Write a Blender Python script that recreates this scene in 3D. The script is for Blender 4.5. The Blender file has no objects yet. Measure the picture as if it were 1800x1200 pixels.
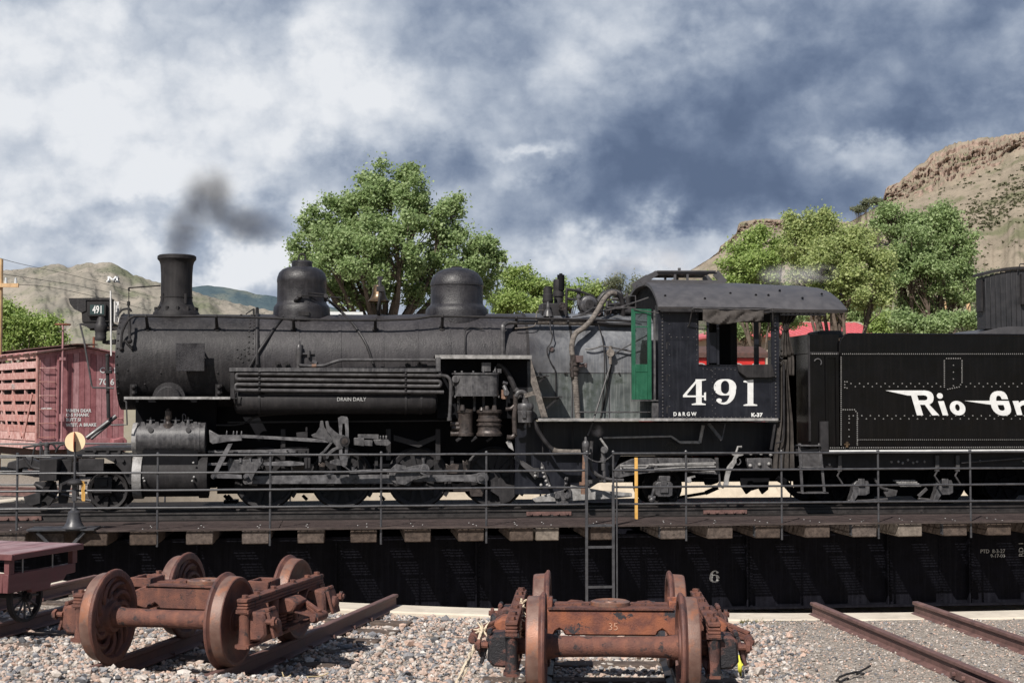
import bpy, bmesh, math, random
import numpy as np
from mathutils import Vector, Matrix, noise as mnoise
from mathutils.geometry import tessellate_polygon

random.seed(7)
RS = np.random.RandomState(11)
SC = bpy.context.scene
COL = SC.collection
R = math.radians

# ------------------------------------------------------------------ camera
YAW, PITCH, CAMZ, FPX = R(6.7), R(2.5), 1.95, 2500.0
cam_d = bpy.data.cameras.new('camera')
cam = bpy.data.objects.new('camera', cam_d)
COL.objects.link(cam)
cam.location = (0, 0, CAMZ)
cam.rotation_euler = (R(90) + PITCH, 0, -YAW)
cam_d.sensor_width = 36.0
cam_d.lens = FPX / 1800.0 * 36.0
cam_d.clip_start = 0.1
cam_d.clip_end = 20000
SC.camera = cam
SC.view_settings.view_transform = 'Standard'
SC.view_settings.look = 'None'
SC.view_settings.exposure = 0.35
SC.view_settings.gamma = 1.0
SC.view_settings.use_curve_mapping = False
SC.cycles.volume_bounces = 1
SC.cycles.max_bounces = 6
SC.cycles.transparent_max_bounces = 12

# the survey: the camera's own geometry, used to read sizes off the photograph
_F = Vector((math.sin(YAW) * math.cos(PITCH), math.cos(YAW) * math.cos(PITCH), math.sin(PITCH)))
_R = Vector((math.cos(YAW), -math.sin(YAW), 0))
_U = _R.cross(_F)


def ray(px, py):
 return _F + _R * ((px - 900) / FPX) + _U * ((600 - py) / FPX)


def P(px, py, Y):
 """the point of the upright plane at distance Y"""
 d = ray(px, py)
 t = Y / d.y
 return Vector((d.x * t, Y, CAMZ + d.z * t))


def G(px, py, z=0.0):
 """the point of the level plane at height z"""
 d = ray(px, py)
 t = (z - CAMZ) / d.z
 return Vector((d.x * t, d.y * t, z))


def PX(px, Y, py=700):
 return P(px, py, Y).x


def PZ(py, Y, px=900):
 return P(px, py, Y).z


YC = 27.4          # centre line of the turntable track
LX, LY, LZ = 0.55, 0.85, -1.0   # the way sunlight travels


# ------------------------------------------------------------------ world and sun
def setup_world():
 w = bpy.data.worlds.new('World')
 SC.world = w
 w.use_nodes = True
 nt = w.node_tree
 N, Lk = nt.nodes, nt.links
 N.clear()
 out = N.new('ShaderNodeOutputWorld')
 sky = N.new('ShaderNodeTexSky')
 sky.sky_type = 'NISHITA'
 sky.sun_disc = False
 el = math.atan2(-LZ, math.hypot(LX, LY))
 sky.sun_elevation = el
 # azimuth of the sun, clockwise from +Y
 sky.sun_rotation = math.atan2(-LX, -LY) % (2 * math.pi)
 sky.air_density = 1.0
 sky.dust_density = 1.2
 sky.ozone_density = 2.0
 bg1 = N.new('ShaderNodeBackground')
 bg1.inputs[1].default_value = 0.05
 Lk.new(sky.outputs[0], bg1.inputs[0])
 tc = N.new('ShaderNodeTexCoord')
 D = tc.outputs['Generated']

 def math_(op, a, b=None, clamp=False):
  m = N.new('ShaderNodeMath')
  m.operation = op
  m.use_clamp = clamp
  for i, v in enumerate((a, b)):
   if v is None:
    continue
   if isinstance(v, (int, float)):
    m.inputs[i].default_value = v
   else:
    Lk.new(v, m.inputs[i])
  return m.outputs[0]

 def vmath(op, a, b):
  m = N.new('ShaderNodeVectorMath')
  m.operation = op
  for i, v in enumerate((a, b)):
   if isinstance(v, (tuple, list, Vector)):
    m.inputs[i].default_value = v
   else:
    Lk.new(v, m.inputs[i])
  return m.outputs['Vector'] if op not in ('DISTANCE', 'DOT_PRODUCT', 'LENGTH') else m.outputs['Value']

 def noise(vec, scale, detail, rough, dist=0.0, lac=2.0):
  n = N.new('ShaderNodeTexNoise')
  n.inputs['Scale'].default_value = scale
  n.inputs['Detail'].default_value = detail
  n.inputs['Roughness'].default_value = rough
  n.inputs['Distortion'].default_value = dist
  n.inputs['Lacunarity'].default_value = lac
  Lk.new(vec, n.inputs['Vector'])
  return n
 # domain warp so that the big masses have cloud edges
 flat = vmath('MULTIPLY', D, (1.0, 1.0, 1.2))
 wn = noise(flat, 7.0, 6, 0.62)
 warp = vmath('SCALE', vmath('SUBTRACT', wn.outputs['Color'], (0.5, 0.5, 0.5)), (0, 0, 0))
 sc = warp.node
 sc.inputs['Scale'].default_value = 0.13
 DW = vmath('ADD', D, warp)
 # cloud masses: brightness added around directions
 mass = SKY_MASSES
 total = None
 for (px, py, sx, sy, amp) in mass:
  c = ray(px, py).normalized()
  d = vmath('SUBTRACT', DW, tuple(c))
  rr = vmath('DOT_PRODUCT', d, tuple(_R))
  dz = vmath('DOT_PRODUCT', d, (0, 0, 1))
  df = vmath('DOT_PRODUCT', d, tuple(_F))
  a = math_('DIVIDE', rr, sx / 2500.0)
  b = math_('DIVIDE', dz, sy / 2500.0)
  e = math_('DIVIDE', df, 0.3)
  q = math_('ADD', math_('ADD', math_('MULTIPLY', a, a), math_('MULTIPLY', b, b)), math_('MULTIPLY', e, e))
  g = math_('MULTIPLY', math_('EXPONENT', math_('MULTIPLY', q, -1.0)), amp)
  total = g if total is None else math_('ADD', total, g)
 # billows: fractal cells, shaded on the side turned from the sun
 wv = noise(flat, 16.0, 6, 0.6)
 wob = vmath('SCALE', vmath('SUBTRACT', wv.outputs['Color'], (0.5, 0.5, 0.5)), (0, 0, 0))
 wob.node.inputs['Scale'].default_value = 0.055
 FW = vmath('ADD', flat, wob)
 toward = _R * -0.012 + Vector((0, 0, 0.022))

 def billow(off, scale, detail):
  v = N.new('ShaderNodeTexVoronoi')
  v.feature = 'F1'
  v.normalize = True
  v.inputs['Scale'].default_value = scale
  v.inputs['Detail'].default_value = detail
  v.inputs['Roughness'].default_value = 0.55
  v.inputs['Lacunarity'].default_value = 2.1
  Lk.new(vmath('ADD', FW, tuple(Vector((2.3, 7.7, 1.4)) + off)), v.inputs['Vector'])
  return math_('SUBTRACT', 1.0, v.outputs['Distance'])
 b0, b1 = billow(Vector((0, 0, 0)), 10.0, 2.5), billow(toward, 10.0, 2.5)
 n1 = noise(vmath('ADD', flat, (3.1, 1.7, 0.4)), 6.0, 10, 0.57, 0.2)
 n2 = noise(vmath('ADD', flat, (9.1, 4.7, 2.4)), 40.0, 5, 0.62, 0.2)
 f1 = math_('MULTIPLY', math_('SUBTRACT', n1.outputs['Fac'], 0.5), 1.2)
 f2 = math_('MULTIPLY', math_('SUBTRACT', n2.outputs['Fac'], 0.5), 0.32)
 f2 = math_('ADD', f2, math_('MULTIPLY', math_('SUBTRACT', b0, 0.68), 0.75))
 f2 = math_('ADD', f2, math_('MULTIPLY', math_('SUBTRACT', b0, b1), 0.9))
 bright = math_('ADD', math_('ADD', math_('ADD', total, f1), f2), 0.27, clamp=True)
 ramp = N.new('ShaderNodeValToRGB')
 cr = ramp.color_ramp
 cr.interpolation = 'B_SPLINE'
 stops = [(0.0, (0.080, 0.112, 0.182)), (0.22, (0.120, 0.160, 0.243)), (0.42, (0.203, 0.248, 0.332)),
   (0.62, (0.335, 0.380, 0.455)), (0.82, (0.485, 0.52, 0.575)), (1.0, (0.66, 0.675, 0.70))]
 cr.elements[0].position = stops[0][0]
 cr.elements[0].color = (*stops[0][1], 1)
 cr.elements[1].position = stops[-1][0]
 cr.elements[1].color = (*stops[-1][1], 1)
 for p_, c_ in stops[1:-1]:
  e = cr.elements.new(p_)
  e.color = (*c_, 1)
 Lk.new(bright, ramp.inputs[0])
 bg2 = N.new('ShaderNodeBackground')
 bg2.inputs[1].default_value = 1.0
 Lk.new(ramp.outputs[0], bg2.inputs[0])
 # gaps where the blue shows, the half of the sky with the sun mostly clear
 n3 = noise(vmath('ADD', flat, (5.5, 8.2, 1.1)), 4.0, 5, 0.6, 0.3)
 back = math_('MULTIPLY', vmath('DOT_PRODUCT', D, (0.35, 0.9, 0.1)), 0.85)
 cov = math_('ADD', math_('ADD', back, n3.outputs['Fac']), 0.0)
 mr = N.new('ShaderNodeMapRange')
 mr.inputs['From Min'].default_value = 0.38
 mr.inputs['From Max'].default_value = 0.62
 Lk.new(cov, mr.inputs['Value'])
 mix = N.new('ShaderNodeMixShader')
 Lk.new(mr.outputs[0], mix.inputs[0])
 Lk.new(bg1.outputs[0], mix.inputs[1])
 Lk.new(bg2.outputs[0], mix.inputs[2])
 Lk.new(mix.outputs[0], out.inputs['Surface'])
 w.cycles.sampling_method = 'MANUAL'
 w.cycles.sample_map_resolution = 512


SKY_MASSES = [
 # px, py, half width, half height, brightness
 (900, 250, 1400, 700, 0.27),
 (100, 160, 420, 300, 0.37),
 (420, 190, 260, 190, 0.16),
 (640, 170, 170, 110, 0.24),
 (560, 240, 120, 70, 0.10),
 (120, 30, 200, 60, -0.10),
 (330, 120, 120, 60, -0.10),
 (235, 330, 120, 60, 0.18),
 (30, 365, 90, 40, 0.30),
 (400, 330, 150, 60, 0.16),
 (240, 470, 260, 34, 0.32),
 (450, 490, 160, 36, 0.36),
 (60, 405, 110, 26, -0.12),
 (215, 395, 70, 30, -0.22),
 (440, 425, 110, 40, -0.30),
 (700, 330, 160, 40, -0.20),
 (960, 365, 330, 70, -0.20),
 (1240, 330, 260, 70, -0.28),
 (1500, 100, 330, 110, -0.36),
 (1400, 230, 300, 80, -0.13),
 (1660, 205, 200, 45, -0.38),
 (1260, 190, 150, 60, -0.12),
 (1040, 110, 60, 90, 0.20),
 (1180, 60, 55, 60, 0.24),
 (990, 170, 170, 60, 0.14),
 (950, 285, 75, 16, 0.42),
 (950, 320, 90, 18, 0.20),
 (1090, 445, 200, 28, 0.50),
 (1200, 408, 80, 18, 0.26),
 (1530, 265, 70, 40, 0.34),
 (1450, 245, 80, 30, 0.12),
 (720, 40, 110, 60, -0.20),
 (860, 90, 110, 60, -0.06),
]
setup_world()

sun_d = bpy.data.lights.new('sun', 'SUN')
sun_d.energy = 4.7
sun_d.angle = R(0.53)
sun_d.color = (1.0, 0.95, 0.88)
sun = bpy.data.objects.new('sun', sun_d)
COL.objects.link(sun)
sun.location = (-30, -50, 60)
sun.rotation_euler = Vector((LX, LY, LZ)).to_track_quat('-Z', 'Y').to_euler()

# ------------------------------------------------------------------ materials
MATS = {}


def mat(name, c1, c2=None, rough=0.6, metal=0.0, scale=6.0, bump=0.0, bscale=60.0, streak=0.0, streak_col=None,
  spec=0.5, spot=None, spot_scale=12.0, spot_lo=0.60, spot_hi=0.68, rvar=0.12, coat=0.0, axis='Z', island=0.0, contrast=1.0, objvar=0.0, dark_x=None):
 """weathered paint or iron: two tones by noise, streaks running down, spots, fine relief"""
 if name in MATS:
  return MATS[name]
 m = bpy.data.materials.new(name)
 MATS[name] = m
 m.use_nodes = True
 nt = m.node_tree
 N, Lk = nt.nodes, nt.links
 bs = N['Principled BSDF']
 bs.inputs['Metallic'].default_value = metal
 bs.inputs['Specular IOR Level'].default_value = spec
 if coat:
  bs.inputs['Coat Weight'].default_value = coat
  bs.inputs['Coat Roughness'].default_value = 0.12
 c2 = c2 or tuple(v * 0.6 for v in c1)
 tc = N.new('ShaderNodeTexCoord')
 O = tc.outputs['Object']

 def noise(scale, detail=6, rough_=0.6, vec=O, dist=0.0):
  n = N.new('ShaderNodeTexNoise')
  n.inputs['Scale'].default_value = scale
  n.inputs['Detail'].default_value = detail
  n.inputs['Roughness'].default_value = rough_
  n.inputs['Distortion'].default_value = dist
  Lk.new(vec, n.inputs['Vector'])
  return n.outputs['Fac']

 def rng(v, lo, hi, a=0.0, b=1.0):
  r = N.new('ShaderNodeMapRange')
  r.inputs['From Min'].default_value = lo
  r.inputs['From Max'].default_value = hi
  r.inputs['To Min'].default_value = a
  r.inputs['To Max'].default_value = b
  Lk.new(v, r.inputs['Value'])
  return r.outputs[0]

 def mixc(f, a, b):
  x = N.new('ShaderNodeMix')
  x.data_type = 'RGBA'
  Lk.new(f, x.inputs[0])
  for i, v in ((6, a), (7, b)):
   if isinstance(v, tuple):
    x.inputs[i].default_value = (*v, 1)
   else:
    Lk.new(v, x.inputs[i])
  return x.outputs[2]
 h = 0.16 / contrast
 n1 = noise(scale, 8, 0.62, dist=0.4)
 col = mixc(rng(n1, 0.5 - h, 0.5 + h), c2, c1)
 if island:
  g = N.new('ShaderNodeNewGeometry')
  col = mixc(rng(g.outputs['Random Per Island'], 0, 1, 0, island), col, tuple(v * 0.35 for v in c2))
 if objvar:
  oi = N.new('ShaderNodeObjectInfo')
  hs = N.new('ShaderNodeHueSaturation')
  Lk.new(rng(oi.outputs['Random'], 0, 1, 1 - objvar, 1 + objvar), hs.inputs['Value'])
  Lk.new(rng(oi.outputs['Random'], 0, 1, 1.15, 0.8), hs.inputs['Saturation'])
  Lk.new(col, hs.inputs['Color'])
  col = hs.outputs[0]
 if streak:
  mp = N.new('ShaderNodeMapping')
  mp.inputs['Scale'].default_value = (1, 1, 0.05) if axis == 'Z' else (0.05, 1, 1)
  Lk.new(O, mp.inputs['Vector'])
  ns = noise(22.0, 5, 0.65, mp.outputs[0])
  col = mixc(rng(ns, 0.48, 0.72, 0, streak), col, streak_col or tuple(min(1, v * 1.9 + 0.03) for v in c1))
 if spot:
  nsp = noise(spot_scale, 9, 0.7)
  col = mixc(rng(nsp, spot_lo, spot_hi), col, spot)
 if dark_x:
  sx = N.new('ShaderNodeSeparateXYZ')
  Lk.new(O, sx.inputs[0])
  ad = N.new('ShaderNodeMath')
  ad.operation = 'MULTIPLY_ADD'
  Lk.new(noise(2.2, 6), ad.inputs[0])
  ad.inputs[1].default_value = 1.6
  Lk.new(sx.outputs[0], ad.inputs[2])
  col = mixc(rng(ad.outputs[0], dark_x[0] + 0.8, dark_x[1] + 0.8), (0.035, 0.033, 0.036), col)  # near-black at low x, easing into the sheet colour
 Lk.new(col, bs.inputs['Base Color'])
 Lk.new(rng(n1, 0.3, 0.7, max(0.05, rough - rvar), min(1, rough + rvar)), bs.inputs['Roughness'])
 if bump:
  nb = noise(bscale, 6, 0.7)
  b = N.new('ShaderNodeBump')
  b.inputs['Strength'].default_value = bump
  b.inputs['Distance'].default_value = 0.01
  Lk.new(nb, b.inputs['Height'])
  Lk.new(b.outputs[0], bs.inputs['Normal'])
 return m


def build_mats():
 mat('smokebox_black', (0.027, 0.025, 0.027), (0.014, 0.013, 0.014), 0.55, spec=0.3, streak=0.6, streak_col=(0.058, 0.054, 0.055), bump=0.7, bscale=34, scale=2.2, spot=(0.044, 0.041, 0.042), spot_scale=4, spot_lo=0.52, spot_hi=0.75)
 mat('jacket_black', (0.039, 0.036, 0.039), (0.021, 0.019, 0.021), 0.5, spec=0.35, streak=0.55, streak_col=(0.078, 0.072, 0.075), bump=0.6, bscale=34, scale=2.6, spot=(0.013, 0.012, 0.013), spot_scale=6, spot_lo=0.55, spot_hi=0.72)
 mat('firebox_lower', (0.115, 0.130, 0.129), (0.048, 0.056, 0.057), 0.4, dark_x=(1.6, 3.0), streak=0.55, streak_col=(0.25, 0.26, 0.25), bump=0.1, bscale=50, scale=2.6, spot=(0.035, 0.045, 0.036), spot_scale=3.5, spot_lo=0.52, spot_hi=0.68)
 mat('firebox_grey', (0.175, 0.182, 0.197), (0.070, 0.074, 0.084), 0.36, dark_x=(1.75, 3.3), streak=0.4, streak_col=(0.30, 0.30, 0.30), bump=0.08, bscale=60, scale=3.5,
  spot=(0.10, 0.095, 0.09), spot_scale=5, spot_lo=0.58, spot_hi=0.72)
 mat('sooty_black', (0.024, 0.022, 0.023), (0.012, 0.011, 0.012), 0.65, spec=0.25, streak=0.25, streak_col=(0.07, 0.065, 0.065), bump=0.25, bscale=70, scale=5)
 mat('dome_black', (0.029, 0.027, 0.030), (0.011, 0.010, 0.012), 0.42, spec=0.4, streak=0.3, streak_col=(0.07, 0.07, 0.075), bump=0.8, bscale=36, scale=5)
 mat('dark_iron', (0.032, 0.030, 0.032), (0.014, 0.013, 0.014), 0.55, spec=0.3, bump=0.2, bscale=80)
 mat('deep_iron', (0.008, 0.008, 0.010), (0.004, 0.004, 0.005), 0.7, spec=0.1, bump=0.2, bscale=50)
 mat('pipe_iron', (0.078, 0.074, 0.076), (0.034, 0.032, 0.033), 0.42, bump=0.15, bscale=90, scale=9)
 mat('grey_iron', (0.090, 0.087, 0.090), (0.028, 0.027, 0.030), 0.42, bump=0.2, bscale=70, scale=9, streak=0.3, streak_col=(0.26, 0.25, 0.25))
 mat('rod_steel', (0.185, 0.18, 0.186), (0.062, 0.06, 0.065), 0.36, metal=0.3, bump=0.12, bscale=90, scale=8)
 mat('bright_iron', (0.34, 0.33, 0.325), (0.15, 0.145, 0.14), 0.45, bump=0.15, bscale=70, scale=10)
 mat('brown_iron', (0.080, 0.064, 0.058), (0.024, 0.020, 0.019), 0.38, metal=0.25, bump=0.3, bscale=80, scale=10, spot=(0.24, 0.19, 0.16), spot_scale=20, spot_lo=0.6, spot_hi=0.75)
 mat('cab_black', (0.012, 0.013, 0.019), (0.006, 0.0065, 0.010), 0.38, spec=0.3, streak=0.35, streak_col=(0.040, 0.042, 0.050), bump=0.04, bscale=30, scale=3)
 mat('roof_grey', (0.072, 0.069, 0.074), (0.052, 0.050, 0.054), 0.5, bump=0.22, bscale=40, scale=5, spot=(0.03, 0.03, 0.03), spot_scale=9, spot_lo=0.66, spot_hi=0.72)
 mat('canvas', (0.072, 0.064, 0.059), (0.034, 0.030, 0.028), 0.9, bump=0.3, bscale=200, scale=7, spec=0.1)
 mat('green_paint', (0.008, 0.092, 0.046), (0.006, 0.062, 0.032), 0.45, streak=0.5, streak_col=(0.035, 0.15, 0.09), scale=5, bump=0.08)
 mat('tender_black', (0.0036, 0.0034, 0.0042), (0.0022, 0.0020, 0.0024), 0.17, spec=0.25, bump=0.22, bscale=3.5, scale=2.5, rvar=0.06, streak=0.15, streak_col=(0.022, 0.018, 0.017))
 mat('white_paint', (0.72, 0.72, 0.71), (0.60, 0.60, 0.59), 0.5, scale=9, spot=(0.42, 0.42, 0.41), spot_scale=22, spot_lo=0.60, spot_hi=0.72)
 mat('dull_white', (0.46, 0.46, 0.45), (0.30, 0.30, 0.30), 0.6, scale=40)
 mat('faint_white', (0.16, 0.155, 0.15), (0.05, 0.05, 0.05), 0.6, scale=40)
 mat('bronze', (0.16, 0.105, 0.06), (0.07, 0.05, 0.035), 0.38, metal=0.7, bump=0.1, scale=9)
 mat('lagging', (0.21, 0.185, 0.165), (0.075, 0.066, 0.060), 0.85, bump=0.5, bscale=45, scale=16, spec=0.2)
 mat('cream_paint', (0.78, 0.62, 0.40), (0.70, 0.54, 0.34), 0.5, scale=6)
 mat('red_paint', (0.45, 0.08, 0.03), (0.3, 0.05, 0.02), 0.5)
 mat('yellow_paint', (0.72, 0.42, 0.12), (0.60, 0.33, 0.08), 0.5, scale=12)
 mat('valve_red', (0.10, 0.065, 0.062), (0.05, 0.038, 0.038), 0.6, bump=0.2)
 mat('orange_rust', (0.22, 0.125, 0.082), (0.10, 0.06, 0.045), 0.75, bump=0.4, bscale=70, scale=22, spot=(0.30, 0.22, 0.17), spot_scale=30)
 # foreground rust
 mat('truck_rust', (0.175, 0.070, 0.048), (0.070, 0.030, 0.026), 0.75, bump=0.8, bscale=100, scale=9, spot=(0.030, 0.022, 0.023), spot_scale=13, spot_lo=0.56, spot_hi=0.62, streak=0.25, streak_col=(0.33, 0.14, 0.08))
 mat('wheel_rust', (0.165, 0.068, 0.049), (0.070, 0.031, 0.027), 0.55, bump=0.5, bscale=110, scale=8, spot=(0.045, 0.026, 0.025), spot_scale=9, spot_lo=0.57, spot_hi=0.68, streak=0.3, streak_col=(0.30, 0.13, 0.075))
 mat('tread_rust', (0.205, 0.128, 0.102), (0.115, 0.060, 0.047), 0.45, bump=0.3, bscale=110, scale=7, metal=0.15, spot=(0.25, 0.105, 0.06), spot_scale=6, spot_lo=0.50, spot_hi=0.62)
 mat('greasy_rust', (0.15, 0.060, 0.045), (0.050, 0.026, 0.024), 0.6, bump=0.8, bscale=90, scale=10, spot=(0.012, 0.011, 0.014), spot_scale=6, spot_lo=0.50, spot_hi=0.54)
 mat('beam_rust', (0.26, 0.090, 0.046), (0.13, 0.047, 0.034), 0.75, bump=0.5, bscale=90, scale=9, spot=(0.030, 0.028, 0.033), spot_scale=7, spot_lo=0.565, spot_hi=0.59, contrast=1.5)
 mat('rail_rust', (0.165, 0.090, 0.078), (0.090, 0.050, 0.045), 0.6, bump=0.3, bscale=60, scale=9)
 mat('rail_dark', (0.034, 0.029, 0.028), (0.014, 0.012, 0.012), 0.5, bump=0.2, bscale=60, scale=7)
 mat('rail_head', (0.22, 0.20, 0.195), (0.14, 0.12, 0.115), 0.35, metal=0.3, scale=9)
 mat('tie_wood', (0.120, 0.093, 0.078), (0.048, 0.037, 0.032), 0.9, objvar=0.3, bump=0.7, bscale=50, scale=14, spec=0.15, spot=(0.05, 0.04, 0.035), spot_scale=16, spot_lo=0.58, spot_hi=0.66)
 mat('tie_dark', (0.13, 0.098, 0.080), (0.06, 0.046, 0.04), 0.9, bump=0.7, bscale=40, scale=10, spec=0.15, streak=0.4, axis='X', streak_col=(0.24, 0.19, 0.15))
 mat('tie_pale', (0.21, 0.178, 0.150), (0.10, 0.084, 0.072), 0.9, bump=0.6, bscale=45, scale=12, spec=0.15)
 mat('deck_wood', (0.060, 0.046, 0.043), (0.032, 0.025, 0.023), 0.85, bump=0.5, bscale=40, scale=8, spec=0.2, streak=0.5, axis='X', streak_col=(0.20, 0.16, 0.145))
 mat('hand_black', (0.012, 0.012, 0.013), (0.008, 0.008, 0.008), 0.5)
 mat('girder_black', (0.008, 0.008, 0.012), (0.004, 0.004, 0.006), 0.6, spec=0.06, streak=0.4, streak_col=(0.02, 0.021, 0.028), scale=4)
 mat('rail_pipe', (0.058, 0.058, 0.064), (0.034, 0.034, 0.038), 0.42, scale=9, bump=0.1, spot=(0.11, 0.07, 0.05), spot_scale=30, spot_lo=0.66, spot_hi=0.74)
 mat('concrete', (0.60, 0.53, 0.43), (0.47, 0.41, 0.33), 0.85, bump=0.3, bscale=30, scale=4, spot=(0.30, 0.25, 0.19), spot_scale=6, spot_lo=0.60, spot_hi=0.75)
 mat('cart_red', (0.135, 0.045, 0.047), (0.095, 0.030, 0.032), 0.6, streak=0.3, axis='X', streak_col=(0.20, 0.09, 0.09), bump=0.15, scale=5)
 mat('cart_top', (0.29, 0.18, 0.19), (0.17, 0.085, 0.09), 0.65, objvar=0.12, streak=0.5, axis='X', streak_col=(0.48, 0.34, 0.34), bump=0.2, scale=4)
 mat('wagon_red', (0.37, 0.165, 0.175), (0.24, 0.092, 0.100), 0.8, objvar=0.22, bump=0.3, bscale=50, scale=5, streak=0.45, streak_col=(0.12, 0.035, 0.03), spot=(0.15, 0.045, 0.035), spot_scale=9, spot_lo=0.6, spot_hi=0.68)
 mat('wagon_pink', (0.50, 0.30, 0.265), (0.32, 0.135, 0.12), 0.85, objvar=0.2, bump=0.3, bscale=50, scale=7, spot=(0.30, 0.09, 0.06), spot_scale=10, spot_lo=0.57, spot_hi=0.66)
 mat('wagon_dark', (0.11, 0.055, 0.045), (0.05, 0.03, 0.025), 0.85, bump=0.4, scale=9)
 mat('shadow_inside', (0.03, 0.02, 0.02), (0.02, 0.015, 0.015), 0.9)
 mat('plank_black', (0.022, 0.019, 0.018), (0.010, 0.009, 0.009), 0.8, spec=0.15, scale=6, bump=0.5, bscale=30)  # near-black planks beside, between and behind the rails
 mat('grating', (0.080, 0.060, 0.057), (0.042, 0.032, 0.031), 0.8, spec=0.2, scale=5, bump=0.2)
 mat('rivet_painted_glint', (0.20, 0.195, 0.19), (0.12, 0.115, 0.11), 0.4, scale=50)  # pale base colour stands for highlights painted on the rivet heads
 mat('red_roof', (0.62, 0.14, 0.15), (0.52, 0.11, 0.12), 0.5, scale=2)
 mat('red_car', (0.52, 0.03, 0.025), (0.40, 0.022, 0.02), 0.35, scale=2)
 mat('grey_roof', (0.42, 0.38, 0.34), (0.30, 0.27, 0.245), 0.9, bump=0.6, bscale=6, scale=3)
 mat('tan_wall', (0.42, 0.36, 0.29), (0.34, 0.29, 0.23), 0.85)
 mat('pole_wood', (0.60, 0.40, 0.22), (0.42, 0.27, 0.15), 0.85, streak=0.3, scale=6, bump=0.3)
 mat('pole_red', (0.25, 0.09, 0.05), (0.15, 0.055, 0.035), 0.8, scale=6)
 mat('insulator', (0.55, 0.57, 0.58), (0.40, 0.42, 0.43), 0.4)
 mat('bark', (0.16, 0.125, 0.10), (0.07, 0.055, 0.045), 0.95, bump=0.8, bscale=12, scale=5, spec=0.1)
 mat('flag_yellow', (0.80, 0.78, 0.10), (0.72, 0.68, 0.07), 0.6)
 mat('rope', (0.66, 0.56, 0.42), (0.48, 0.39, 0.28), 0.9, scale=40, bump=0.5, bscale=200)
 mat('straw', (0.62, 0.50, 0.31), (0.46, 0.36, 0.2), 0.9, scale=30)
 mat('number_glass', (0.035, 0.06, 0.062), (0.025, 0.045, 0.048), 0.2)
 mat('white_post', (0.62, 0.61, 0.60), (0.5, 0.49, 0.48), 0.6)
 mat('wood_black', (0.028, 0.027, 0.030), (0.018, 0.018, 0.020), 0.5, streak=0.3, streak_col=(0.05, 0.05, 0.055), scale=5)
 # glass
 g = bpy.data.materials.new('window_glass')
 MATS['window_glass'] = g
 g.use_nodes = True
 N, Lk = g.node_tree.nodes, g.node_tree.links
 N.clear()
 o = N.new('ShaderNodeOutputMaterial')
 mx = N.new('ShaderNodeMixShader')
 tr = N.new('ShaderNodeBsdfTransparent')
 gl = N.new('ShaderNodeBsdfGlossy')
 tr.inputs[0].default_value = (0.62, 0.66, 0.66, 1)
 gl.inputs[0].default_value = (0.8, 0.85, 0.85, 1)
 gl.inputs[1].default_value = 0.05
 fr = N.new('ShaderNodeFresnel')
 fr.inputs[0].default_value = 1.5
 Lk.new(fr.outputs[0], mx.inputs[0])
 Lk.new(tr.outputs[0], mx.inputs[1])
 Lk.new(gl.outputs[0], mx.inputs[2])
 Lk.new(mx.outputs[0], o.inputs[0])


build_mats()


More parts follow.
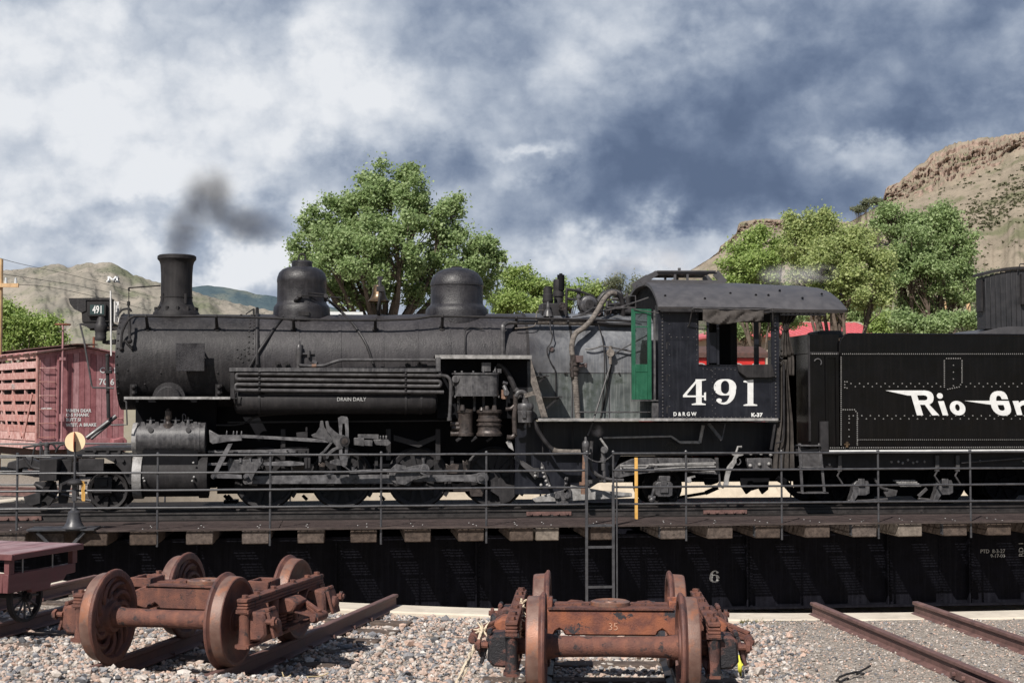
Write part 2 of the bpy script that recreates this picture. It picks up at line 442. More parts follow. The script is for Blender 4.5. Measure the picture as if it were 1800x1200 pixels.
# ------------------------------------------------------------------ mesh builder
class MB:
 def __init__(s):
  s.v = []
  s.f = []
  s.sm = []
  s.st = []

 def add(s, vs, fs, smooth=False):
  o = len(s.v)
  s.st.append(o)
  s.v.extend(Vector(v) for v in vs)
  s.f.extend(tuple(i + o for i in f) for f in fs)
  s.sm.extend([smooth] * len(fs))
  return s

 def box(s, x0, x1, y0, y1, z0, z1, M=None):
  vs = [Vector((x, y, z)) for z in (z0, z1) for y in (y0, y1) for x in (x0, x1)]
  if M is not None:
   vs = [M @ v for v in vs]
  return s.add(vs, [(0, 2, 3, 1), (4, 5, 7, 6), (0, 1, 5, 4), (2, 6, 7, 3), (0, 4, 6, 2), (1, 3, 7, 5)])

 def beam(s, a, b, w, h, up=(0, 0, 1)):
  """rectangular bar from a to b, w across, h along up"""
  a, b = Vector(a), Vector(b)
  d = (b - a).normalized()
  u = Vector(up)
  u = (u - d * u.dot(d))
  if u.length < 1e-5:
   u = Vector((1, 0, 0)) - d * d.x
  u.normalize()
  r = d.cross(u)
  vs = [p + r * (sx * w / 2) + u * (sz * h / 2) for p in (a, b) for (sx, sz) in ((-1, -1), (1, -1), (1, 1), (-1, 1))]
  return s.add(vs, [(3, 2, 1, 0), (4, 5, 6, 7), (0, 1, 5, 4), (1, 2, 6, 5), (2, 3, 7, 6), (3, 0, 4, 7)])

 def prism(s, poly, y0, y1, M=None):
  """polygon of (x, z) points pushed from y0 to y1"""
  n = len(poly)
  ar = sum(poly[i][0] * poly[(i + 1) % n][1] - poly[(i + 1) % n][0] * poly[i][1] for i in range(n))
  if ar < 0:
   poly = poly[::-1]
  vs = [Vector((x, y0, z)) for x, z in poly] + [Vector((x, y1, z)) for x, z in poly]
  fs = [tuple(range(n)), tuple(range(2 * n - 1, n - 1, -1))]
  for i in range(n):
   j = (i + 1) % n
   fs.append((j, i, i + n, j + n))
  if M is not None:
   vs = [M @ v for v in vs]
  return s.add(vs, fs)

 def plate(s, outer, holes, y, t=0.004):
  """flat lettering-like plate in the x-z plane at y with holes, facing -y"""
  loops = [outer] + list(holes)
  pts = [p for l in loops for p in l]
  tri = tessellate_polygon([[Vector((p[0], p[1], 0)) for p in l] for l in loops])
  fs = []
  for a, b, c in tri:
   k = (pts[b][0] - pts[a][0]) * (pts[c][1] - pts[a][1]) - (pts[c][0] - pts[a][0]) * (pts[b][1] - pts[a][1])
   fs.append((a, b, c) if k > 0 else (a, c, b))
  return s.add([(p[0], y, p[1]) for p in pts], fs)

 def cyl(s, a, b, r, r2=None, seg=16, caps=True, smooth=True):
  return s.tube([a, b], [r, r if r2 is None else r2], seg, caps, smooth)

 def tube(s, pts, r, seg=8, caps=True, smooth=True):
  pts = [Vector(p) for p in pts]
  n = len(pts)
  rs = r if isinstance(r, (list, tuple)) else [r] * n
  vs, fs = [], []
  ref = None
  for i, p in enumerate(pts):
   d = (pts[min(i + 1, n - 1)] - pts[max(i - 1, 0)])
   d = d.normalized() if d.length > 1e-9 else Vector((0, 0, 1))
   if ref is None:
    ref = Vector((0, 0, 1)) if abs(d.z) < 0.9 else Vector((1, 0, 0))
   u = ref - d * ref.dot(d)
   if u.length < 1e-4:
    u = Vector((0, 1, 0)) - d * d.y
   u.normalize()
   ref = u
   w = d.cross(u)
   for k in range(seg):
    an = 2 * math.pi * k / seg
    vs.append(p + (u * math.cos(an) + w * math.sin(an)) * rs[i])
  for i in range(n - 1):
   for k in range(seg):
    k2 = (k + 1) % seg
    fs.append((i * seg + k, i * seg + k2, (i + 1) * seg + k2, (i + 1) * seg + k))
  s.add(vs, fs, smooth)
  if caps:
   o = len(s.v) - len(vs)
   s.f.append(tuple(o + k for k in range(seg))[::-1])
   s.f.append(tuple(o + (n - 1) * seg + k for k in range(seg)))
   s.sm.extend([False, False])
  return s

 def lathe(s, prof, c, axis='Z', seg=32, smooth=True, a0=0.0, a1=360.0):
  """profile of (radius, height) turned about an axis through c; sharp corners are kept by the shading angle"""
  c = Vector(c)
  full = abs(a1 - a0) >= 359.9
  ns = seg if full else seg + 1
  vs, fs = [], []
  for (r, h) in prof:
   for k in range(ns):
    an = R(a0 + (a1 - a0) * k / seg)
    x, y = r * math.cos(an), r * math.sin(an)
    if axis == 'Z':
     vs.append(c + Vector((x, y, h)))
    elif axis == 'X':
     vs.append(c + Vector((h, x, y)))
    else:
     vs.append(c + Vector((y, h, x)))
  for i in range(len(prof) - 1):
   for k in range(seg):
    k2 = (k + 1) % ns
    fs.append((i * ns + k, i * ns + k2, (i + 1) * ns + k2, (i + 1) * ns + k))
  return s.add(vs, fs, smooth)

 def ball(s, c, r, seg=8, rings=6, sz=1.0):
  pr = [(r * math.sin(math.pi * i / rings) + 1e-5, -r * sz * math.cos(math.pi * i / rings)) for i in range(rings + 1)]
  return s.lathe(pr, c, 'Z', seg)

 def dot(s, c, r, h, nrm=(0, -1, 0), seg=6):
  """a rivet head"""
  c, n = Vector(c), Vector(nrm).normalized()
  u = n.orthogonal().normalized()
  w = n.cross(u)
  vs = []
  for rr, hh in ((1.0, 0), (0.7, 0.7)):
   for k in range(seg):
    an = 2 * math.pi * k / seg
    vs.append(c + (u * math.cos(an) + w * math.sin(an)) * r * rr + n * h * hh)
  vs.append(c + n * h)
  fs = []
  for k in range(seg):
   k2 = (k + 1) % seg
   fs.append((k, k2, seg + k2, seg + k))
   fs.append((seg + k, seg + k2, 2 * seg))
  return s.add(vs, fs, True)

 def hexbolt(s, c, r, h, nrm=(0, -1, 0)):
  c, n = Vector(c), Vector(nrm).normalized()
  return s.cyl(c, c + n * h, r, seg=6, smooth=False)

 def each(s, name, m, parent=None, **k):
  """every shape becomes an object of its own"""
  import bisect
  ends = s.st[1:] + [len(s.v)]
  parts = [MB() for _ in s.st]
  for p, a, b in zip(parts, s.st, ends):
   p.v = s.v[a:b]
  for f, q in zip(s.f, s.sm):
   i = bisect.bisect_right(s.st, f[0]) - 1
   parts[i].f.append(tuple(x - s.st[i] for x in f))
   parts[i].sm.append(q)
  o = None
  for p in parts:
   o = p.build(name, m, parent, **k)
  return o

 def build(s, name, m, parent=None, bevel=0.0, mirror_y=None, angle=35, kind=None, label=None):
  me = bpy.data.meshes.new(name)
  off = OFF.get(parent.name, Vector((0, 0, 0))) if parent is not None else Vector((0, 0, 0))
  vs = [v - off for v in s.v]
  fs, sm = list(s.f), list(s.sm)
  if mirror_y is not None:
   n = len(vs)
   vs = vs + [Vector((v.x, 2 * mirror_y - (v.y + off.y) - off.y, v.z)) for v in vs]
   fs = fs + [tuple(i + n for i in f[::-1]) for f in fs]
   sm = sm + sm
  me.from_pydata([tuple(v) for v in vs], [], fs)
  me.polygons.foreach_set('use_smooth', sm)
  try:
   me.set_sharp_from_angle(angle=R(angle))
  except Exception:
   pass
  mm = m if not isinstance(m, str) else MATS[m]
  me.materials.append(mm)
  me.update()
  o = bpy.data.objects.new(name, me)
  COL.objects.link(o)
  if parent is not None:
   o.parent = parent
   OFF[o.name] = off
  if bevel:
   bv = o.modifiers.new('bevel', 'BEVEL')
   bv.width = bevel
   bv.segments = 1
   bv.limit_method = 'ANGLE'
   bv.angle_limit = R(50)
  if kind:
   o['kind'] = kind
  if label:
   o['label'] = label
  return o


OFF = {}


def tag(o, label=None, cat=None, group=None, kind=None):
 if label:
  o['label'] = label
 if cat:
  o['category'] = cat
 if group:
  o['group'] = group
 if kind:
  o['kind'] = kind
 return o


def thing(name, label, cat, loc=(0, 0, 0), group=None):
 o = bpy.data.objects.new(name, None)
 COL.objects.link(o)
 o.location = loc
 OFF[o.name] = Vector(loc)
 return tag(o, label, cat, group)


def dup(o, parent=None):
 """copy a thing with its parts and their sub-parts, sharing meshes"""
 c = o.copy()
 COL.objects.link(c)
 if parent is not None:
  c.parent = parent
 for ch in list(o.children):
  dup(ch, c)
 return c


def arc(cx, cz, r, a0, a1, n=8):
 return [(cx + r * math.cos(R(a0 + (a1 - a0) * i / n)), cz + r * math.sin(R(a0 + (a1 - a0) * i / n))) for i in range(n + 1)]


def smooth_path(pts, n=6):
 """catmull-rom through the points"""
 pts = [Vector(p) for p in pts]
 out = []
 for i in range(len(pts) - 1):
  p0, p1, p2, p3 = pts[max(i - 1, 0)], pts[i], pts[i + 1], pts[min(i + 2, len(pts) - 1)]
  for k in range(n):
   t = k / n
   out.append(0.5 * ((2 * p1) + (p2 - p0) * t + (2 * p0 - 5 * p1 + 4 * p2 - p3) * t * t + (3 * p1 - p0 - 3 * p2 + p3) * t ** 3))
 out.append(pts[-1])
 return out


def lettering(name, s, size, loc, m, parent, weight=0.0, rot=0.0, shear=0.0, track=1.0, ext=0.002, face=None, stretch=1.0):
 """painted letters standing on a surface that faces -y (or turned about z by rot)"""
 cu = bpy.data.curves.new(name, 'FONT')
 cu.body = s
 cu.size = size
 cu.offset = weight
 cu.shear = shear
 cu.space_character = track
 cu.extrude = ext
 cu.resolution_u = 3
 tmp = bpy.data.objects.new(name, cu)
 COL.objects.link(tmp)
 dg = bpy.context.evaluated_depsgraph_get()
 me = bpy.data.meshes.new_from_object(tmp.evaluated_get(dg))
 bpy.data.objects.remove(tmp)
 M = Matrix.Translation(Vector(loc) - OFF.get(parent.name, Vector((0, 0, 0)))) @ Matrix.Rotation(rot, 4, 'Z') @ (face or Matrix.Identity(4)) @ Matrix.Rotation(R(90), 4, 'X') @ Matrix.Diagonal((stretch, 1, 1, 1))
 me.transform(M)
 me.materials.clear()
 me.materials.append(MATS[m])
 o = bpy.data.objects.new(name, me)
 COL.objects.link(o)
 o.parent = parent
 return o
# ------------------------------------------------------------------ ground, pit, hills
PCX, PCY, PR = 6.0, YC, 13.7
T1_C, T1_H = Vector((-1.10, 11.63, 0)), R(19.6)
T2_C, T2_H = Vector((1.885, 10.05, 0)), R(9.55)


def sstep(a, b, x):
 t = np.clip((x - a) / (b - a), 0, 1)
 return t * t * (3 - 2 * t)


def vnoise(x, y, s, seed=0.0):
 """cheap smooth value noise for arrays"""
 xs, ys = x * s + seed * 17.3, y * s + seed * 9.1
 xi, yi = np.floor(xs), np.floor(ys)
 fx, fy = xs - xi, ys - yi
 fx = fx * fx * (3 - 2 * fx)
 fy = fy * fy * (3 - 2 * fy)

 def h(a, b):
  q = np.sin(a * 127.1 + b * 311.7 + seed * 74.7) * 43758.5453
  return q - np.floor(q)
 return (h(xi, yi) * (1 - fx) + h(xi + 1, yi) * fx) * (1 - fy) + (h(xi, yi + 1) * (1 - fx) + h(xi + 1, yi + 1) * fx) * fy


def fbm(x, y, s, oct_=5, seed=0.0, gain=0.5, ridged=False):
 t, a, n = 0, 1.0, 0
 for i in range(oct_):
  v = vnoise(x, y, s * 2 ** i, seed + i * 3.7)
  if ridged:
   v = 1 - np.abs(2 * v - 1)
  t = t + v * a
  n += a
  a *= gain
 return t / n


def gz(x, y):
 """height of the yard: low ballast, heaped in front of the left truck and along the right"""
 x = np.asarray(x, float)
 y = np.asarray(y, float)
 z = -0.165 + (fbm(x, y, 1.3, 3, 2.0) - 0.5) * 0.05
 heap = np.exp(-(((x + 2.0) / 0.85) ** 2 + ((y - 10.65) / 0.52) ** 2)) * 0.165
 heap2 = sstep(10.85, 10.40, y + x * 0.25 + 0.2) * sstep(0.6, -0.2, x) * 0.150 * (1 - heap / 0.2)
 right = sstep(3.3, 4.3, x) * 0.035
 rr = np.hypot(x - PCX, y - PCY)
 near = sstep(40, 18, rr)
 return np.where(rr < 60, (z + heap + heap2 + right) * near + (1 - near) * -0.17, -0.17)


def ground_material():
 m = bpy.data.materials.new('yard_ground')
 MATS['yard_ground'] = m
 m.use_nodes = True
 nt = m.node_tree
 N, Lk = nt.nodes, nt.links
 bs = N['Principled BSDF']
 bs.inputs['Roughness'].default_value = 0.95
 bs.inputs['Specular IOR Level'].default_value = 0.15
 tc = N.new('ShaderNodeTexCoord')

 def tex(kind, scale, **k):
  t = N.new(kind)
  t.inputs['Scale'].default_value = scale
  for a, b in k.items():
   t.inputs[a].default_value = b
  Lk.new(tc.outputs['Object'], t.inputs['Vector'])
  return t
 v = tex('ShaderNodeTexVoronoi', 55.0)
 ramp = N.new('ShaderNodeValToRGB')
 sx = N.new('ShaderNodeSeparateColor')
 Lk.new(v.outputs['Color'], sx.inputs[0])
 cr = ramp.color_ramp
 cr.elements[0].color = (0.14, 0.12, 0.105, 1)
 cr.elements[1].color = (0.38, 0.33, 0.285, 1)
 e = cr.elements.new(0.5)
 e.color = (0.27, 0.235, 0.20, 1)
 Lk.new(sx.outputs[0], ramp.inputs[0])
 n = tex('ShaderNodeTexNoise', 0.25, Detail=8.0)
 far = N.new('ShaderNodeMix')
 far.data_type = 'RGBA'
 far.inputs[6].default_value = (0.36, 0.31, 0.25, 1)
 far.inputs[7].default_value = (0.22, 0.20, 0.12, 1)
 Lk.new(n.outputs['Fac'], far.inputs[0])
 ln = N.new('ShaderNodeVectorMath')
 ln.operation = 'DISTANCE'
 ln.inputs[1].default_value = (PCX, PCY, 0)
 Lk.new(tc.outputs['Object'], ln.inputs[0])
 mr = N.new('ShaderNodeMapRange')
 mr.inputs['From Min'].default_value = 22
 mr.inputs['From Max'].default_value = 45
 Lk.new(ln.outputs['Value'], mr.inputs['Value'])
 mx = N.new('ShaderNodeMix')
 mx.data_type = 'RGBA'
 Lk.new(mr.outputs[0], mx.inputs[0])
 Lk.new(ramp.outputs[0], mx.inputs[6])
 Lk.new(far.outputs[2], mx.inputs[7])
 Lk.new(mx.outputs[2], bs.inputs['Base Color'])
 b = N.new('ShaderNodeBump')
 b.inputs['Strength'].default_value = 0.9
 b.inputs['Distance'].default_value = 0.012
 b.invert = True
 Lk.new(v.outputs['Distance'], b.inputs['Height'])
 Lk.new(b.outputs[0], bs.inputs['Normal'])
 return m


def np_mesh(name, V, F, m, smooth=True, uniform=None):
 """mesh from arrays; F is (n,3) or (n,4)"""
 me = bpy.data.meshes.new(name)
 V = np.asarray(V, np.float32)
 F = np.asarray(F, np.int32)
 k = F.shape[1]
 me.vertices.add(len(V))
 me.vertices.foreach_set('co', V.ravel())
 me.loops.add(F.size)
 me.loops.foreach_set('vertex_index', F.ravel())
 me.polygons.add(len(F))
 me.polygons.foreach_set('loop_start', np.arange(0, F.size, k, dtype=np.int32))
 me.polygons.foreach_set('loop_total', np.full(len(F), k, np.int32))
 me.polygons.foreach_set('use_smooth', np.full(len(F), smooth))
 me.update(calc_edges=True)
 me.materials.append(m if not isinstance(m, str) else MATS[m])
 o = bpy.data.objects.new(name, me)
 COL.objects.link(o)
 return o


def grid_faces(nr, nc, wrap=False):
 i = np.arange(nr - 1)[:, None]
 j = np.arange(nc if wrap else nc - 1)[None, :]
 j2 = (j + 1) % nc
 return np.stack([i * nc + j + 0 * j2, i * nc + j2, (i + 1) * nc + j2, (i + 1) * nc + j + 0 * j2], -1).reshape(-1, 4)


def make_ground():
 rs = np.concatenate([[PR + 0.42, PR + 0.5], np.arange(PR + 0.6, PR + 7, 0.16), np.geomspace(PR + 7.2, 9000, 50)])
 na = 720
 a = np.linspace(0, 2 * np.pi, na, endpoint=False)
 X = PCX + rs[:, None] * np.cos(a)[None]
 Y = PCY + rs[:, None] * np.sin(a)[None]
 Z = gz(X, Y)
 V = np.stack([X, Y, Z], -1).reshape(-1, 3)
 Fq = grid_faces(len(rs), na, True)[:, ::-1]
 o = np_mesh('ground', V, Fq[:, ::-1], ground_material())
 o['kind'] = 'structure'
 # make sure it faces up
 if o.data.polygons[0].normal.z < 0:
  o.data.flip_normals()
 # pit
 b = MB()
 b.lathe([(PR + 0.46, -0.30), (PR + 0.46, -0.135), (PR + 0.44, -0.12), (PR + 0.02, -0.12), (PR, -0.14), (PR, -1.95)], (PCX, PCY, 0), 'Z', 256)
 b.build('pit_kerb', 'concrete', kind='structure')
 f = MB()
 f.lathe([(PR + 0.1, -1.95), (0.01, -1.95)], (PCX, PCY, 0), 'Z', 128)
 f.build('pit_floor', 'tan_wall', kind='structure')


make_ground()


def stone_material():
 m = bpy.data.materials.new('ballast')
 MATS['ballast'] = m
 m.use_nodes = True
 nt = m.node_tree
 N, Lk = nt.nodes, nt.links
 bs = N['Principled BSDF']
 bs.inputs['Roughness'].default_value = 0.85
 bs.inputs['Specular IOR Level'].default_value = 0.25
 g = N.new('ShaderNodeNewGeometry')
 ramp = N.new('ShaderNodeValToRGB')
 cr = ramp.color_ramp
 cr.interpolation = 'CONSTANT'
 cols = [(0.0, (0.44, 0.355, 0.305)), (0.16, (0.24, 0.235, 0.24)), (0.30, (0.38, 0.285, 0.235)), (0.42, (0.47, 0.42, 0.375)),
   (0.54, (0.155, 0.155, 0.165)), (0.66, (0.33, 0.30, 0.27)), (0.78, (0.46, 0.33, 0.265)), (0.88, (0.54, 0.50, 0.465)), (0.94, (0.095, 0.095, 0.10))]
 cr.elements[0].color = (*cols[0][1], 1)
 cr.elements[1].position = cols[1][0]
 cr.elements[1].color = (*cols[1][1], 1)
 for p_, c in cols[2:]:
  e = cr.elements.new(p_)
  e.color = (*c, 1)
 Lk.new(g.outputs['Random Per Island'], ramp.inputs[0])
 tc = N.new('ShaderNodeTexCoord')
 n = N.new('ShaderNodeTexNoise')
 n.inputs['Scale'].default_value = 70
 n.inputs['Detail'].default_value = 4
 Lk.new(tc.outputs['Object'], n.inputs['Vector'])
 hs = N.new('ShaderNodeHueSaturation')
 mr = N.new('ShaderNodeMapRange')
 mr.inputs['From Min'].default_value = 0.3
 mr.inputs['From Max'].default_value = 0.7
 mr.inputs['To Min'].default_value = 0.78
 mr.inputs['To Max'].default_value = 1.18
 Lk.new(n.outputs['Fac'], mr.inputs['Value'])
 Lk.new(mr.outputs[0], hs.inputs['Value'])
 Lk.new(ramp.outputs[0], hs.inputs['Color'])
 Lk.new(hs.outputs[0], bs.inputs['Base Color'])
 return m


def scatter_stones():
 t = (1 + 5 ** 0.5) / 2
 ico = np.array([(-1, t, 0), (1, t, 0), (-1, -t, 0), (1, -t, 0), (0, -1, t), (0, 1, t), (0, -1, -t), (0, 1, -t), (t, 0, -1), (t, 0, 1), (-t, 0, -1), (-t, 0, 1)], float)
 ico /= np.linalg.norm(ico[0])
 icf = np.array([(0, 11, 5), (0, 5, 1), (0, 1, 7), (0, 7, 10), (0, 10, 11), (1, 5, 9), (5, 11, 4), (11, 10, 2), (10, 7, 6), (7, 1, 8), (3, 9, 4), (3, 4, 2), (3, 2, 6), (3, 6, 8), (3, 8, 9), (4, 9, 5), (2, 4, 11), (6, 2, 10), (8, 6, 7), (9, 8, 1)])
 n = 92000
 x = RS.uniform(-5.6, 7.6, n)
 y = RS.uniform(8.6, 15.2, n)
 rr = np.hypot(x - PCX, y - PCY)
 u = (x * math.cos(YAW) - y * math.sin(YAW)) / (x * math.sin(YAW) + y * math.cos(YAW))
 keep = (rr > PR + 0.47) & (np.abs(u) < 0.43)
 # fine grit between the right-hand rails, coarse stone elsewhere
 fine = sstep(3.2, 4.2, x + (fbm(x, y, 1.5, 3, 5.0) - 0.5) * 1.2)
 keep &= (RS.rand(n) > fine * 0.35)
 x, y, fine = x[keep], y[keep], fine[keep]
 n = len(x)
 s = RS.lognormal(math.log(0.0140), 0.38, n) * (1 - 0.55 * fine)
 V = ico[None] * (1 + RS.uniform(-0.38, 0.25, (n, 12, 1)))
 V = V * s[:, None, None] * np.stack([RS.uniform(0.8, 1.35, n), RS.uniform(0.75, 1.2, n), RS.uniform(0.55, 0.95, n)], -1)[:, None, :]
 a, bb = RS.uniform(0, 2 * np.pi, n), RS.uniform(-0.7, 0.7, n)
 ca, sa, cb, sb = np.cos(a), np.sin(a), np.cos(bb), np.sin(bb)
 Vx = V[..., 0]
 Vy = V[..., 1] * cb[:, None] - V[..., 2] * sb[:, None]
 Vz = V[..., 1] * sb[:, None] + V[..., 2] * cb[:, None]
 W = np.stack([Vx * ca[:, None] - Vy * sa[:, None] + x[:, None], Vx * sa[:, None] + Vy * ca[:, None] + y[:, None],
    Vz + (gz(x, y) + s * RS.uniform(0.05, 0.75, n))[:, None]], -1)
 Fa = icf[None] + (np.arange(n) * 12)[:, None, None]
 o = np_mesh('gravel', W.reshape(-1, 3), Fa.reshape(-1, 3), stone_material(), smooth=False)
 tag(o, 'pink and grey crushed stone ballast around the rusty trucks', 'gravel', kind='stuff')


scatter_stones()


# ------------------------------------------------------------------ tracks of the yard
def rail_profile(h=0.135, hw=0.031, fw=0.060):
 return [(-fw, -h), (fw, -h), (fw, -h + 0.012), (0.010, -h + 0.030), (0.009, -0.040), (hw, -0.030), (hw, -0.006), (hw - 0.007, 0.0),
   (-hw + 0.007, 0.0), (-hw, -0.006), (-hw, -0.030), (-0.009, -0.040), (-0.010, -h + 0.030), (-fw, -h + 0.012)]


def rail_mesh(mb, a, b, **k):
 a, b = Vector(a), Vector(b)
 d = (b - a)
 ln = d.length
 M = Matrix.Translation(a) @ Matrix.Rotation(math.atan2(d.y, d.x) - math.pi / 2, 4, 'Z')
 mb.prism(rail_profile(**k), 0, ln, M)
 return M, ln


def yard_track(label, c, heading, lo, hi, gauge, tie_at, m_rail='rail_rust', group=None, tie_len=1.9, tie_m='tie_dark', lo_l=None):
 """two rails and their ties; c on the centre line, lo/hi distances along the heading"""
 f = Vector((math.sin(heading), math.cos(heading), 0))
 r = Vector((math.cos(heading), -math.sin(heading), 0))
 c = Vector((c[0], c[1], 0))
 t = thing('railway_track', label, 'track', (c.x, c.y, -0.14), group)
 for s in (-1, 1):
  base = c + r * (s * gauge / 2)
  # each rail ends over the pit kerb
  k = hi
  for q in np.arange(lo, hi, 0.02):
   p = base + f * q
   if math.hypot(p.x - PCX, p.y - PCY) < PR + 0.10:
    k = q
    break
  mb = MB()
  rail_mesh(mb, base + f * lo, base + f * k)
  mb.build('rail', m_rail, t, bevel=0.002)
  for q in tie_at:
   if q < k - 0.3:
    bt = MB()
    for sd in (-1, 1):
     p = base + f * q + r * (sd * 0.045)
     bt.box(p.x - 0.02, p.x + 0.02, p.y - 0.02, p.y + 0.02, -0.135, -0.105)
    bt.each('spike', m_rail, t)
 for q in tie_at:
  p = c + f * q
  mb = MB()
  w = RS.uniform(0.17, 0.21)
  M = Matrix.Translation((p.x, p.y, -0.137)) @ Matrix.Rotation(-heading + RS.uniform(-0.03, 0.03), 4, 'Z')
  L_ = tie_len * RS.uniform(0.97, 1.04)
  mb.box(-L_ / 2, L_ / 2, -w / 2, w / 2, -0.15, RS.uniform(-0.004, 0.0), M)
  mb.build('tie', tie_m, t, bevel=0.008)
 return t


yard_track('rusty track under the spoke-wheeled truck, its open rail end at the pit edge', T1_C, T1_H, -1.7, 6, 0.975,
  [-1.4, -0.92, -0.3, 0.35, 0.95, 1.5, 2.05, 2.55], 'rail_rust', 'radial tracks ending at the turntable pit')
yard_track('short track half buried in gravel beneath the truck with the yellow flag', T2_C, T2_H, -1.6, 6, 0.975,
  [-0.62, 0.02, 0.7, 1.4, 2.1, 2.8], 'rail_dark', 'radial tracks ending at the turntable pit')
_c3 = (G(1446, 1064) + G(1627, 1062)) / 2
yard_track('empty brown track in fine grit with two open ends over the kerb', (_c3.x, _c3.y), R(-0.6), -6.5, 2, 1.02,
  [], 'rail_rust', 'radial tracks ending at the turntable pit')
_t0a, _t0b = G(0, 1093), G(105, 1066)
_h0 = math.atan2(_t0b.x - _t0a.x, _t0b.y - _t0a.y)
_f0 = Vector((math.sin(_h0), math.cos(_h0), 0))
_r0 = Vector((math.cos(_h0), -math.sin(_h0), 0))
T0_C = _t0a - _r0 * 0.49 + _f0 * 0.4
T0_H = _h0
yard_track('track carrying the maroon platform cart', T0_C, T0_H, -4, 5, 0.98,
  [-1.2, -0.6, 0.0, 0.6, 1.2, 1.8, 2.4, 3.0], 'rail_rust', 'radial tracks ending at the turntable pit', tie_m='tie_wood')


def fishplate():
 t = [o for o in COL.objects if o.name.startswith('railway_track')][2]
 a = G(1690, 1160, 0.0)
 mb = MB()
 mb.box(_c3.x - 0.51 - 0.045, _c3.x - 0.51 - 0.02, a.y - 0.75, a.y - 0.05, -0.11, -0.045)
 for k in range(4):
  mb.hexbolt((_c3.x - 0.51 - 0.045, a.y - 0.65 + 0.17 * k, -0.075), 0.018, 0.025, (-1, 0, 0))
 mb.build('joint_bar', 'rail_rust', t)


fishplate()


# ------------------------------------------------------------------ hills
def hill_material(name, grass1, grass2, shrub, rock1, rock2, s, rock_on=0.55, strata=0.0, green=None):
 m = bpy.data.materials.new(name)
 MATS[name] = m
 m.use_nodes = True
 nt = m.node_tree
 N, Lk = nt.nodes, nt.links
 bs = N['Principled BSDF']
 bs.inputs['Roughness'].default_value = 1.0
 bs.inputs['Specular IOR Level'].default_value = 0.0
 tc = N.new('ShaderNodeTexCoord')
 O = tc.outputs['Object']

 def noise(scale, detail=8, rough=0.6, vec=O):
  n = N.new('ShaderNodeTexNoise')
  n.inputs['Scale'].default_value = scale
  n.inputs['Detail'].default_value = detail
  n.inputs['Roughness'].default_value = rough
  Lk.new(vec, n.inputs['Vector'])
  return n.outputs['Fac']

 def rng(v, a, b, c=0.0, d=1.0):
  r = N.new('ShaderNodeMapRange')
  for i, q in zip(('From Min', 'From Max', 'To Min', 'To Max'), (a, b, c, d)):
   r.inputs[i].default_value = q
  Lk.new(v, r.inputs['Value'])
  return r.outputs[0]

 def mixc(f, a, b):
  x = N.new('ShaderNodeMix')
  x.data_type = 'RGBA'
  Lk.new(f, x.inputs[0])
  for i, v in ((6, a), (7, b)):
   if isinstance(v, tuple):
    x.inputs[i].default_value = (*v, 1)
   else:
    Lk.new(v, x.inputs[i])
  return x.outputs[2]
 col = mixc(rng(noise(s * 1.5), 0.40, 0.62), grass1, grass2)
 if green:
  col = mixc(rng(noise(s * 0.9, 6, 0.55), 0.52, 0.66), col, green)
 col = mixc(rng(noise(s * 9, 6, 0.7), 0.57, 0.66, 0, 0.7), col, shrub)
 vo = N.new('ShaderNodeTexVoronoi')
 vo.inputs['Scale'].default_value = s * 14
 Lk.new(O, vo.inputs['Vector'])
 dots = N.new('ShaderNodeMath')
 dots.operation = 'MULTIPLY'
 Lk.new(rng(vo.outputs['Distance'], 0.30, 0.20), dots.inputs[0])
 Lk.new(rng(noise(s * 1.8, 4), 0.42, 0.60), dots.inputs[1])
 col = mixc(dots.outputs[0], col, shrub)
 mp = N.new('ShaderNodeMapping')
 mp.inputs['Scale'].default_value = (1, 1, 0.22)
 Lk.new(O, mp.inputs['Vector'])
 rock = mixc(rng(noise(s * 9, 9, 0.7, mp.outputs[0]), 0.50, 0.66), rock1, rock2)
 g = N.new('ShaderNodeNewGeometry')
 sx = N.new('ShaderNodeSeparateXYZ')
 Lk.new(g.outputs['Normal'], sx.inputs[0])
 st = rng(sx.outputs['Z'], rock_on + 0.08, rock_on - 0.08)
 col = mixc(st, col, rock)
 Lk.new(col, bs.inputs['Base Color'])
 b = N.new('ShaderNodeBump')
 b.inputs['Strength'].default_value = 0.6
 b.inputs['Distance'].default_value = 1.0 / s * 0.02
 Lk.new(noise(s * 12, 8, 0.7), b.inputs['Height'])
 Lk.new(b.outputs[0], bs.inputs['Normal'])
 return m


def prof(pts, xs):
 p = np.array(pts, float)
 return np.interp(xs, p[:, 0], p[:, 1])


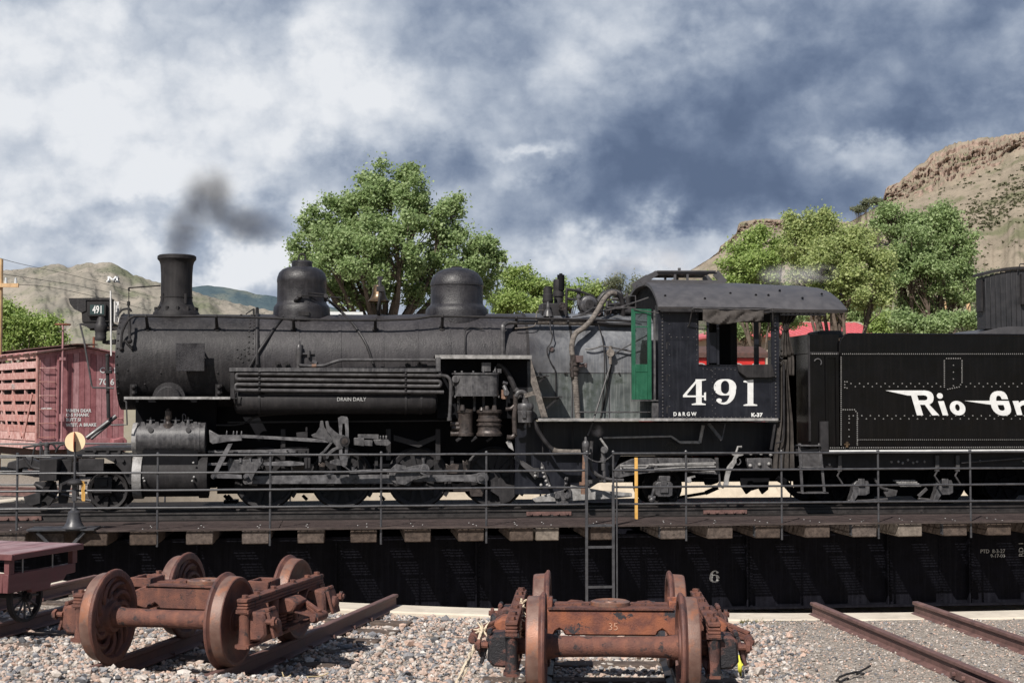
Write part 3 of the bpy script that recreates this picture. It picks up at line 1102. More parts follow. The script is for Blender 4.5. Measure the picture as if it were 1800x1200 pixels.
def ridge_hill(name, pts, d_ridge, d_base, m, ncol=420, nrow=90, gully=0.12, rough=0.01, power=1.15, seed=1.0, back=0.35):
 """a hillside rising from d_base to a skyline at d_ridge and falling away behind"""
 px = np.linspace(pts[0][0], pts[-1][0], ncol)
 py = prof(pts, px)
 dirs = np.array([(ray(a, 600).x, ray(a, 600).y) for a in px])
 dirs /= np.array([ray(a, 600).dot(_F) for a in px])[:, None]
 H = np.array([CAMZ + ray(a, b).z / math.hypot(ray(a, b).x, ray(a, b).y) * math.hypot(*dirs[i]) * d_ridge for i, (a, b) in enumerate(zip(px, py))])
 t = np.concatenate([np.linspace(0, 1, nrow), 1 + np.linspace(0.03, back, 14)])
 d = d_base + (d_ridge - d_base) * t
 X = dirs[:, 0][None] * d[:, None]
 Y = dirs[:, 1][None] * d[:, None]
 sh = np.where(t <= 1, t ** power, 1 - ((t - 1) / back) ** 1.3 * 1.02)[:, None]
 Z = H[None] * sh
 k = np.clip(t * (1.0 - t) * 4, 0, 1)[:, None] * (t <= 1)[:, None]
 sc = 6.0 / (px[-1] - px[0]) * 100
 U = px[None] / 100.0 + 0 * t[:, None]
 g1 = fbm(U * 1.0, t[:, None] * 1.1 + U * 0.3, 1.2, 5, seed, 0.55, True) - 0.6
 g2 = fbm(U, t[:, None] * 3.0, 9.0, 4, seed + 5) - 0.5
 Hm = H.max()
 Z = Z + (g1 * gully * k + g2 * rough * np.clip(t, 0, 1)[:, None]) * Hm
 Z[0] = -3
 V = np.stack([X, Y, Z], -1).reshape(-1, 3)
 o = np_mesh(name, V, grid_faces(len(t), ncol), m)
 o['kind'] = 'structure'
 if np.mean([p.normal.z for p in o.data.polygons][:200]) < 0:
  o.data.flip_normals()
 return o


def mesa(name, top, foot, d_foot, d_base, m, ncol=640, seed=3.0, flute=1.0, plateau=260.0, power=1.2, rise=(60, 24, 70), z_base=None):
 """slope up to a cliff foot, a fluted cliff, a plateau behind it"""
 px = np.linspace(top[0][0], top[-1][0], ncol)
 pt, pf = prof(top, px), prof(foot, px)
 pf = np.maximum(pf, pt + 0.8)
 dirs = np.array([(ray(a, 600).x, ray(a, 600).y) for a in px])
 dirs /= np.array([ray(a, 600).dot(_F) for a in px])[:, None]

 def hz(pyv, d):
  return np.array([CAMZ + ray(a, b).z / ray(a, b).dot(_F) * d for a, b in zip(px, pyv)])
 Hf = hz(pf, d_foot)
 cliff_run = d_foot * 0.032
 Ht = hz(pt, d_foot + cliff_run)
 n1, n2, n3 = rise
 rows_d, rows_z = [], []
 u = px / 100.0
 base_z = -3.0
 for i in range(n1):
  t = i / (n1 - 1)
  d = d_base + (d_foot - d_base) * t
  g = fbm(u, u * 0 + t * 0.9, 1.6, 5, seed, 0.55, True) - 0.6
  g2 = fbm(u, u * 0 + t * 2.5, 12.0, 4, seed + 9) - 0.5
  rows_d.append(np.full(ncol, d))
  rows_z.append(base_z + (Hf - base_z) * t ** power + (g * 0.055 * t * (1 - t) * 4 + g2 * 0.016 * t) * Hf)
 for i in range(1, n2 + 1):
  t = i / n2
  fl = (fbm(u, u * 0 + t * 1.0, 11.0, 6, seed + 2, 0.62, True) - 0.6) * flute
  fl2 = (fbm(u * 0.4, u * 0 + t * 5.0, 16.0, 3, seed + 4, 0.6) - 0.5) * flute * 0.35
  ledge = (np.floor(t * 4) / 4 * 0.5 + t * 0.5)
  rows_d.append(d_foot + cliff_run * (ledge + (fl + fl2) * 1.1 * math.sin(math.pi * min(t, 0.93))))
  jag = (fbm(u, u * 0, 30.0, 3, seed + 7) - 0.5) * 0.10 * t
  rows_z.append(Hf + (Ht - Hf) * (t + jag))
 for i in range(1, n3 + 1):
  t = i / n3
  rows_d.append(np.full(ncol, d_foot + cliff_run + plateau * t ** 1.4))
  rows_z.append(Ht * (1 - 0.03 * t) - 1.5 * t)
 rows_d.append(np.full(ncol, d_foot + cliff_run + plateau * 1.5))
 rows_z.append(np.full(ncol, -5.0))
 Dm, Z = np.array(rows_d), np.array(rows_z)
 X, Y = dirs[:, 0][None] * Dm, dirs[:, 1][None] * Dm
 o = np_mesh(name, np.stack([X, Y, Z], -1).reshape(-1, 3), grid_faces(len(rows_d), ncol), m, smooth=True)
 o['kind'] = 'structure'
 if np.mean([p.normal.z for p in o.data.polygons][:200]) < 0:
  o.data.flip_normals()
 return o, (px, dirs, Hf, d_foot, d_base, power)


hill_material('mountain_grass', (0.285, 0.255, 0.215), (0.195, 0.182, 0.155), (0.060, 0.066, 0.056), (0.30, 0.215, 0.175), (0.20, 0.155, 0.13), 0.010, 0.46, green=(0.145, 0.152, 0.105))
hill_material('far_forest_haze', (0.085, 0.115, 0.125), (0.060, 0.088, 0.105), (0.035, 0.055, 0.075), (0.12, 0.14, 0.14), (0.10, 0.12, 0.13), 0.006, 0.2, green=(0.17, 0.18, 0.15))  # distance haze is painted in as blue in the forest tones
hill_material('mesa_grass', (0.275, 0.232, 0.180), (0.205, 0.174, 0.135), (0.090, 0.085, 0.062), (0.34, 0.255, 0.212), (0.10, 0.070, 0.060), 0.06, 0.31, green=(0.150, 0.148, 0.092))

HILL_L = [(-420, 520), (-200, 490), (-60, 478), (0, 476), (20, 475), (45, 471), (75, 468), (90, 464), (100, 463), (112, 466), (120, 470), (132, 466), (150, 462), (165, 462),
  (178, 461), (195, 462), (203, 466), (218, 475), (240, 485), (262, 492), (285, 499), (340, 513), (400, 530), (480, 547), (560, 565), (680, 590), (850, 625), (1000, 650)]
hill_l = ridge_hill('mountain', HILL_L, 2600, 1850, MATS['mountain_grass'], ncol=560, nrow=150, gully=0.20, rough=0.030, power=1.1, seed=2.0)
HILL_F = [(150, 540), (300, 512), (340, 504), (365, 502), (390, 504), (420, 509), (450, 517), (485, 522), (540, 532), (620, 548), (760, 575), (950, 600), (1200, 620), (1500, 640)]
ridge_hill('forested_hill', HILL_F, 5200, 4200, MATS['far_forest_haze'], ncol=240, nrow=60, gully=0.10, rough=0.02, power=1.1, seed=5.0)
MESA_T = [(1480, 398), (1505, 385), (1535, 368), (1553, 358), (1556, 346), (1560, 330), (1572, 322), (1585, 318), (1600, 303), (1612, 293), (1628, 284), (1640, 270), (1655, 262), (1672, 254),
  (1690, 247), (1712, 245), (1730, 238), (1755, 239), (1780, 233), (1800, 231), (1860, 226), (1960, 220), (2150, 226), (2400, 240)]
MESA_F = [(1480, 399), (1505, 386), (1535, 369), (1553, 359), (1570, 356), (1600, 352), (1640, 338), (1680, 322), (1720, 306), (1760, 292), (1800, 262), (1900, 240), (2150, 234), (2400, 250)]
mesa_r, MESA_INFO = mesa('mesa', MESA_T, MESA_F, 760, 430, MATS['mesa_grass'], seed=3.0, power=1.15, flute=0.6)
MESA2_T = [(930, 690), (1020, 615), (1130, 520), (1170, 497), (1200, 483), (1230, 466), (1252, 452), (1264, 442), (1267, 432), (1278, 424), (1290, 414), (1296, 408), (1299, 393), (1306, 388), (1320, 386), (1345, 383), (1375, 384),
  (1400, 384), (1440, 387), (1500, 389), (1560, 384), (1700, 380), (1900, 390)]
MESA2_F = [(930, 691), (1020, 616), (1130, 521), (1170, 498), (1200, 484), (1230, 467), (1252, 453), (1264, 446), (1280, 440), (1300, 420), (1320, 413), (1350, 410), (1400, 409), (1450, 409), (1560, 410), (1700, 410), (1900, 410)]
mesa('far_mesa', MESA2_T, MESA2_F, 1250, 900, MATS['mesa_grass'], ncol=480, seed=8.0, power=1.2, flute=0.6)


def hill_shrubs():
 """low brush dotted over the near mesa slope, one uncountable cover"""
 px, dirs, Hf, d_foot, d_base, power = MESA_INFO
 me = mesa_r.data
 nv = len(me.vertices)
 co = np.empty(nv * 3, np.float32)
 me.vertices.foreach_get('co', co)
 co = co.reshape(-1, 640, 3)
 slope = co[8:60]
 V, Fc = [], []
 k = 0
 tries = 0
 while k < 6000 and tries < 90000:
  tries += 1
  i, j = RS.randint(0, slope.shape[0] - 1), RS.randint(40, 639)
  p = slope[i, j] + (slope[i + 1, min(j + 1, 639)] - slope[i, j]) * RS.rand()
  den = fbm(np.array([px[j] / 100.0]), np.array([i / 12.0]), 1.6, 3, 21.0)[0]
  if RS.rand() > sstep(0.45, 0.72, den) + 0.05:
   continue
  s = RS.uniform(0.35, 1.0)
  m_ = 7
  for q in range(m_):
   c = p + np.array([RS.normal(0, s * 0.6), RS.normal(0, s * 0.6), s * RS.uniform(0.1, 0.6)])
   a, b = RS.normal(0, 1, 3), RS.normal(0, 1, 3)
   a *= s * 0.55 / np.linalg.norm(a)
   b *= s * 0.45 / np.linalg.norm(b)
   o = len(V)
   V.extend([c - a - b, c + a - b, c + a + b, c - a + b])
   Fc.append((o, o + 1, o + 2, o + 3))
  k += 1
 m = mat('brush_leaf', (0.105, 0.105, 0.062), (0.062, 0.070, 0.040), 0.95, scale=0.05, spec=0.0)
 o = np_mesh('brush', np.array(V), np.array(Fc), m, smooth=False)
 tag(o, 'low dark brush dotted over the dry mesa slope', 'brush', kind='stuff')


hill_shrubs()


def hill_letter():
 """the white letter laid out on the mountain side"""
 def on(px, py):
  hit, loc, nrm, idx = hill_l.ray_cast(Vector((0, 0, CAMZ)), ray(px, py))
  return loc + Vector((0, 0, 1.5)) if hit else None
 c = on(198, 492)
 t = thing('hillside_letter', 'large white letter M laid on the mountainside', 'letter', tuple(c))
 s = (c - Vector((0, 0, CAMZ))).dot(_F) / FPX
 strokes = [((190, 495.5), (191.5, 489)), ((191.5, 488.6), (198, 494.2)), ((198, 494.2), (204.5, 488.6)), ((204.5, 489), (206, 495.5)), ((188, 495.8), (193.5, 495.8)), ((202.5, 495.8), (208, 495.8)), ((189, 488.4), (193.5, 488.4)), ((202.5, 488.4), (207, 488.4))]
 mb = MB()
 for i, (p, q) in enumerate(strokes):
  a, b = on(*p), on(*q)
  if a and b:
   mb.beam(a + Vector((0, 0, 0.05 * i)), b + Vector((0, 0, 0.05 * i)), 2.9 * s, 2.5, (0, 0, 1))
 mb.build('stone_letter', 'white_paint', t)


hill_letter()
# ------------------------------------------------------------------ turntable
BR_Y0, BR_Y1 = 24.2, 31.5
GIRD_Y = 25.35
XL, XR = PCX - 13.35, PCX + 13.35
bridge = thing('turntable_bridge', 'long black girder turntable bridge with wooden deck carrying the locomotive', 'turntable', (PCX, YC, -1.9))


def build_bridge():
 t = bridge
 # girders
 for gy in (GIRD_Y, 2 * YC - GIRD_Y):
  mb = MB()
  sg = -1 if gy < YC else 1
  mb.box(XL, XR, gy - 0.02, gy + 0.02, -1.72, -0.44)
  mb.box(XL, XR, gy - 0.16, gy + 0.16, -0.44, -0.405)
  mb.box(XL, XR, gy - 0.16, gy + 0.16, -1.755, -1.72)
  mb.build('girder', 'girder_black', t)
  if sg < 0:
   rv = MB()
   for px in (350, 592, 836, 1075, 1308, 1553, 1695, 1930):
    x = PX(px, GIRD_Y)
    sb = MB()
    sb.box(x - 0.012, x + 0.012, gy - 0.135, gy - 0.02, -1.72, -0.44)
    sb.box(x + 0.012, x + 0.13, gy - 0.032, gy - 0.02, -1.72, -0.44)
    sb.box(x - 0.55, x - 0.45, gy - 0.026, gy - 0.02, -1.72, -0.44)
    sb.build('stiffener', 'girder_black', t)
    for k in range(14):
     z = -1.66 + k * 0.088
     rv.dot((x + 0.075, gy - 0.032, z), 0.017, 0.014)
     rv.dot((x - 0.50, gy - 0.026, z), 0.017, 0.014)
   rv.build('rivets', 'girder_black', t, kind='stuff')
 # lettering on the girder
 lettering('painted_date', 'PTD  8-3-27', 0.098, P(1723, 971.5, GIRD_Y - 0.034), 'dull_white', t, track=0.98)
 lettering('painted_date', '9-17-00', 0.092, P(1741, 979.5, GIRD_Y - 0.034), 'dull_white', t, track=0.98)
 q = P(1799, 978, GIRD_Y - 0.034)
 lettering('painted_mark', 'RD 1', 0.13, q, 'dull_white', t, face=Matrix.Rotation(R(-90), 4, 'Y'))
 # ties: their sawn ends line the edge of the deck
 tie_px = [20, 88, 165, 252, 351, 449, 546.5, 639.5, 734.5, 828.5, 917, 962.5, 1058.5, 1183.5, 1266, 1350.5, 1437.5, 1520.5, 1600, 1680.5, 1758, 1838, 1915]
 for i, px in enumerate(tie_px):
  x = PX(px, BR_Y0, 940)
  mb = MB()
  w = 0.222 if i != 10 else 0.205
  if i == 11:
   w = 0.20
  ch = RS.uniform(0.0, 0.05)
  e = RS.uniform(-0.02, 0.03)
  if i == 11:
   x += 0.0
  top = -0.166
  bot = -0.388
  prof_ = [(x - w, bot), (x + w, bot), (x + w, top), (x - w, top)]
  mb.prism(prof_, BR_Y0 + e, BR_Y1 - 0.02)
  o = mb.build('tie', 'tie_pale' if i in (11, 18) else 'tie_wood', t, bevel=0.014)
  cl = MB()
  cl.box(x - w - 0.013, x - w - 0.001, BR_Y0 + 0.03, BR_Y0 + 0.14, bot + 0.02, top - 0.01)
  cl.hexbolt((x - w - 0.013, BR_Y0 + 0.08, -0.34), 0.016, 0.015, (-1, 0, 0))
  if i in (13, 15, 17, 19):
   cl.build('tie_clip', 'rail_pipe', t)
 # walkway of bar grating in panels: sun falls through it in fine stripes
 ya, yb = BR_Y0 - 0.04, 25.78
 for q in range(2):
  mb = MB()
  mb.box(XL, XR, 25.79 + 0.225 * q, 26.005 + 0.225 * q, -0.19, -0.14)
  mb.build('deck_plank', 'plank_black', t)
 xs = [XL]
 while xs[-1] < XR - 1.0:
  xs.append(min(XR, xs[-1] + RS.uniform(1.7, 2.3)))
 for a, b in zip(xs[:-1], xs[1:]):
  for (y0, y1) in ((ya, ya + 1.02), (ya + 1.035, yb)):
   mb = MB()
   dz = RS.uniform(-0.005, 0.005)
   n = int((y1 - y0) / 0.041)
   for k in range(n + 1):
    y = y0 + (y1 - y0 - 0.006) * k / n
    mb.box(a + 0.006, b - 0.006, y, y + 0.006, -0.157 + dz, -0.129 + dz)
   m_ = int((b - a) / 0.11)
   for k in range(m_ + 1):
    x = a + 0.006 + (b - a - 0.02) * k / m_
    mb.box(x, x + 0.007, y0 + 0.001, y1 - 0.001, -0.146 + dz, -0.1305 + dz)
   mb.build('grating_panel', 'grating', t)
 for yy in (ya - 0.012, ya + 1.022):
  mb = MB()
  mb.box(XL, XR, yy, yy + 0.012, -0.158, -0.127)
  mb.build('edge_bar', 'deck_wood', t)
 # planks between and behind the rails
 for (ya, yb) in ((26.98, 27.84), (28.05, 31.3)):
  n = max(1, int((yb - ya) / 0.3))
  for k in range(n):
   a = ya + (yb - ya) * k / n
   mb = MB()
   mb.box(XL, XR, a + 0.01, a + (yb - ya) / n - 0.015, -0.2, -0.155)
   mb.build('deck_plank', 'plank_black', t)
 # nail heads and bolts along the deck
 nb = MB()
 for i, px in enumerate(tie_px):
  x = PX(px, BR_Y0, 940)
  for yy in (BR_Y0 + 0.08, BR_Y0 + 0.35, BR_Y0 + 0.65):
   nb.dot((x + RS.uniform(-0.1, 0.1), yy + RS.uniform(-0.02, 0.02), -0.128), 0.014, 0.010, (0, 0, 1))
 nb.build('nail_heads', 'bright_iron', t, kind='stuff')
 # rails
 for ry, z, m in ((26.36, -0.02, 'rail_dark'), (YC - 0.487, 0.0, 'rail_dark'), (YC + 0.487, 0.0, 'rail_dark')):
  mb = MB()
  M = Matrix.Translation((XL, ry, z)) @ Matrix.Rotation(R(-90), 4, 'Z')
  mb.prism(rail_profile(), 0, XR - XL, M)
  mb.build('rail', m, t)
 for px in (30, 965, 1275):
  x = PX(px, 26.3, 900)
  mb = MB()
  mb.box(x - 0.42, x + 0.42, 26.30, 26.335, -0.125, -0.055)
  for k in range(5):
   mb.hexbolt((x - 0.34 + 0.17 * k, 26.30, -0.09), 0.026, 0.03)
  mb.build('joint_bar', 'rail_rust', t)
 for px in range(60, 1800, 130):
  x = PX(px, 26.3, 900)
  mb = MB()
  mb.box(x - 0.09, x + 0.09, 26.22, 26.50, -0.152, -0.137)
  mb.box(x - 0.02, x + 0.02, 26.275, 26.31, -0.14, -0.11)
  mb.build('tie_plate', 'rail_dark', t)
 # support under the deck in the middle
 mb = MB()
 mb.cyl((PCX, YC, -1.95), (PCX, YC, -0.45), 0.9, seg=24)
 mb.build('pivot', 'girder_black', t)
 # edge plate where the switch stand sits
 mb = MB()
 a, b = PX(47, BR_Y0 - 0.1, 935), PX(166, BR_Y0 - 0.1, 935)
 mb.box(a, b, BR_Y0 - 0.16, BR_Y0 + 0.5, -0.124, -0.10)
 for s in (a + 0.16, b - 0.16):
  mb.beam((s, BR_Y0 - 0.1, -0.15), (s + (0.25 if s < (a + b) / 2 else -0.25), BR_Y0 - 0.02, -0.42), 0.05, 0.05)
 mb.build('stand_plate', 'rail_pipe', t)


build_bridge()


def glyph_nine(mb, cx, cy, w, h, y, S, turn=False):
 """serif nine drawn as strokes: S maps (px, py) to (x, z)"""
 def T(p):
  x, z = p
  if turn:
   x, z = 2 * cx - x, 2 * cy - z
  return S(x, z)

 def strip(path, widths, closed, yy):
  L_, R_ = [], []
  n = len(path)
  for i, (x, z) in enumerate(path):
   a = path[(i - 1) % n] if closed or i > 0 else path[i]
   b = path[(i + 1) % n] if closed or i < n - 1 else path[i]
   dx, dz = b[0] - a[0], b[1] - a[1]
   l = math.hypot(dx, dz) or 1
   nx, nz = -dz / l * widths[i], dx / l * widths[i]
   L_.append((x + nx, z + nz))
   R_.append((x - nx, z - nz))
  if closed:
   # outer loop and hole
   a1 = sum(L_[i][0] * L_[(i + 1) % n][1] - L_[(i + 1) % n][0] * L_[i][1] for i in range(n))
   a2 = sum(R_[i][0] * R_[(i + 1) % n][1] - R_[(i + 1) % n][0] * R_[i][1] for i in range(n))
   o_, h_ = (L_, R_) if abs(a1) > abs(a2) else (R_, L_)
   mb.plate([T(p) for p in o_], [[T(p) for p in h_]], yy)
  else:
   mb.plate([T(p) for p in L_ + R_[::-1]], [], yy)
 bx, by = cx, cy - 0.19 * h
 rx, ry = 0.36 * w, 0.285 * h
 n = 40
 path = [(bx + rx * math.cos(2 * math.pi * i / n), by + ry * math.sin(2 * math.pi * i / n)) for i in range(n)]
 wd = [0.028 * h + 0.135 * w * abs(math.cos(2 * math.pi * i / n)) ** 1.6 for i in range(n)]
 strip(path, wd, True, y)
 tail = [(bx + rx, by - 0.02 * h), (bx + rx * 0.99, by + 0.22 * h), (bx + rx * 0.80, by + 0.42 * h), (bx + rx * 0.35, by + 0.575 * h),
   (bx - rx * 0.15, by + 0.625 * h), (bx - rx * 0.62, by + 0.60 * h), (bx - rx * 0.9, by + 0.545 * h)]
 tw = [0.145 * w, 0.14 * w, 0.11 * w, 0.07 * w, 0.045 * w, 0.04 * w, 0.05 * w]
 sp = smooth_path([Vector((a, b, 0)) for a, b in tail], 5)
 tt = np.interp(np.linspace(0, 6, len(sp)), range(7), tw)
 strip([(p.x, p.y) for p in sp], list(tt), False, y - 0.0006)
 c = (bx - rx * 0.78, by + 0.505 * h)
 mb.plate([T((c[0] + 0.13 * w * math.cos(2 * math.pi * i / 20), c[1] + 0.078 * h * math.sin(2 * math.pi * i / 20))) for i in range(20)], [], y - 0.0012)


def bridge_six():
 mb = MB()
 yy = GIRD_Y - 0.027

 def S(px, py):
  q = P(px, py, yy)
  return (q.x, q.z)
 glyph_nine(mb, 1256, 1012, 17, 21, yy, S, turn=True)
 mb.build('painted_number', 'dull_white', bridge)


bridge_six()


def railing(label, y, post_px, zs, x0, x1, group, gap=None, ztop=None):
 t = thing('handrail', label, 'railing', (PX(900, y), y, -0.2), group)
 for px in post_px:
  x = PX(px, y, 870)
  mb = MB()
  mb.cyl((x, y, -0.42 if y < YC else -0.2), (x, y, zs[0] + 0.02), 0.019, seg=8)
  mb.ball((x, y, zs[0] + 0.025), 0.03, 8, 5)
  mb.build('post', 'rail_pipe', t)
 for z in zs:
  for (a, b) in ((x0, gap[0]), (gap[1], x1)) if gap else ((x0, x1),):
   pts = [(a + (b - a) * k / 40, y - 0.02 + RS.normal(0, 0.004), z + RS.normal(0, 0.0016)) for k in range(41)]
   mb = MB()
   mb.tube(pts, 0.0185, 8)
   mb.build('rail_bar', 'rail_pipe', t)
 return t


HY = BR_Y0 + 0.02
_zt = PZ(799, HY, 500)
_zb = PZ(890, HY, 500)
ZS = [_zt + (_zb - _zt) * k / 3 for k in range(4)]
railing('black four bar pipe railing along the near edge of the turntable deck', HY, [30, 277, 475, 670, 855, 1032, 1078, 1206, 1374, 1544, 1706, 1870], ZS, XL, XR,
  'pipe railings of the turntable', gap=(PX(1032, HY), PX(1076, HY)))
railing('black pipe railing on the far edge of the turntable deck', BR_Y1 - 0.1, [-150, 70, 290, 510, 730, 950, 1170, 1390, 1610, 1830], ZS, XL, XR, 'pipe railings of the turntable')


def ladder():
 y = HY - 0.10
 xa, xb = PX(1031, y, 950), PX(1078, y, 950)
 t = thing('ladder', 'narrow black steel ladder hanging from the turntable deck into the pit', 'ladder', ((xa + xb) / 2, y, -1.9))
 for x in (xa, xb):
  mb = MB()
  mb.box(x - 0.022, x + 0.022, y - 0.02, y + 0.02, -1.75, PZ(852, y, 1050) if x == xb else PZ(800, y, 1050))
  mb.build('side_rail', 'rail_pipe', t)
 mb = MB()
 mb.cyl((xb + 0.068, y + 0.02, -1.7), (xb + 0.068, y + 0.02, PZ(842, y, 1050)), 0.014, seg=8)
 mb.build('grab_rod', 'rail_pipe', t)
 for py in (923, 961, 1031, 1100):
  z = PZ(py, y, 1050)
  mb = MB()
  mb.box(xa + 0.022, xb - 0.022, y - 0.018, y + 0.018, z - 0.02, z + 0.02)
  mb.build('rung', 'rail_pipe', t)
 # chain across the gap in the railing
 c = thing('safety_chain', 'sagging chain across the railing gap above the ladder', 'chain', ((xa + xb) / 2, HY, 0.9))
 a, b = Vector((PX(1030, HY), HY, PZ(801, HY, 1050))), Vector((PX(1076, HY), HY, PZ(799, HY, 1050)))
 mb = MB()
 for k in range(14):
  t0, t1 = k / 14, (k + 0.85) / 14
  p0, p1 = a.lerp(b, t0), a.lerp(b, t1)
  p0.z -= 0.11 * 4 * t0 * (1 - t0)
  p1.z -= 0.11 * 4 * t1 * (1 - t1)
  mb.cyl(p0, p1, 0.012 if k % 2 else 0.009, seg=6)
 mb.build('chain', 'grey_iron', c)


ladder()


def switch_stand():
 y = BR_Y0 - 0.02
 b0 = P(130, 930, y)
 t = thing('switch_stand', 'turntable lock stand with a round cream target on a flared iron base', 'switch stand', (b0.x, y, -0.125))
 x = b0.x
 mb = MB()
 mb.lathe([(0.20, 0), (0.20, 0.02), (0.165, 0.035), (0.125, 0.10), (0.105, 0.20), (0.10, 0.27), (0.06, 0.30), (0.05, 0.34)], (x, y, -0.099), 'Z', 12, smooth=False)
 for k in range(4):
  an = R(45 + 90 * k)
  mb.hexbolt((x + 0.17 * math.cos(an), y + 0.17 * math.sin(an), -0.10), 0.02, 0.03, (0, 0, 1))
 mb.build('base', 'rail_pipe', t, bevel=0.004)
 mb = MB()
 mb.cyl((x, y, 0.15), (x, y, PZ(776, y, 130)), 0.018, seg=8)
 mb.box(x - 0.035, x + 0.035, y - 0.03, y + 0.03, PZ(880, y, 130), PZ(845, y, 130))
 mb.build('mast', 'rail_pipe', t)
 z = PZ(848, y, 130)
 mb = MB()
 mb.lathe([(0.0, -0.03), (0.13, -0.03), (0.14, 0.0), (0.12, 0.03), (0.05, 0.06), (0.0, 0.06)], (x + 0.01, y, z), 'Z', 14)
 mb.beam((x - 0.02, y - 0.02, z + 0.06), (x - 0.20, y - 0.05, z - 0.02), 0.05, 0.04)
 mb.beam((x - 0.20, y - 0.05, z - 0.01), (x - 0.22, y - 0.05, z - 0.14), 0.05, 0.04)
 mb.box(x - 0.05, x + 0.2, y - 0.02, y + 0.02, z - 0.02, z + 0.02)
 mb.build('lever_head', 'dark_iron', t)
 hp = MB()
 a = P(146, 845, y)
 hp.beam((a.x, y - 0.03, a.z), P(147, 878, y) - Vector((0, 0.05, 0)), 0.045, 0.02)
 hp.build('handle', 'yellow_paint', t)
 c = P(131, 776, y)
 r = 17.5 * (c - Vector((0, 0, CAMZ))).dot(_F) / FPX
 mb = MB()
 mb.lathe([(0.001, -0.006), (r, -0.006), (r, 0.006), (0.001, 0.006)], (x, y, c.z), 'Y', 32, smooth=False)
 d = mb.build('target', 'cream_paint', t)
 # the second target blade stands edge-on through the first
 mb = MB()
 n = 18
 poly = [(r * 0.98 * math.cos(math.pi * i / n - math.pi / 2), r * 0.98 * math.sin(math.pi * i / n - math.pi / 2)) for i in range(n + 1)]
 M = Matrix.Translation((x - 0.012, y - 0.008, c.z)) @ Matrix.Rotation(R(-84), 4, 'Z')
 mb.prism(poly, -0.004, 0.004, M)
 mb.build('cross_blade', 'red_paint', d)


switch_stand()


def stake():
 y = BR_Y0 + 1.2
 a = P(1118.5, 905, y)
 top = P(1118.5, 804, y)
 t = thing('marker_post', 'slim yellow wooden post standing on the deck', 'post', (a.x, y, -0.15))
 mb = MB()
 mb.box(a.x - 0.028, a.x + 0.028, y - 0.02, y + 0.02, -0.15, top.z)
 mb.build('post_board', 'yellow_paint', t, bevel=0.004)


stake()
# ------------------------------------------------------------------ locomotive
def L(px, py, dy):
 return P(px, py, YC + dy)


def LX_(px, dy, py=700):
 return L(px, py, dy).x


def LZ_(py, dy, px=700):
 return L(px, py, dy).z


loco = thing('steam_locomotive', 'black steam locomotive number 491 with smokestack, two domes and open cab standing on the turntable', 'locomotive', (LX_(735, 0), YC, 0))

ZTOP = LZ_(553, 0, 400)
BR = 0.90
BZ = ZTOP - BR


def side_poly(pts, dy):
 return [(L(a, b, dy).x, L(a, b, dy).z) for a, b in pts]


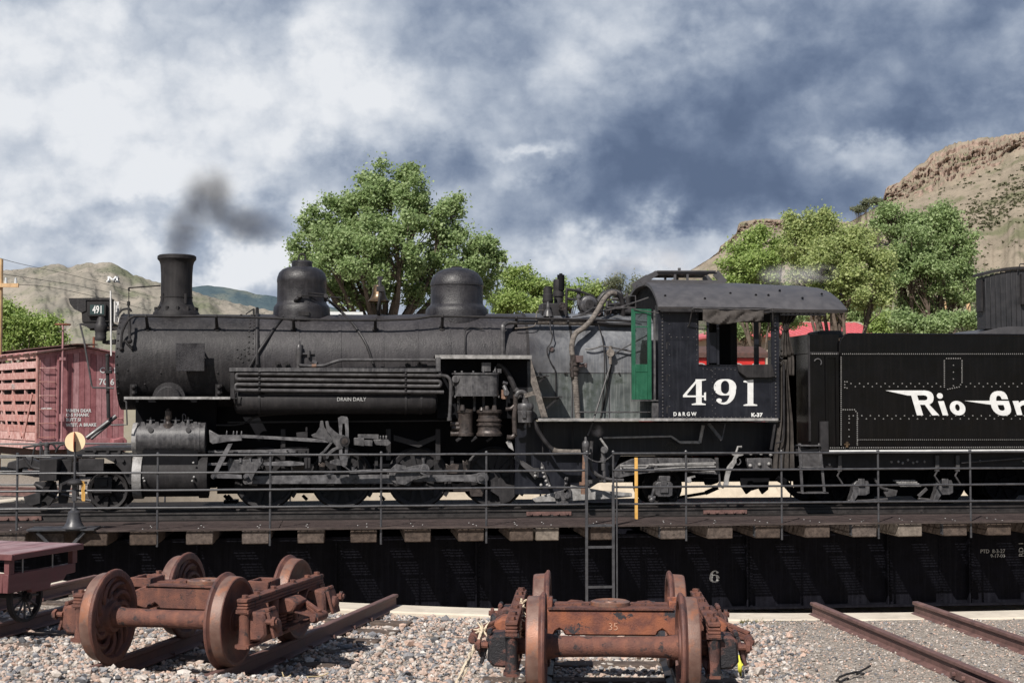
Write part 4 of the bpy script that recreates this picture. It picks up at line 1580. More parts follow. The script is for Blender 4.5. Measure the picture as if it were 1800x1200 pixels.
def build_boiler():
 t = loco
 X0, X1, X2, X3, X4 = LX_(203, -0.85, 640), LX_(447, -0.85, 640), LX_(600, -0.85, 640), LX_(925, -0.85, 640), LX_(1163, -0.9, 640)
 mb = MB()
 mb.lathe([(0.02, X0 - 0.03), (0.72, X0 - 0.03), (0.74, X0), (BR, X0), (BR, X1)], (0, YC, BZ), 'X', 72)
 sb = mb.build('smokebox', 'smokebox_black', t)
 rv = MB()
 for (px, a0, a1, n) in ((206, 185, 330, 17), (437, 195, 340, 22), (445, 190, 345, 24)):
  x = LX_(px, -0.85, 640)
  for k in range(n):
   an = R(200 + 150 * k / (n - 1) - 75)
   ny, nz = -math.cos(an - R(180) + 0), 0
   a = R(80 - 150 * k / (n - 1))
   n_ = Vector((0, -math.cos(a), math.sin(a)))
   p = Vector((x, YC, BZ)) + n_ * (BR + 0.002)
   rv.dot(p, 0.022, 0.02, n_)
 for (px, py) in ((417, 614), (424, 622), (430, 614), (423, 630), (431, 625), (436, 618), (418, 628), (427, 636), (383, 655), (254, 675), (332, 655), (225, 650), (283, 655)):
  z = LZ_(py, -0.85, px)
  s_ = max(-1, min(1, (z - BZ) / BR))
  n_ = Vector((0, -math.sqrt(1 - s_ * s_), s_))
  rv.dot(Vector((LX_(px, -0.85, py), YC, BZ)) + n_ * BR, 0.02, 0.018, n_)
 rv.build('rivets', 'smokebox_black', sb, kind='stuff')
 # smokebox front door
 mb = MB()
 mb.lathe([(0.0, X0 - 0.10), (0.30, X0 - 0.085), (0.52, X0 - 0.05), (0.56, X0 - 0.028)], (0, YC, BZ), 'X', 40)
 mb.build('smokebox_door', 'smokebox_black', t)
 # boiler courses
 mb = MB()
 R2 = BR + 0.012
 R3 = BR + 0.055
 mb.lathe([(R2, X1), (R2, X2), (R2 + 0.004, X2 + 0.001), (R2 + 0.004, LX_(690, -0.85)), (R3, LX_(790, -0.85)), (R3, X3)], (0, YC, BZ), 'X', 72)
 bl = mb.build('boiler', 'jacket_black', t)
 bands = MB()
 for px, rr in ((449, R2), (523, R2), (597, R2 + 0.003), (672, R2 + 0.004), (733, (R2 + R3) / 2), (790, R3), (862, R3)):
  x = LX_(px, -0.85, 640)
  bands.lathe([(rr - 0.002, x - 0.03), (rr + 0.010, x - 0.03), (rr + 0.010, x + 0.03), (rr - 0.002, x + 0.03)], (0, YC, BZ), 'X', 72)
 bands.each('boiler_band', 'jacket_black', bl)
 # firebox jacket: round top, flat sides
 zb = LZ_(738, -0.95, 1000)
 RF = R3 + 0.012
 sec = [(-RF, zb)] + [(-RF * math.cos(R(a)), BZ + RF * math.sin(R(a))) for a in range(0, 181, 5)] + [(RF, zb)]
 vs, fs = [], []
 xs = [X3, LX_(950, -0.9, 640), LX_(1000, -0.9), LX_(1060, -0.9), X4]
 for x in xs:
  vs += [(x, YC + a, b) for a, b in sec]
 n = len(sec)
 for i in range(len(xs) - 1):
  for k in range(n - 1):
   fs.append((i * n + k, i * n + k + 1, (i + 1) * n + k + 1, (i + 1) * n + k))
 fs.append(tuple(range(n)))
 fs.append(tuple((len(xs) - 1) * n + k for k in range(n))[::-1])
 mb = MB()
 mb.add(vs, fs, True)
 fb = mb.build('firebox', 'firebox_grey', t)
 # seams of the jacket sheets, standing a little proud
 mb = MB()
 x0, x1 = LX_(940, -RF, 660), LX_(1112, -RF, 660)
 z = LZ_(655.5, -RF, 1000)
 mb.box(x0, x1, YC - RF - 0.010, YC - RF, z - 0.006, z + 0.006)
 for px in (1006, 1071, 927):
  x = LX_(px, -RF, 700)
  mb.box(x - 0.006, x + 0.006, YC - RF - 0.008, YC - RF, zb, z - 0.006)
 for a in range(-6, 20):
  a0, a1 = R(a * 5), R(a * 5 + 5)
  for px in (928, 1005):
   if a >= 0:
    x = LX_(px, -0.9, 600)
    mb.beam((x, YC - (RF + 0.003) * math.cos(a0), BZ + (RF + 0.003) * math.sin(a0)), (x, YC - (RF + 0.003) * math.cos(a1), BZ + (RF + 0.003) * math.sin(a1)), 0.008, 0.05, (1, 0, 0))
 for px in (948, 950, 992, 995, 1036, 1088):
  x = LX_(px, -RF, 655)
  mb.hexbolt((x, YC - RF - 0.01, z), 0.018, 0.04)
 mb.each('jacket_seam', 'sooty_black', fb)
 # the lower jacket sheets, darker and stained green
 zs = z
 for (pa, pb) in ((929, 1004), (1008, 1069), (1073, 1158)):
  mb = MB()
  mb.box(LX_(pa, -RF, 700), LX_(pb, -RF, 700), YC - RF - 0.005, YC - RF - 0.001, zb + 0.01, zs - 0.008)
  mb.build('jacket_sheet', 'firebox_lower', fb)
 # washout plug
 p = L(969, 614, -RF * 0.96)
 mb = MB()
 mb.cyl(p + Vector((0, 0.06, 0)), p - Vector((0, 0.03, 0)), 0.062, seg=18)
 mb.build('washout_ring', 'grey_iron', fb)
 mb = MB()
 mb.cyl(p - Vector((0, 0.029, 0)), p - Vector((0, 0.05, 0)), 0.036, seg=14)
 mb.build('washout_plug', 'valve_red', fb)
 return RF


RF = build_boiler()


def lathe_px(pts, cx, dy=0.0):
 """profile read off as (half width px, py) about the axis at pixel cx"""
 c = L(cx, 600, dy)
 k = (c - Vector((0, 0, CAMZ))).dot(_F) / FPX
 return [(hw * k, LZ_(py, dy, cx)) for hw, py in pts], (c.x, YC + dy, 0)


def build_top():
 t = loco
 pr, c = lathe_px([(41, 556), (40, 551), (38, 548), (33, 542), (29.5, 535), (27.6, 529), (27, 522), (26.8, 500), (27.2, 480), (28.2, 466), (30, 460), (33.5, 456), (33.5, 451), (31, 449), (27, 449), (26, 456), (25, 470), (25, 540)], 309.5)
 mb = MB()
 mb.lathe(pr, c, 'Z', 48)
 st = mb.build('smokestack', 'sooty_black', t)
 mb = MB()
 for k in range(12):
  a = R(k * 30 + 10)
  rr = pr[2][0] * 0.93
  mb.hexbolt((c[0] + rr * math.cos(a), c[1] + rr * math.sin(a), pr[3][1] - 0.05), 0.028, 0.07, (0, 0, 1))
 for k in range(4):
  a = R(k * 90 - 50)
  mb.cyl((c[0] + pr[5][0] * 1.02 * math.cos(a), c[1] + pr[5][0] * 1.02 * math.sin(a), pr[4][1]), (c[0] + pr[6][0] * math.cos(a) * 1.05, c[1] + pr[6][0] * 1.05 * math.sin(a), pr[6][1] + 0.05), 0.03, seg=8)
 mb.lathe([(pr[6][0] - 0.01, pr[6][1] - 0.02), (pr[6][0] + 0.012, pr[6][1] - 0.02), (pr[6][0] + 0.012, pr[6][1] + 0.0), (pr[6][0] - 0.01, pr[6][1])], c, 'Z', 48)
 mb.each('base_bolt', 'sooty_black', st)
 # sand dome
 pr, c = lathe_px([(50, 566), (50, 556), (49.5, 548), (49, 541), (47, 537), (44, 534), (43, 530), (43, 498), (43.5, 496), (43.5, 492), (43, 488), (40, 480), (34, 474), (26, 470.5), (19, 469.5), (18, 469), (18, 461), (16, 458.5), (8, 457.5), (0.01, 457)], 530)
 mb = MB()
 mb.lathe(pr, c, 'Z', 48)
 sd = mb.build('sand_dome', 'dome_black', t)
 k = pr[0][0] / 50
 mb = MB()
 z0 = LZ_(458, 0, 530)
 mb.tube([(c[0] + 6 * k * math.cos(R(a)), YC, z0 + (4 * k if 0 < a < 180 else 0) + 8 * k * math.sin(R(a))) for a in range(0, 181, 20)], 0.016, 6)
 mb.build('dome_ring', 'sooty_black', sd)
 # steam dome
 pr, c = lathe_px([(56, 572), (55.5, 560), (55, 549), (54, 544), (51, 540), (47.5, 537), (46, 534), (46, 504), (47, 503), (47, 500), (46, 496), (43.5, 489), (38, 481.5), (30, 476), (20, 472.5), (10, 471), (0.01, 470.6)], 803)
 mb = MB()
 mb.lathe(pr, c, 'Z', 48)
 sd = mb.build('steam_dome', 'dome_black', t)
 mb = MB()
 z0 = LZ_(472, 0, 803)
 k = pr[0][0] / 56
 mb.box(c[0] - 8 * k, c[0] + 8 * k, YC - 0.02, YC + 0.02, z0 + 2 * k, z0 + 4 * k)
 for s in (-1, 1):
  mb.box(c[0] + s * 8 * k - 0.015, c[0] + s * 8 * k + 0.015, YC - 0.0195, YC + 0.0195, z0 - 0.03, z0 + 3.9 * k)
 mb.build('dome_handle', 'sooty_black', sd)
 # flared saddles of the domes over the boiler
 # bell and its yoke
 pr, c = lathe_px([(19, 530.5), (19, 528.5), (15, 525), (12, 518), (10.5, 508), (9, 502), (5, 500.2), (0.01, 500)], 665.5, -0.15)
 mb = MB()
 mb.lathe(pr, c, 'Z', 32)
 bell = mb.build('bell', 'bronze', t)
 k = pr[0][0] / 19
 mb = MB()
 mb.tube([(c[0], c[1], LZ_(555, -0.15, 665)), (c[0] - 1 * k, c[1] - 0.17, LZ_(545, -0.15, 665)), (c[0] + 1 * k, c[1] - 0.24, LZ_(528, -0.15, 665)), (c[0] + 2.5 * k, c[1] - 0.22, LZ_(515, -0.15, 665)), (c[0] + 1.5 * k, c[1] - 0.17, LZ_(500, -0.15, 665)), (c[0] + 2 * k, c[1] - 0.08, LZ_(492, -0.15, 665)), (c[0] + 2 * k, c[1] + 0.08, LZ_(492, -0.15, 665)), (c[0] + 1.5 * k, c[1] + 0.17, LZ_(500, -0.15, 665)), (c[0] + 2.5 * k, c[1] + 0.22, LZ_(520, -0.15, 665)), (c[0], c[1] + 0.15, LZ_(550, -0.15, 665))], 0.034, 6)
 mb.box(c[0] - 0.03, c[0] + 0.07, c[1] - 0.06, c[1] + 0.06, LZ_(492, -0.15, 665), LZ_(486, -0.15, 665))
 mb.box(c[0] - 0.05, c[0] + 0.09, c[1] - 0.27, c[1] - 0.23, LZ_(514, -0.15, 665), LZ_(505, -0.15, 665))
 mb.build('bell_yoke', 'dark_iron', bell)

 # safety valves
 def turned(name, prof_px, cx, dy, m, seg=18):
  p_, c_ = lathe_px(prof_px, cx, dy)
  b = MB()
  b.lathe(p_, c_, 'Z', seg)
  return b.build(name, m, t)
 turned('safety_valve', [(0.01, 553), (9, 553), (9, 531), (10, 530), (10, 526), (9, 525), (9, 518), (8, 517), (8, 506), (5.5, 505), (5.5, 503), (0.01, 502.5)], 963, -0.2, 'dark_iron')
 turned('safety_valve', [(0.01, 553), (8, 552), (8, 522), (10, 521), (10, 513), (8.5, 512), (9, 508), (9.5, 505), (9.5, 493), (8, 491), (0.01, 490)], 982, 0.05, 'dark_iron')
 turned('safety_valve', [(0.01, 510), (6.5, 510), (6.5, 483), (3, 482.6), (3, 480.6), (0.01, 480.4)], 986, 0.0, 'deep_iron', 14)
 turned('whistle', [(0.01, 556), (9, 556), (7.5, 551), (6, 546), (3.5, 543), (3.2, 537), (2.2, 534), (1.4, 530), (0.01, 529.5)], 963.5, -0.45, 'pipe_iron', 14)
 # turret manifold with its hand wheel
 mb = MB()
 a, b = L(950, 552, -0.15), L(995, 534, -0.15)
 mb.box(a.x, b.x, YC - 0.35, YC + 0.15, a.z - 0.06, b.z)
 mb.cyl(L(985, 543, -0.35), L(985, 543, -0.55), 0.04, seg=10)
 mb.build('steam_turret', 'dark_iron', t, bevel=0.02)
 mb = MB()
 c = L(989, 538.5, -0.58)
 r = 6.2 * 0.0108
 mb.tube([(c.x + r * math.cos(R(a)), c.y, c.z + r * math.sin(R(a))) for a in range(0, 361, 24)], 0.014, 6, caps=False)
 for k in range(3):
  mb.beam((c.x + r * math.cos(R(k * 60 + 20)), c.y, c.z + r * math.sin(R(k * 60 + 20))), (c.x - r * math.cos(R(k * 60 + 20)), c.y, c.z - r * math.sin(R(k * 60 + 20))), 0.014, 0.014)
 mb.cyl(c + Vector((0, 0.06, 0)), c - Vector((0, 0.02, 0)), 0.016, seg=8)
 mb.build('hand_wheel', 'brown_iron', t)
 # turbo generator drum
 mb = MB()
 c = L(1033, 536, 0.0)
 r = 16 * 0.0110
 mb.lathe([(0.01, -0.22), (r * 0.55, -0.22), (r * 0.62, -0.20), (r * 0.9, -0.17), (r, -0.12), (r, 0.02), (r * 1.12, 0.02), (r * 1.12, 0.06), (r, 0.06), (r * 0.9, 0.24), (0.01, 0.26)], (c.x, c.y, c.z), 'Y', 28)
 g = mb.build('generator', 'grey_iron', t)
 mb = MB()
 mb.lathe([(0.01, -0.235), (r * 0.5, -0.235), (r * 0.5, -0.21)], (c.x, c.y, c.z), 'Y', 20)
 mb.box(c.x - 0.16, c.x + 0.16, c.y - 0.1, c.y + 0.2, c.z - r - 0.18, c.z - r + 0.04)
 mb.build('generator_base', 'dark_iron', g)
 mb = MB()
 mb.cyl(L(1017, 536, -0.05), L(1017, 511, -0.05), 0.034, seg=10)
 mb.cyl(L(1017, 512, -0.05), L(1017, 506, -0.05), 0.045, seg=10)
 mb.cyl(L(1017, 524, -0.05), L(1017, 519, -0.05), 0.046, seg=10)
 mb.build('exhaust_pipe', 'grey_iron', t)

 def pipe(name, pts, r, m, dy=None, n=5, seg=8):
  q = [L(p[0], p[1], p[2] if len(p) > 2 else dy) for p in pts]
  b = MB()
  b.tube(smooth_path(q, n) if n else q, r, seg)
  return b.build(name, m, t)
 pipe('steam_pipe', [(996, 553), (996, 512), (1000, 509), (1014, 511), (1030, 516), (1042, 521), (1050, 531)], 0.026, 'dark_iron', -0.1)
 pipe('steam_pipe', [(996, 525), (1012, 527)], 0.024, 'dark_iron', -0.1, 0)
 pipe('steam_pipe', [(1050, 532, 0.1), (1060, 518, 0.1), (1073, 513, 0.1), (1086, 514, 0.05), (1092, 522, 0.0), (1092, 552, 0.0)], 0.055, 'dark_iron')
 # the big lagged pipe that sweeps over and down the firebox side
 b = MB()
 b.tube(smooth_path([L(1096, 556, -0.3), L(1095, 533, -0.35), L(1089, 520, -0.38), L(1080, 515, -0.42)], 5), 0.052, 12)
 b.build('injector_hose', 'dark_iron', t)
 # packed valves and pipes ahead of the cab
 for (pa, qa, pb, qb, d0, r0) in ((1056, 556, 1056, 535, -0.2, 0.05), (1070, 556, 1070, 528, 0.0, 0.06), (1082, 556, 1082, 532, -0.1, 0.045), (1104, 556, 1104, 522, -0.2, 0.05), (1062, 548, 1110, 546, -0.25, 0.05), (1066, 536, 1112, 534, -0.1, 0.04),
         (1076, 526, 1108, 525, 0.1, 0.03), (1048, 552, 1060, 552, -0.35, 0.055), (1098, 548, 1114, 548, -0.35, 0.05), (1102, 520, 1102, 514, -0.2, 0.03), (1088, 544, 1088, 538, -0.3, 0.075), (1072, 542, 1078, 542, -0.3, 0.07), (1064, 556, 1068, 530, -0.3, 0.03)):
  b = MB()
  b.cyl(L(pa, qa, d0), L(pb, qb, d0), r0, seg=10)
  b.build('turret_valve', 'dark_iron' if r0 > 0.035 else 'pipe_iron', t)
 for (pa, qa) in ((1069, 547), (1051, 549)):
  b = MB()
  c = L(pa, qa, -0.42)
  b.tube([(c.x + 0.055 * math.cos(R(k)), c.y, c.z + 0.055 * math.sin(R(k))) for k in range(0, 361, 30)], 0.013, 6, caps=False)
  b.beam((c.x - 0.055, c.y, c.z), (c.x + 0.055, c.y, c.z), 0.012, 0.012)
  b.build('hand_wheel', 'valve_red', t)
 for q_ in ([(1014, 556, -0.5), (1030, 549, -0.5), (1042, 541, -0.5), (1060, 540, -0.5), (1118, 541, -0.9)], [(1006, 557, -0.5), (1050, 549, -0.5), (1090, 540, -0.7), (1140, 523, -1.0)], [(1096, 524, -0.5), (1102, 520, -0.5), (1117, 520, -0.5), (1118, 545, -0.5)]):
  b = MB()
  b.tube([L(*v) for v in q_], 0.014, 6)
  b.build('control_rod', 'pipe_iron', t)
 q = [L(1082, 516, -0.42), L(1073, 516, -0.48), L(1062, 526, -0.58), L(1052, 543, -0.70), L(1040, 562, -0.90), L(1026, 576, -1.0), L(1014, 584, -1.06), L(1008, 594, -1.09), L(1005, 610, -1.11), L(1006, 624, -1.12)]
 b = MB()
 b.tube(smooth_path(q, 5), 0.051, 12)
 b.build('injector_pipe', 'lagging', t)
 b = MB()
 b.tube(smooth_path([L(1010, 660, -1.11), L(1012, 680, -1.11), L(1014, 705, -1.11), L(1016, 736, -1.11)], 5), 0.056, 12)
 for k in range(14):
  p = L(1011 + 4.2 * k / 13, 664 + 60 * k / 13, -1.11)
  b.cyl(p - Vector((0, 0, 0.010)), p + Vector((0, 0, 0.010)), 0.061, seg=12)
 b.build('injector_pipe', 'lagging', t)
 b = MB()
 a_ = L(1003, 658, -1.13)
 b.cyl(L(1010, 660, -1.11), L(1009, 624, -1.11), 0.075, seg=14)
 b.cyl(L(1010, 652, -1.11), L(1010, 647, -1.11), 0.098, seg=14)
 b.cyl(L(1010, 642, -1.11), L(1010, 637, -1.11), 0.098, seg=14)
 b.box(a_.x, L(1000 + 6, 0, -1.13).x, YC - 1.2, YC - 1.02, LZ_(662, -1.13), LZ_(632, -1.13))
 b.build('check_valve', 'brown_iron', t, bevel=0.004)
 b = MB()
 p0, p1 = L(1012, 637, -1.2), L(1024, 625, -1.2)
 b.box(p0.x, p1.x, YC - 1.28, YC - 1.1, p0.z, p1.z)
 b.cyl(L(1018, 643, -1.2), L(1031, 640, -1.2), 0.03, seg=8)
 b.cyl(L(1030, 646, -1.2), L(1030, 638, -1.2), 0.026, seg=8)
 b.build('valve_box', 'valve_red', t, bevel=0.006)
 # pipes along the top of the firebox
 pipe('lagged_pipe', [(884, 626, -0.93), (884, 580, -0.93), (886, 571, -0.90), (895, 566.5, -0.85), (915, 566, -0.82), (955, 566, -0.82), (1000, 566.5, -0.80), (1060, 569, -0.78)], 0.047, 'pipe_iron')
 b = MB()
 for (a0, a1) in ((945, 968), (972, 996), (1000, 1030)):
  b.tube([L(a0 + (a1 - a0) * k / 8, 565.5 + (a0 - 945) * 0.02, -0.82) for k in range(9)], [0.056 + RS.uniform(-0.005, 0.006) for k in range(9)], 10)
 b.build('pipe_lagging', 'lagging', t)
 pipe('lagged_pipe', [(1030, 568, -0.80), (1060, 569, -0.78), (1072, 571, -0.77), (1112, 571, -0.76)], 0.05, 'dark_iron')
 pipe('oil_pipe', [(966, 555, -0.8), (968, 580, -1.0), (971, 590, -1.02), (968, 603, -1.02), (962, 612, -1.03), (963, 625, -1.02), (970, 640, -1.02), (976, 652, -1.02), (977, 696, -1.02)], 0.012, 'dark_iron')
 pipe('copper_pipe', [(955, 545, -0.6), (946, 546, -0.75), (943, 552, -0.80), (941, 570, -0.86), (930, 575, -0.88), (905, 577, -0.86)], 0.010, 'lagging')
 pipe('oil_pipe', [(815, 577, -0.78), (830, 575, -0.77), (850, 578, -0.79)], 0.010, 'sooty_black')
 pipe('oil_pipe', [(826, 575, -0.80), (818, 582, -0.86), (817, 600, -0.95), (818, 622, -0.98)], 0.011, 'dark_iron')
 # rods, brackets on the firebox side
 pipe('reach_rod', [(1052, 571, -1.0), (1060, 600, -1.03), (1063, 640, -1.05), (1061, 690, -1.08), (1056, 735, -1.1)], 0.013, 'sooty_black')
 pipe('reach_rod', [(1073, 642, -1.05), (1058, 690, -1.1), (1044, 735, -1.15), (1033, 765, -1.2)], 0.018, 'pipe_iron', n=0)
 pipe('reach_rod', [(1075, 640, -1.02), (1060, 720, -1.03)], 0.016, 'sooty_black', n=0)
 pipe('steam_pipe', [(1029, 613, -1.0), (1038, 613, -1.02), (1048, 611, -1.03), (1058, 608, -1.03), (1070, 610, -1.03), (1085, 612, -1.03), (1112, 618, -1.03)], 0.017, 'grey_iron')
 pipe('drain_rod', [(1070, 630, -1.04), (1080, 622, -1.06), (1096, 612, -1.08), (1118, 600, -1.1), (1140, 588, -1.12)], 0.011, 'dark_iron', n=0)
 b = MB()
 b.cyl(L(1073, 620, -1.0), L(1073, 620, -1.1), 0.075, seg=14)
 b.cyl(L(1073, 608, -1.06), L(1073, 640, -1.06), 0.032, seg=10)
 b.build('valve_bracket', 'lagging', t)
 pipe('hand_rail', [(1018, 724), (1143, 724)], 0.014, 'pipe_iron', -1.2, 0)


def build_boiler_rails():
 t = loco
 dy = -0.90
 pts = [(213, 614), (214, 590), (217, 578), (224, 565), (232, 557.5), (244, 555.5), (300, 555.8), (380, 556.2), (450, 558), (520, 561), (600, 562.5), (660, 562.5), (720, 561), (745, 558), (764, 555.5), (790, 556), (850, 557), (908, 558.5), (1000, 561), (1060, 562.5), (1112, 564.5)]
 mb = MB()
 mb.tube(smooth_path([L(a, b, dy) for a, b in pts], 4), 0.0225, 10)
 mb.ball(L(213, 613, dy), 0.04, 10, 6)
 mb.build('handrail', 'sooty_black', t)
 for px, py, rr in ((257, 556, BR), (380, 556, BR), (516, 561, BR + .01), (660, 562, BR + .02), (778, 556, BR + 0.05), (908, 558.5, BR + 0.055)):
  a = L(px, py, dy)
  s_ = R(41)
  b = Vector((a.x, YC - rr * math.cos(s_), BZ + rr * math.sin(s_)))
  mb = MB()
  mb.cyl(b, a, 0.034, 0.024, seg=8)
  mb.ball(a, 0.036, 8, 6)
  mb.cyl(b - Vector((0, 0, 0)), b + (b - Vector((b.x, YC, BZ))).normalized() * 0.02, 0.06, seg=10)
  mb.build('handrail_post', 'sooty_black', t)

 def onb(px, py, lift=0.03, rr=BR):
  z = LZ_(py, -0.7, px)
  s_ = max(-0.99, min(0.985, (z - BZ) / rr))
  y = -math.sqrt(1 - s_ * s_) * (rr + lift)
  q = L(px, py, y)
  return q
 # sand pipes running down from the dome
 for pts_, r_ in (([(526, 523, 1), (520, 527, 1), (510, 540, 0), (490, 566, 0), (470, 595, 0), (452, 622, 0), (436, 650, 0)], 0.030), ([(573, 524, 1), (580, 530, 1), (600, 548, 0), (618, 566, 0), (634, 588, 0), (645, 608, 0), (656, 640, 0)], 0.026)):
  q = [L(a, b, -0.5) if f else onb(a, b, 0.035, BR + 0.01) for a, b, f in pts_]
  mb = MB()
  mb.tube(smooth_path(q, 4), r_, 8)
  mb.build('sand_pipe', 'dark_iron', t)
 mb = MB()
 q = [onb(452, b, 0.03, BR + 0.015) for b in range(542, 650, 9)]
 mb.tube(q, 0.034, 8)
 mb.build('boiler_pipe', 'dark_iron', t)
 mb = MB()
 for (px, py) in ((526, 523), (573, 524)):
  mb.cyl(L(px, py + 3, -0.42), L(px, py - 4, -0.55), 0.045, seg=8)
 mb.cyl(L(526, 519, -0.52), L(600, 523, -0.46), 0.013, seg=6)
 mb.cyl(L(541, 514, -0.50), L(575, 518, -0.46), 0.013, seg=6)
 mb.cyl(L(541, 514, -0.50), L(541, 518, -0.50), 0.013, seg=6)
 mb.box(LX_(524, -0.45), LX_(543, -0.45), YC - 0.55, YC - 0.35, LZ_(556, -0.45), LZ_(549, -0.45))
 mb.build('sand_valve', 'sooty_black', t)
 # air whistle / blow valve on the boiler side
 p_, c_ = lathe_px([(4.5, 646), (4.5, 640), (5.5, 638), (5.5, 625), (6, 622), (6, 612), (5, 607), (3.5, 605), (2.0, 603.5), (2.0, 600), (1, 597), (0.01, 595)], 526, -0.95)
 mb = MB()
 mb.lathe(p_, c_, 'Z', 14)
 mb.build('blow_valve', 'pipe_iron', t)
 mb = MB()
 mb.cyl(L(530, 622, -0.95), L(552, 622, -0.92), 0.02, seg=8)
 mb.cyl(L(543, 628, -0.95), L(543, 616, -0.95), 0.03, seg=8)
 mb.cyl(L(548, 636, -0.9), L(556, 640, -0.9), 0.06, seg=8)
 mb.build('valve_arm', 'pipe_iron', t)
 q = [L(525, 640, -1.05), L(530, 642, -1.05), L(550, 643, -1.06), L(570, 642, -1.06), L(585, 637, -1.06), L(600, 633, -1.06), (L(625, 632.5, -1.06)), L(690, 632.5, -1.06), L(745, 632.5, -1.06), L(768, 633, -1.06)]
 mb = MB()
 mb.tube(smooth_path(q, 4), 0.030, 10)
 mb.build('air_pipe', 'pipe_iron', t)
 mb = MB()
 mb.cyl(L(548, 643, -1.06), L(556, 643, -1.06), 0.036, seg=10)
 mb.build('pipe_union', 'orange_rust', t)
 # clamp plates on the boiler
 for px, py in ((488, 639), (504, 640), (716, 640), (737, 638), (746, 642)):
  mb = MB()
  c = onb(px, py, 0.0, BR + 0.012)
  mb.cyl(c, c - Vector((0, 0.05, 0)), 0.05, seg=10)
  mb.hexbolt(c - Vector((0, 0.05, 0)), 0.025, 0.03)
  mb.build('stay_nut', 'sooty_black', t)
 # square plate standing off the smokebox
 mb = MB()
 a, b = L(309, 652, -1.12), L(360, 603, -1.12)
 mb.box(a.x, b.x, YC - 1.135, YC - 1.12, a.z, b.z)
 mb.build('deflector_plate', 'dome_black', t, bevel=0.004)
 mb = MB()
 mb.cyl(L(318, 606, -1.12), onb(318, 604, -0.02), 0.02, seg=8)
 mb.cyl(L(350, 606, -1.12), onb(350, 604, -0.02), 0.02, seg=8)
 mb.cyl(L(334, 640, -1.12), onb(334, 640, -0.02), 0.03, seg=8)
 mb.each('plate_bracket', 'grey_iron', t)
 # brackets with big bolts above the front running board
 for px in (235, 385):
  mb = MB()
  a = L(px, 690, -0.86)
  mb.box(a.x - 0.06, a.x + 0.06, YC - 0.93, YC - 0.80, LZ_(697, -0.9, px), LZ_(675, -0.9, px))
  mb.ball(L(px, 680, -0.95), 0.045, 8, 6)
  mb.ball(L(px, 691, -0.95), 0.045, 8, 6)
  mb.cyl(L(px, 680, -0.95) + Vector((0, 0.05, 0)), L(px, 680, -0.95), 0.03, seg=8)
  mb.build('board_bracket', 'sooty_black', t)
 # steam pipe casing coming out of the smokebox
 mb = MB()
 c = L(297, 700, -0.86)
 r = 21 * 0.0107
 mb.lathe([(0.001, -0.16), (r * 0.9, -0.16), (r, -0.14), (r, 0.35)], c, 'Y', 24, a0=-90, a1=90)
 mb.lathe([(r, -0.03), (r * 1.3, -0.03), (r * 1.32, -0.01), (r * 1.32, 0.35)], c, 'Y', 24, a0=-90, a1=90)
 mb.build('steam_pipe_casing', 'smokebox_black', t)
 # stack pulley bracket
 mb = MB()
 mb.cyl(L(226, 506, -0.5), L(282, 502, -0.1), 0.012, seg=6)
 mb.cyl(L(226, 506, -0.5), L(227, 512, -0.5), 0.018, seg=6)
 for k in range(8):
  mb.ball(L(226.3, 514 + k * 3.0, -0.55), 0.014, 5, 4)
 mb.cyl(L(226, 537, -0.58), L(226, 530, -0.58), 0.03, seg=8)
 mb.cyl(L(226.5, 558, -0.68), L(226, 537, -0.58), 0.018, seg=8)
 mb.tube([L(226 , 556, -0.85), L(228, 575, -0.93), L(228, 598, -0.98)], 0.028, 8)
 mb.ball(L(228, 599, -0.98), 0.05, 8, 6)
 mb.tube([L(219, 598, -0.9), L(232, 612, -0.92), L(232, 615, -0.9)], 0.02, 6)
 mb.build('hanger_chain', 'sooty_black', t)
 mb = MB()
 for px, h in ((446, 543), (452, 540), (424, 552)):
  mb.cyl(L(px, 556, -0.3), L(px, h, -0.3), 0.02, seg=6)
 mb.cyl(L(432, 552, -0.3), L(447, 542, -0.3), 0.012, seg=6)
 mb.each('top_stud', 'dark_iron', t)


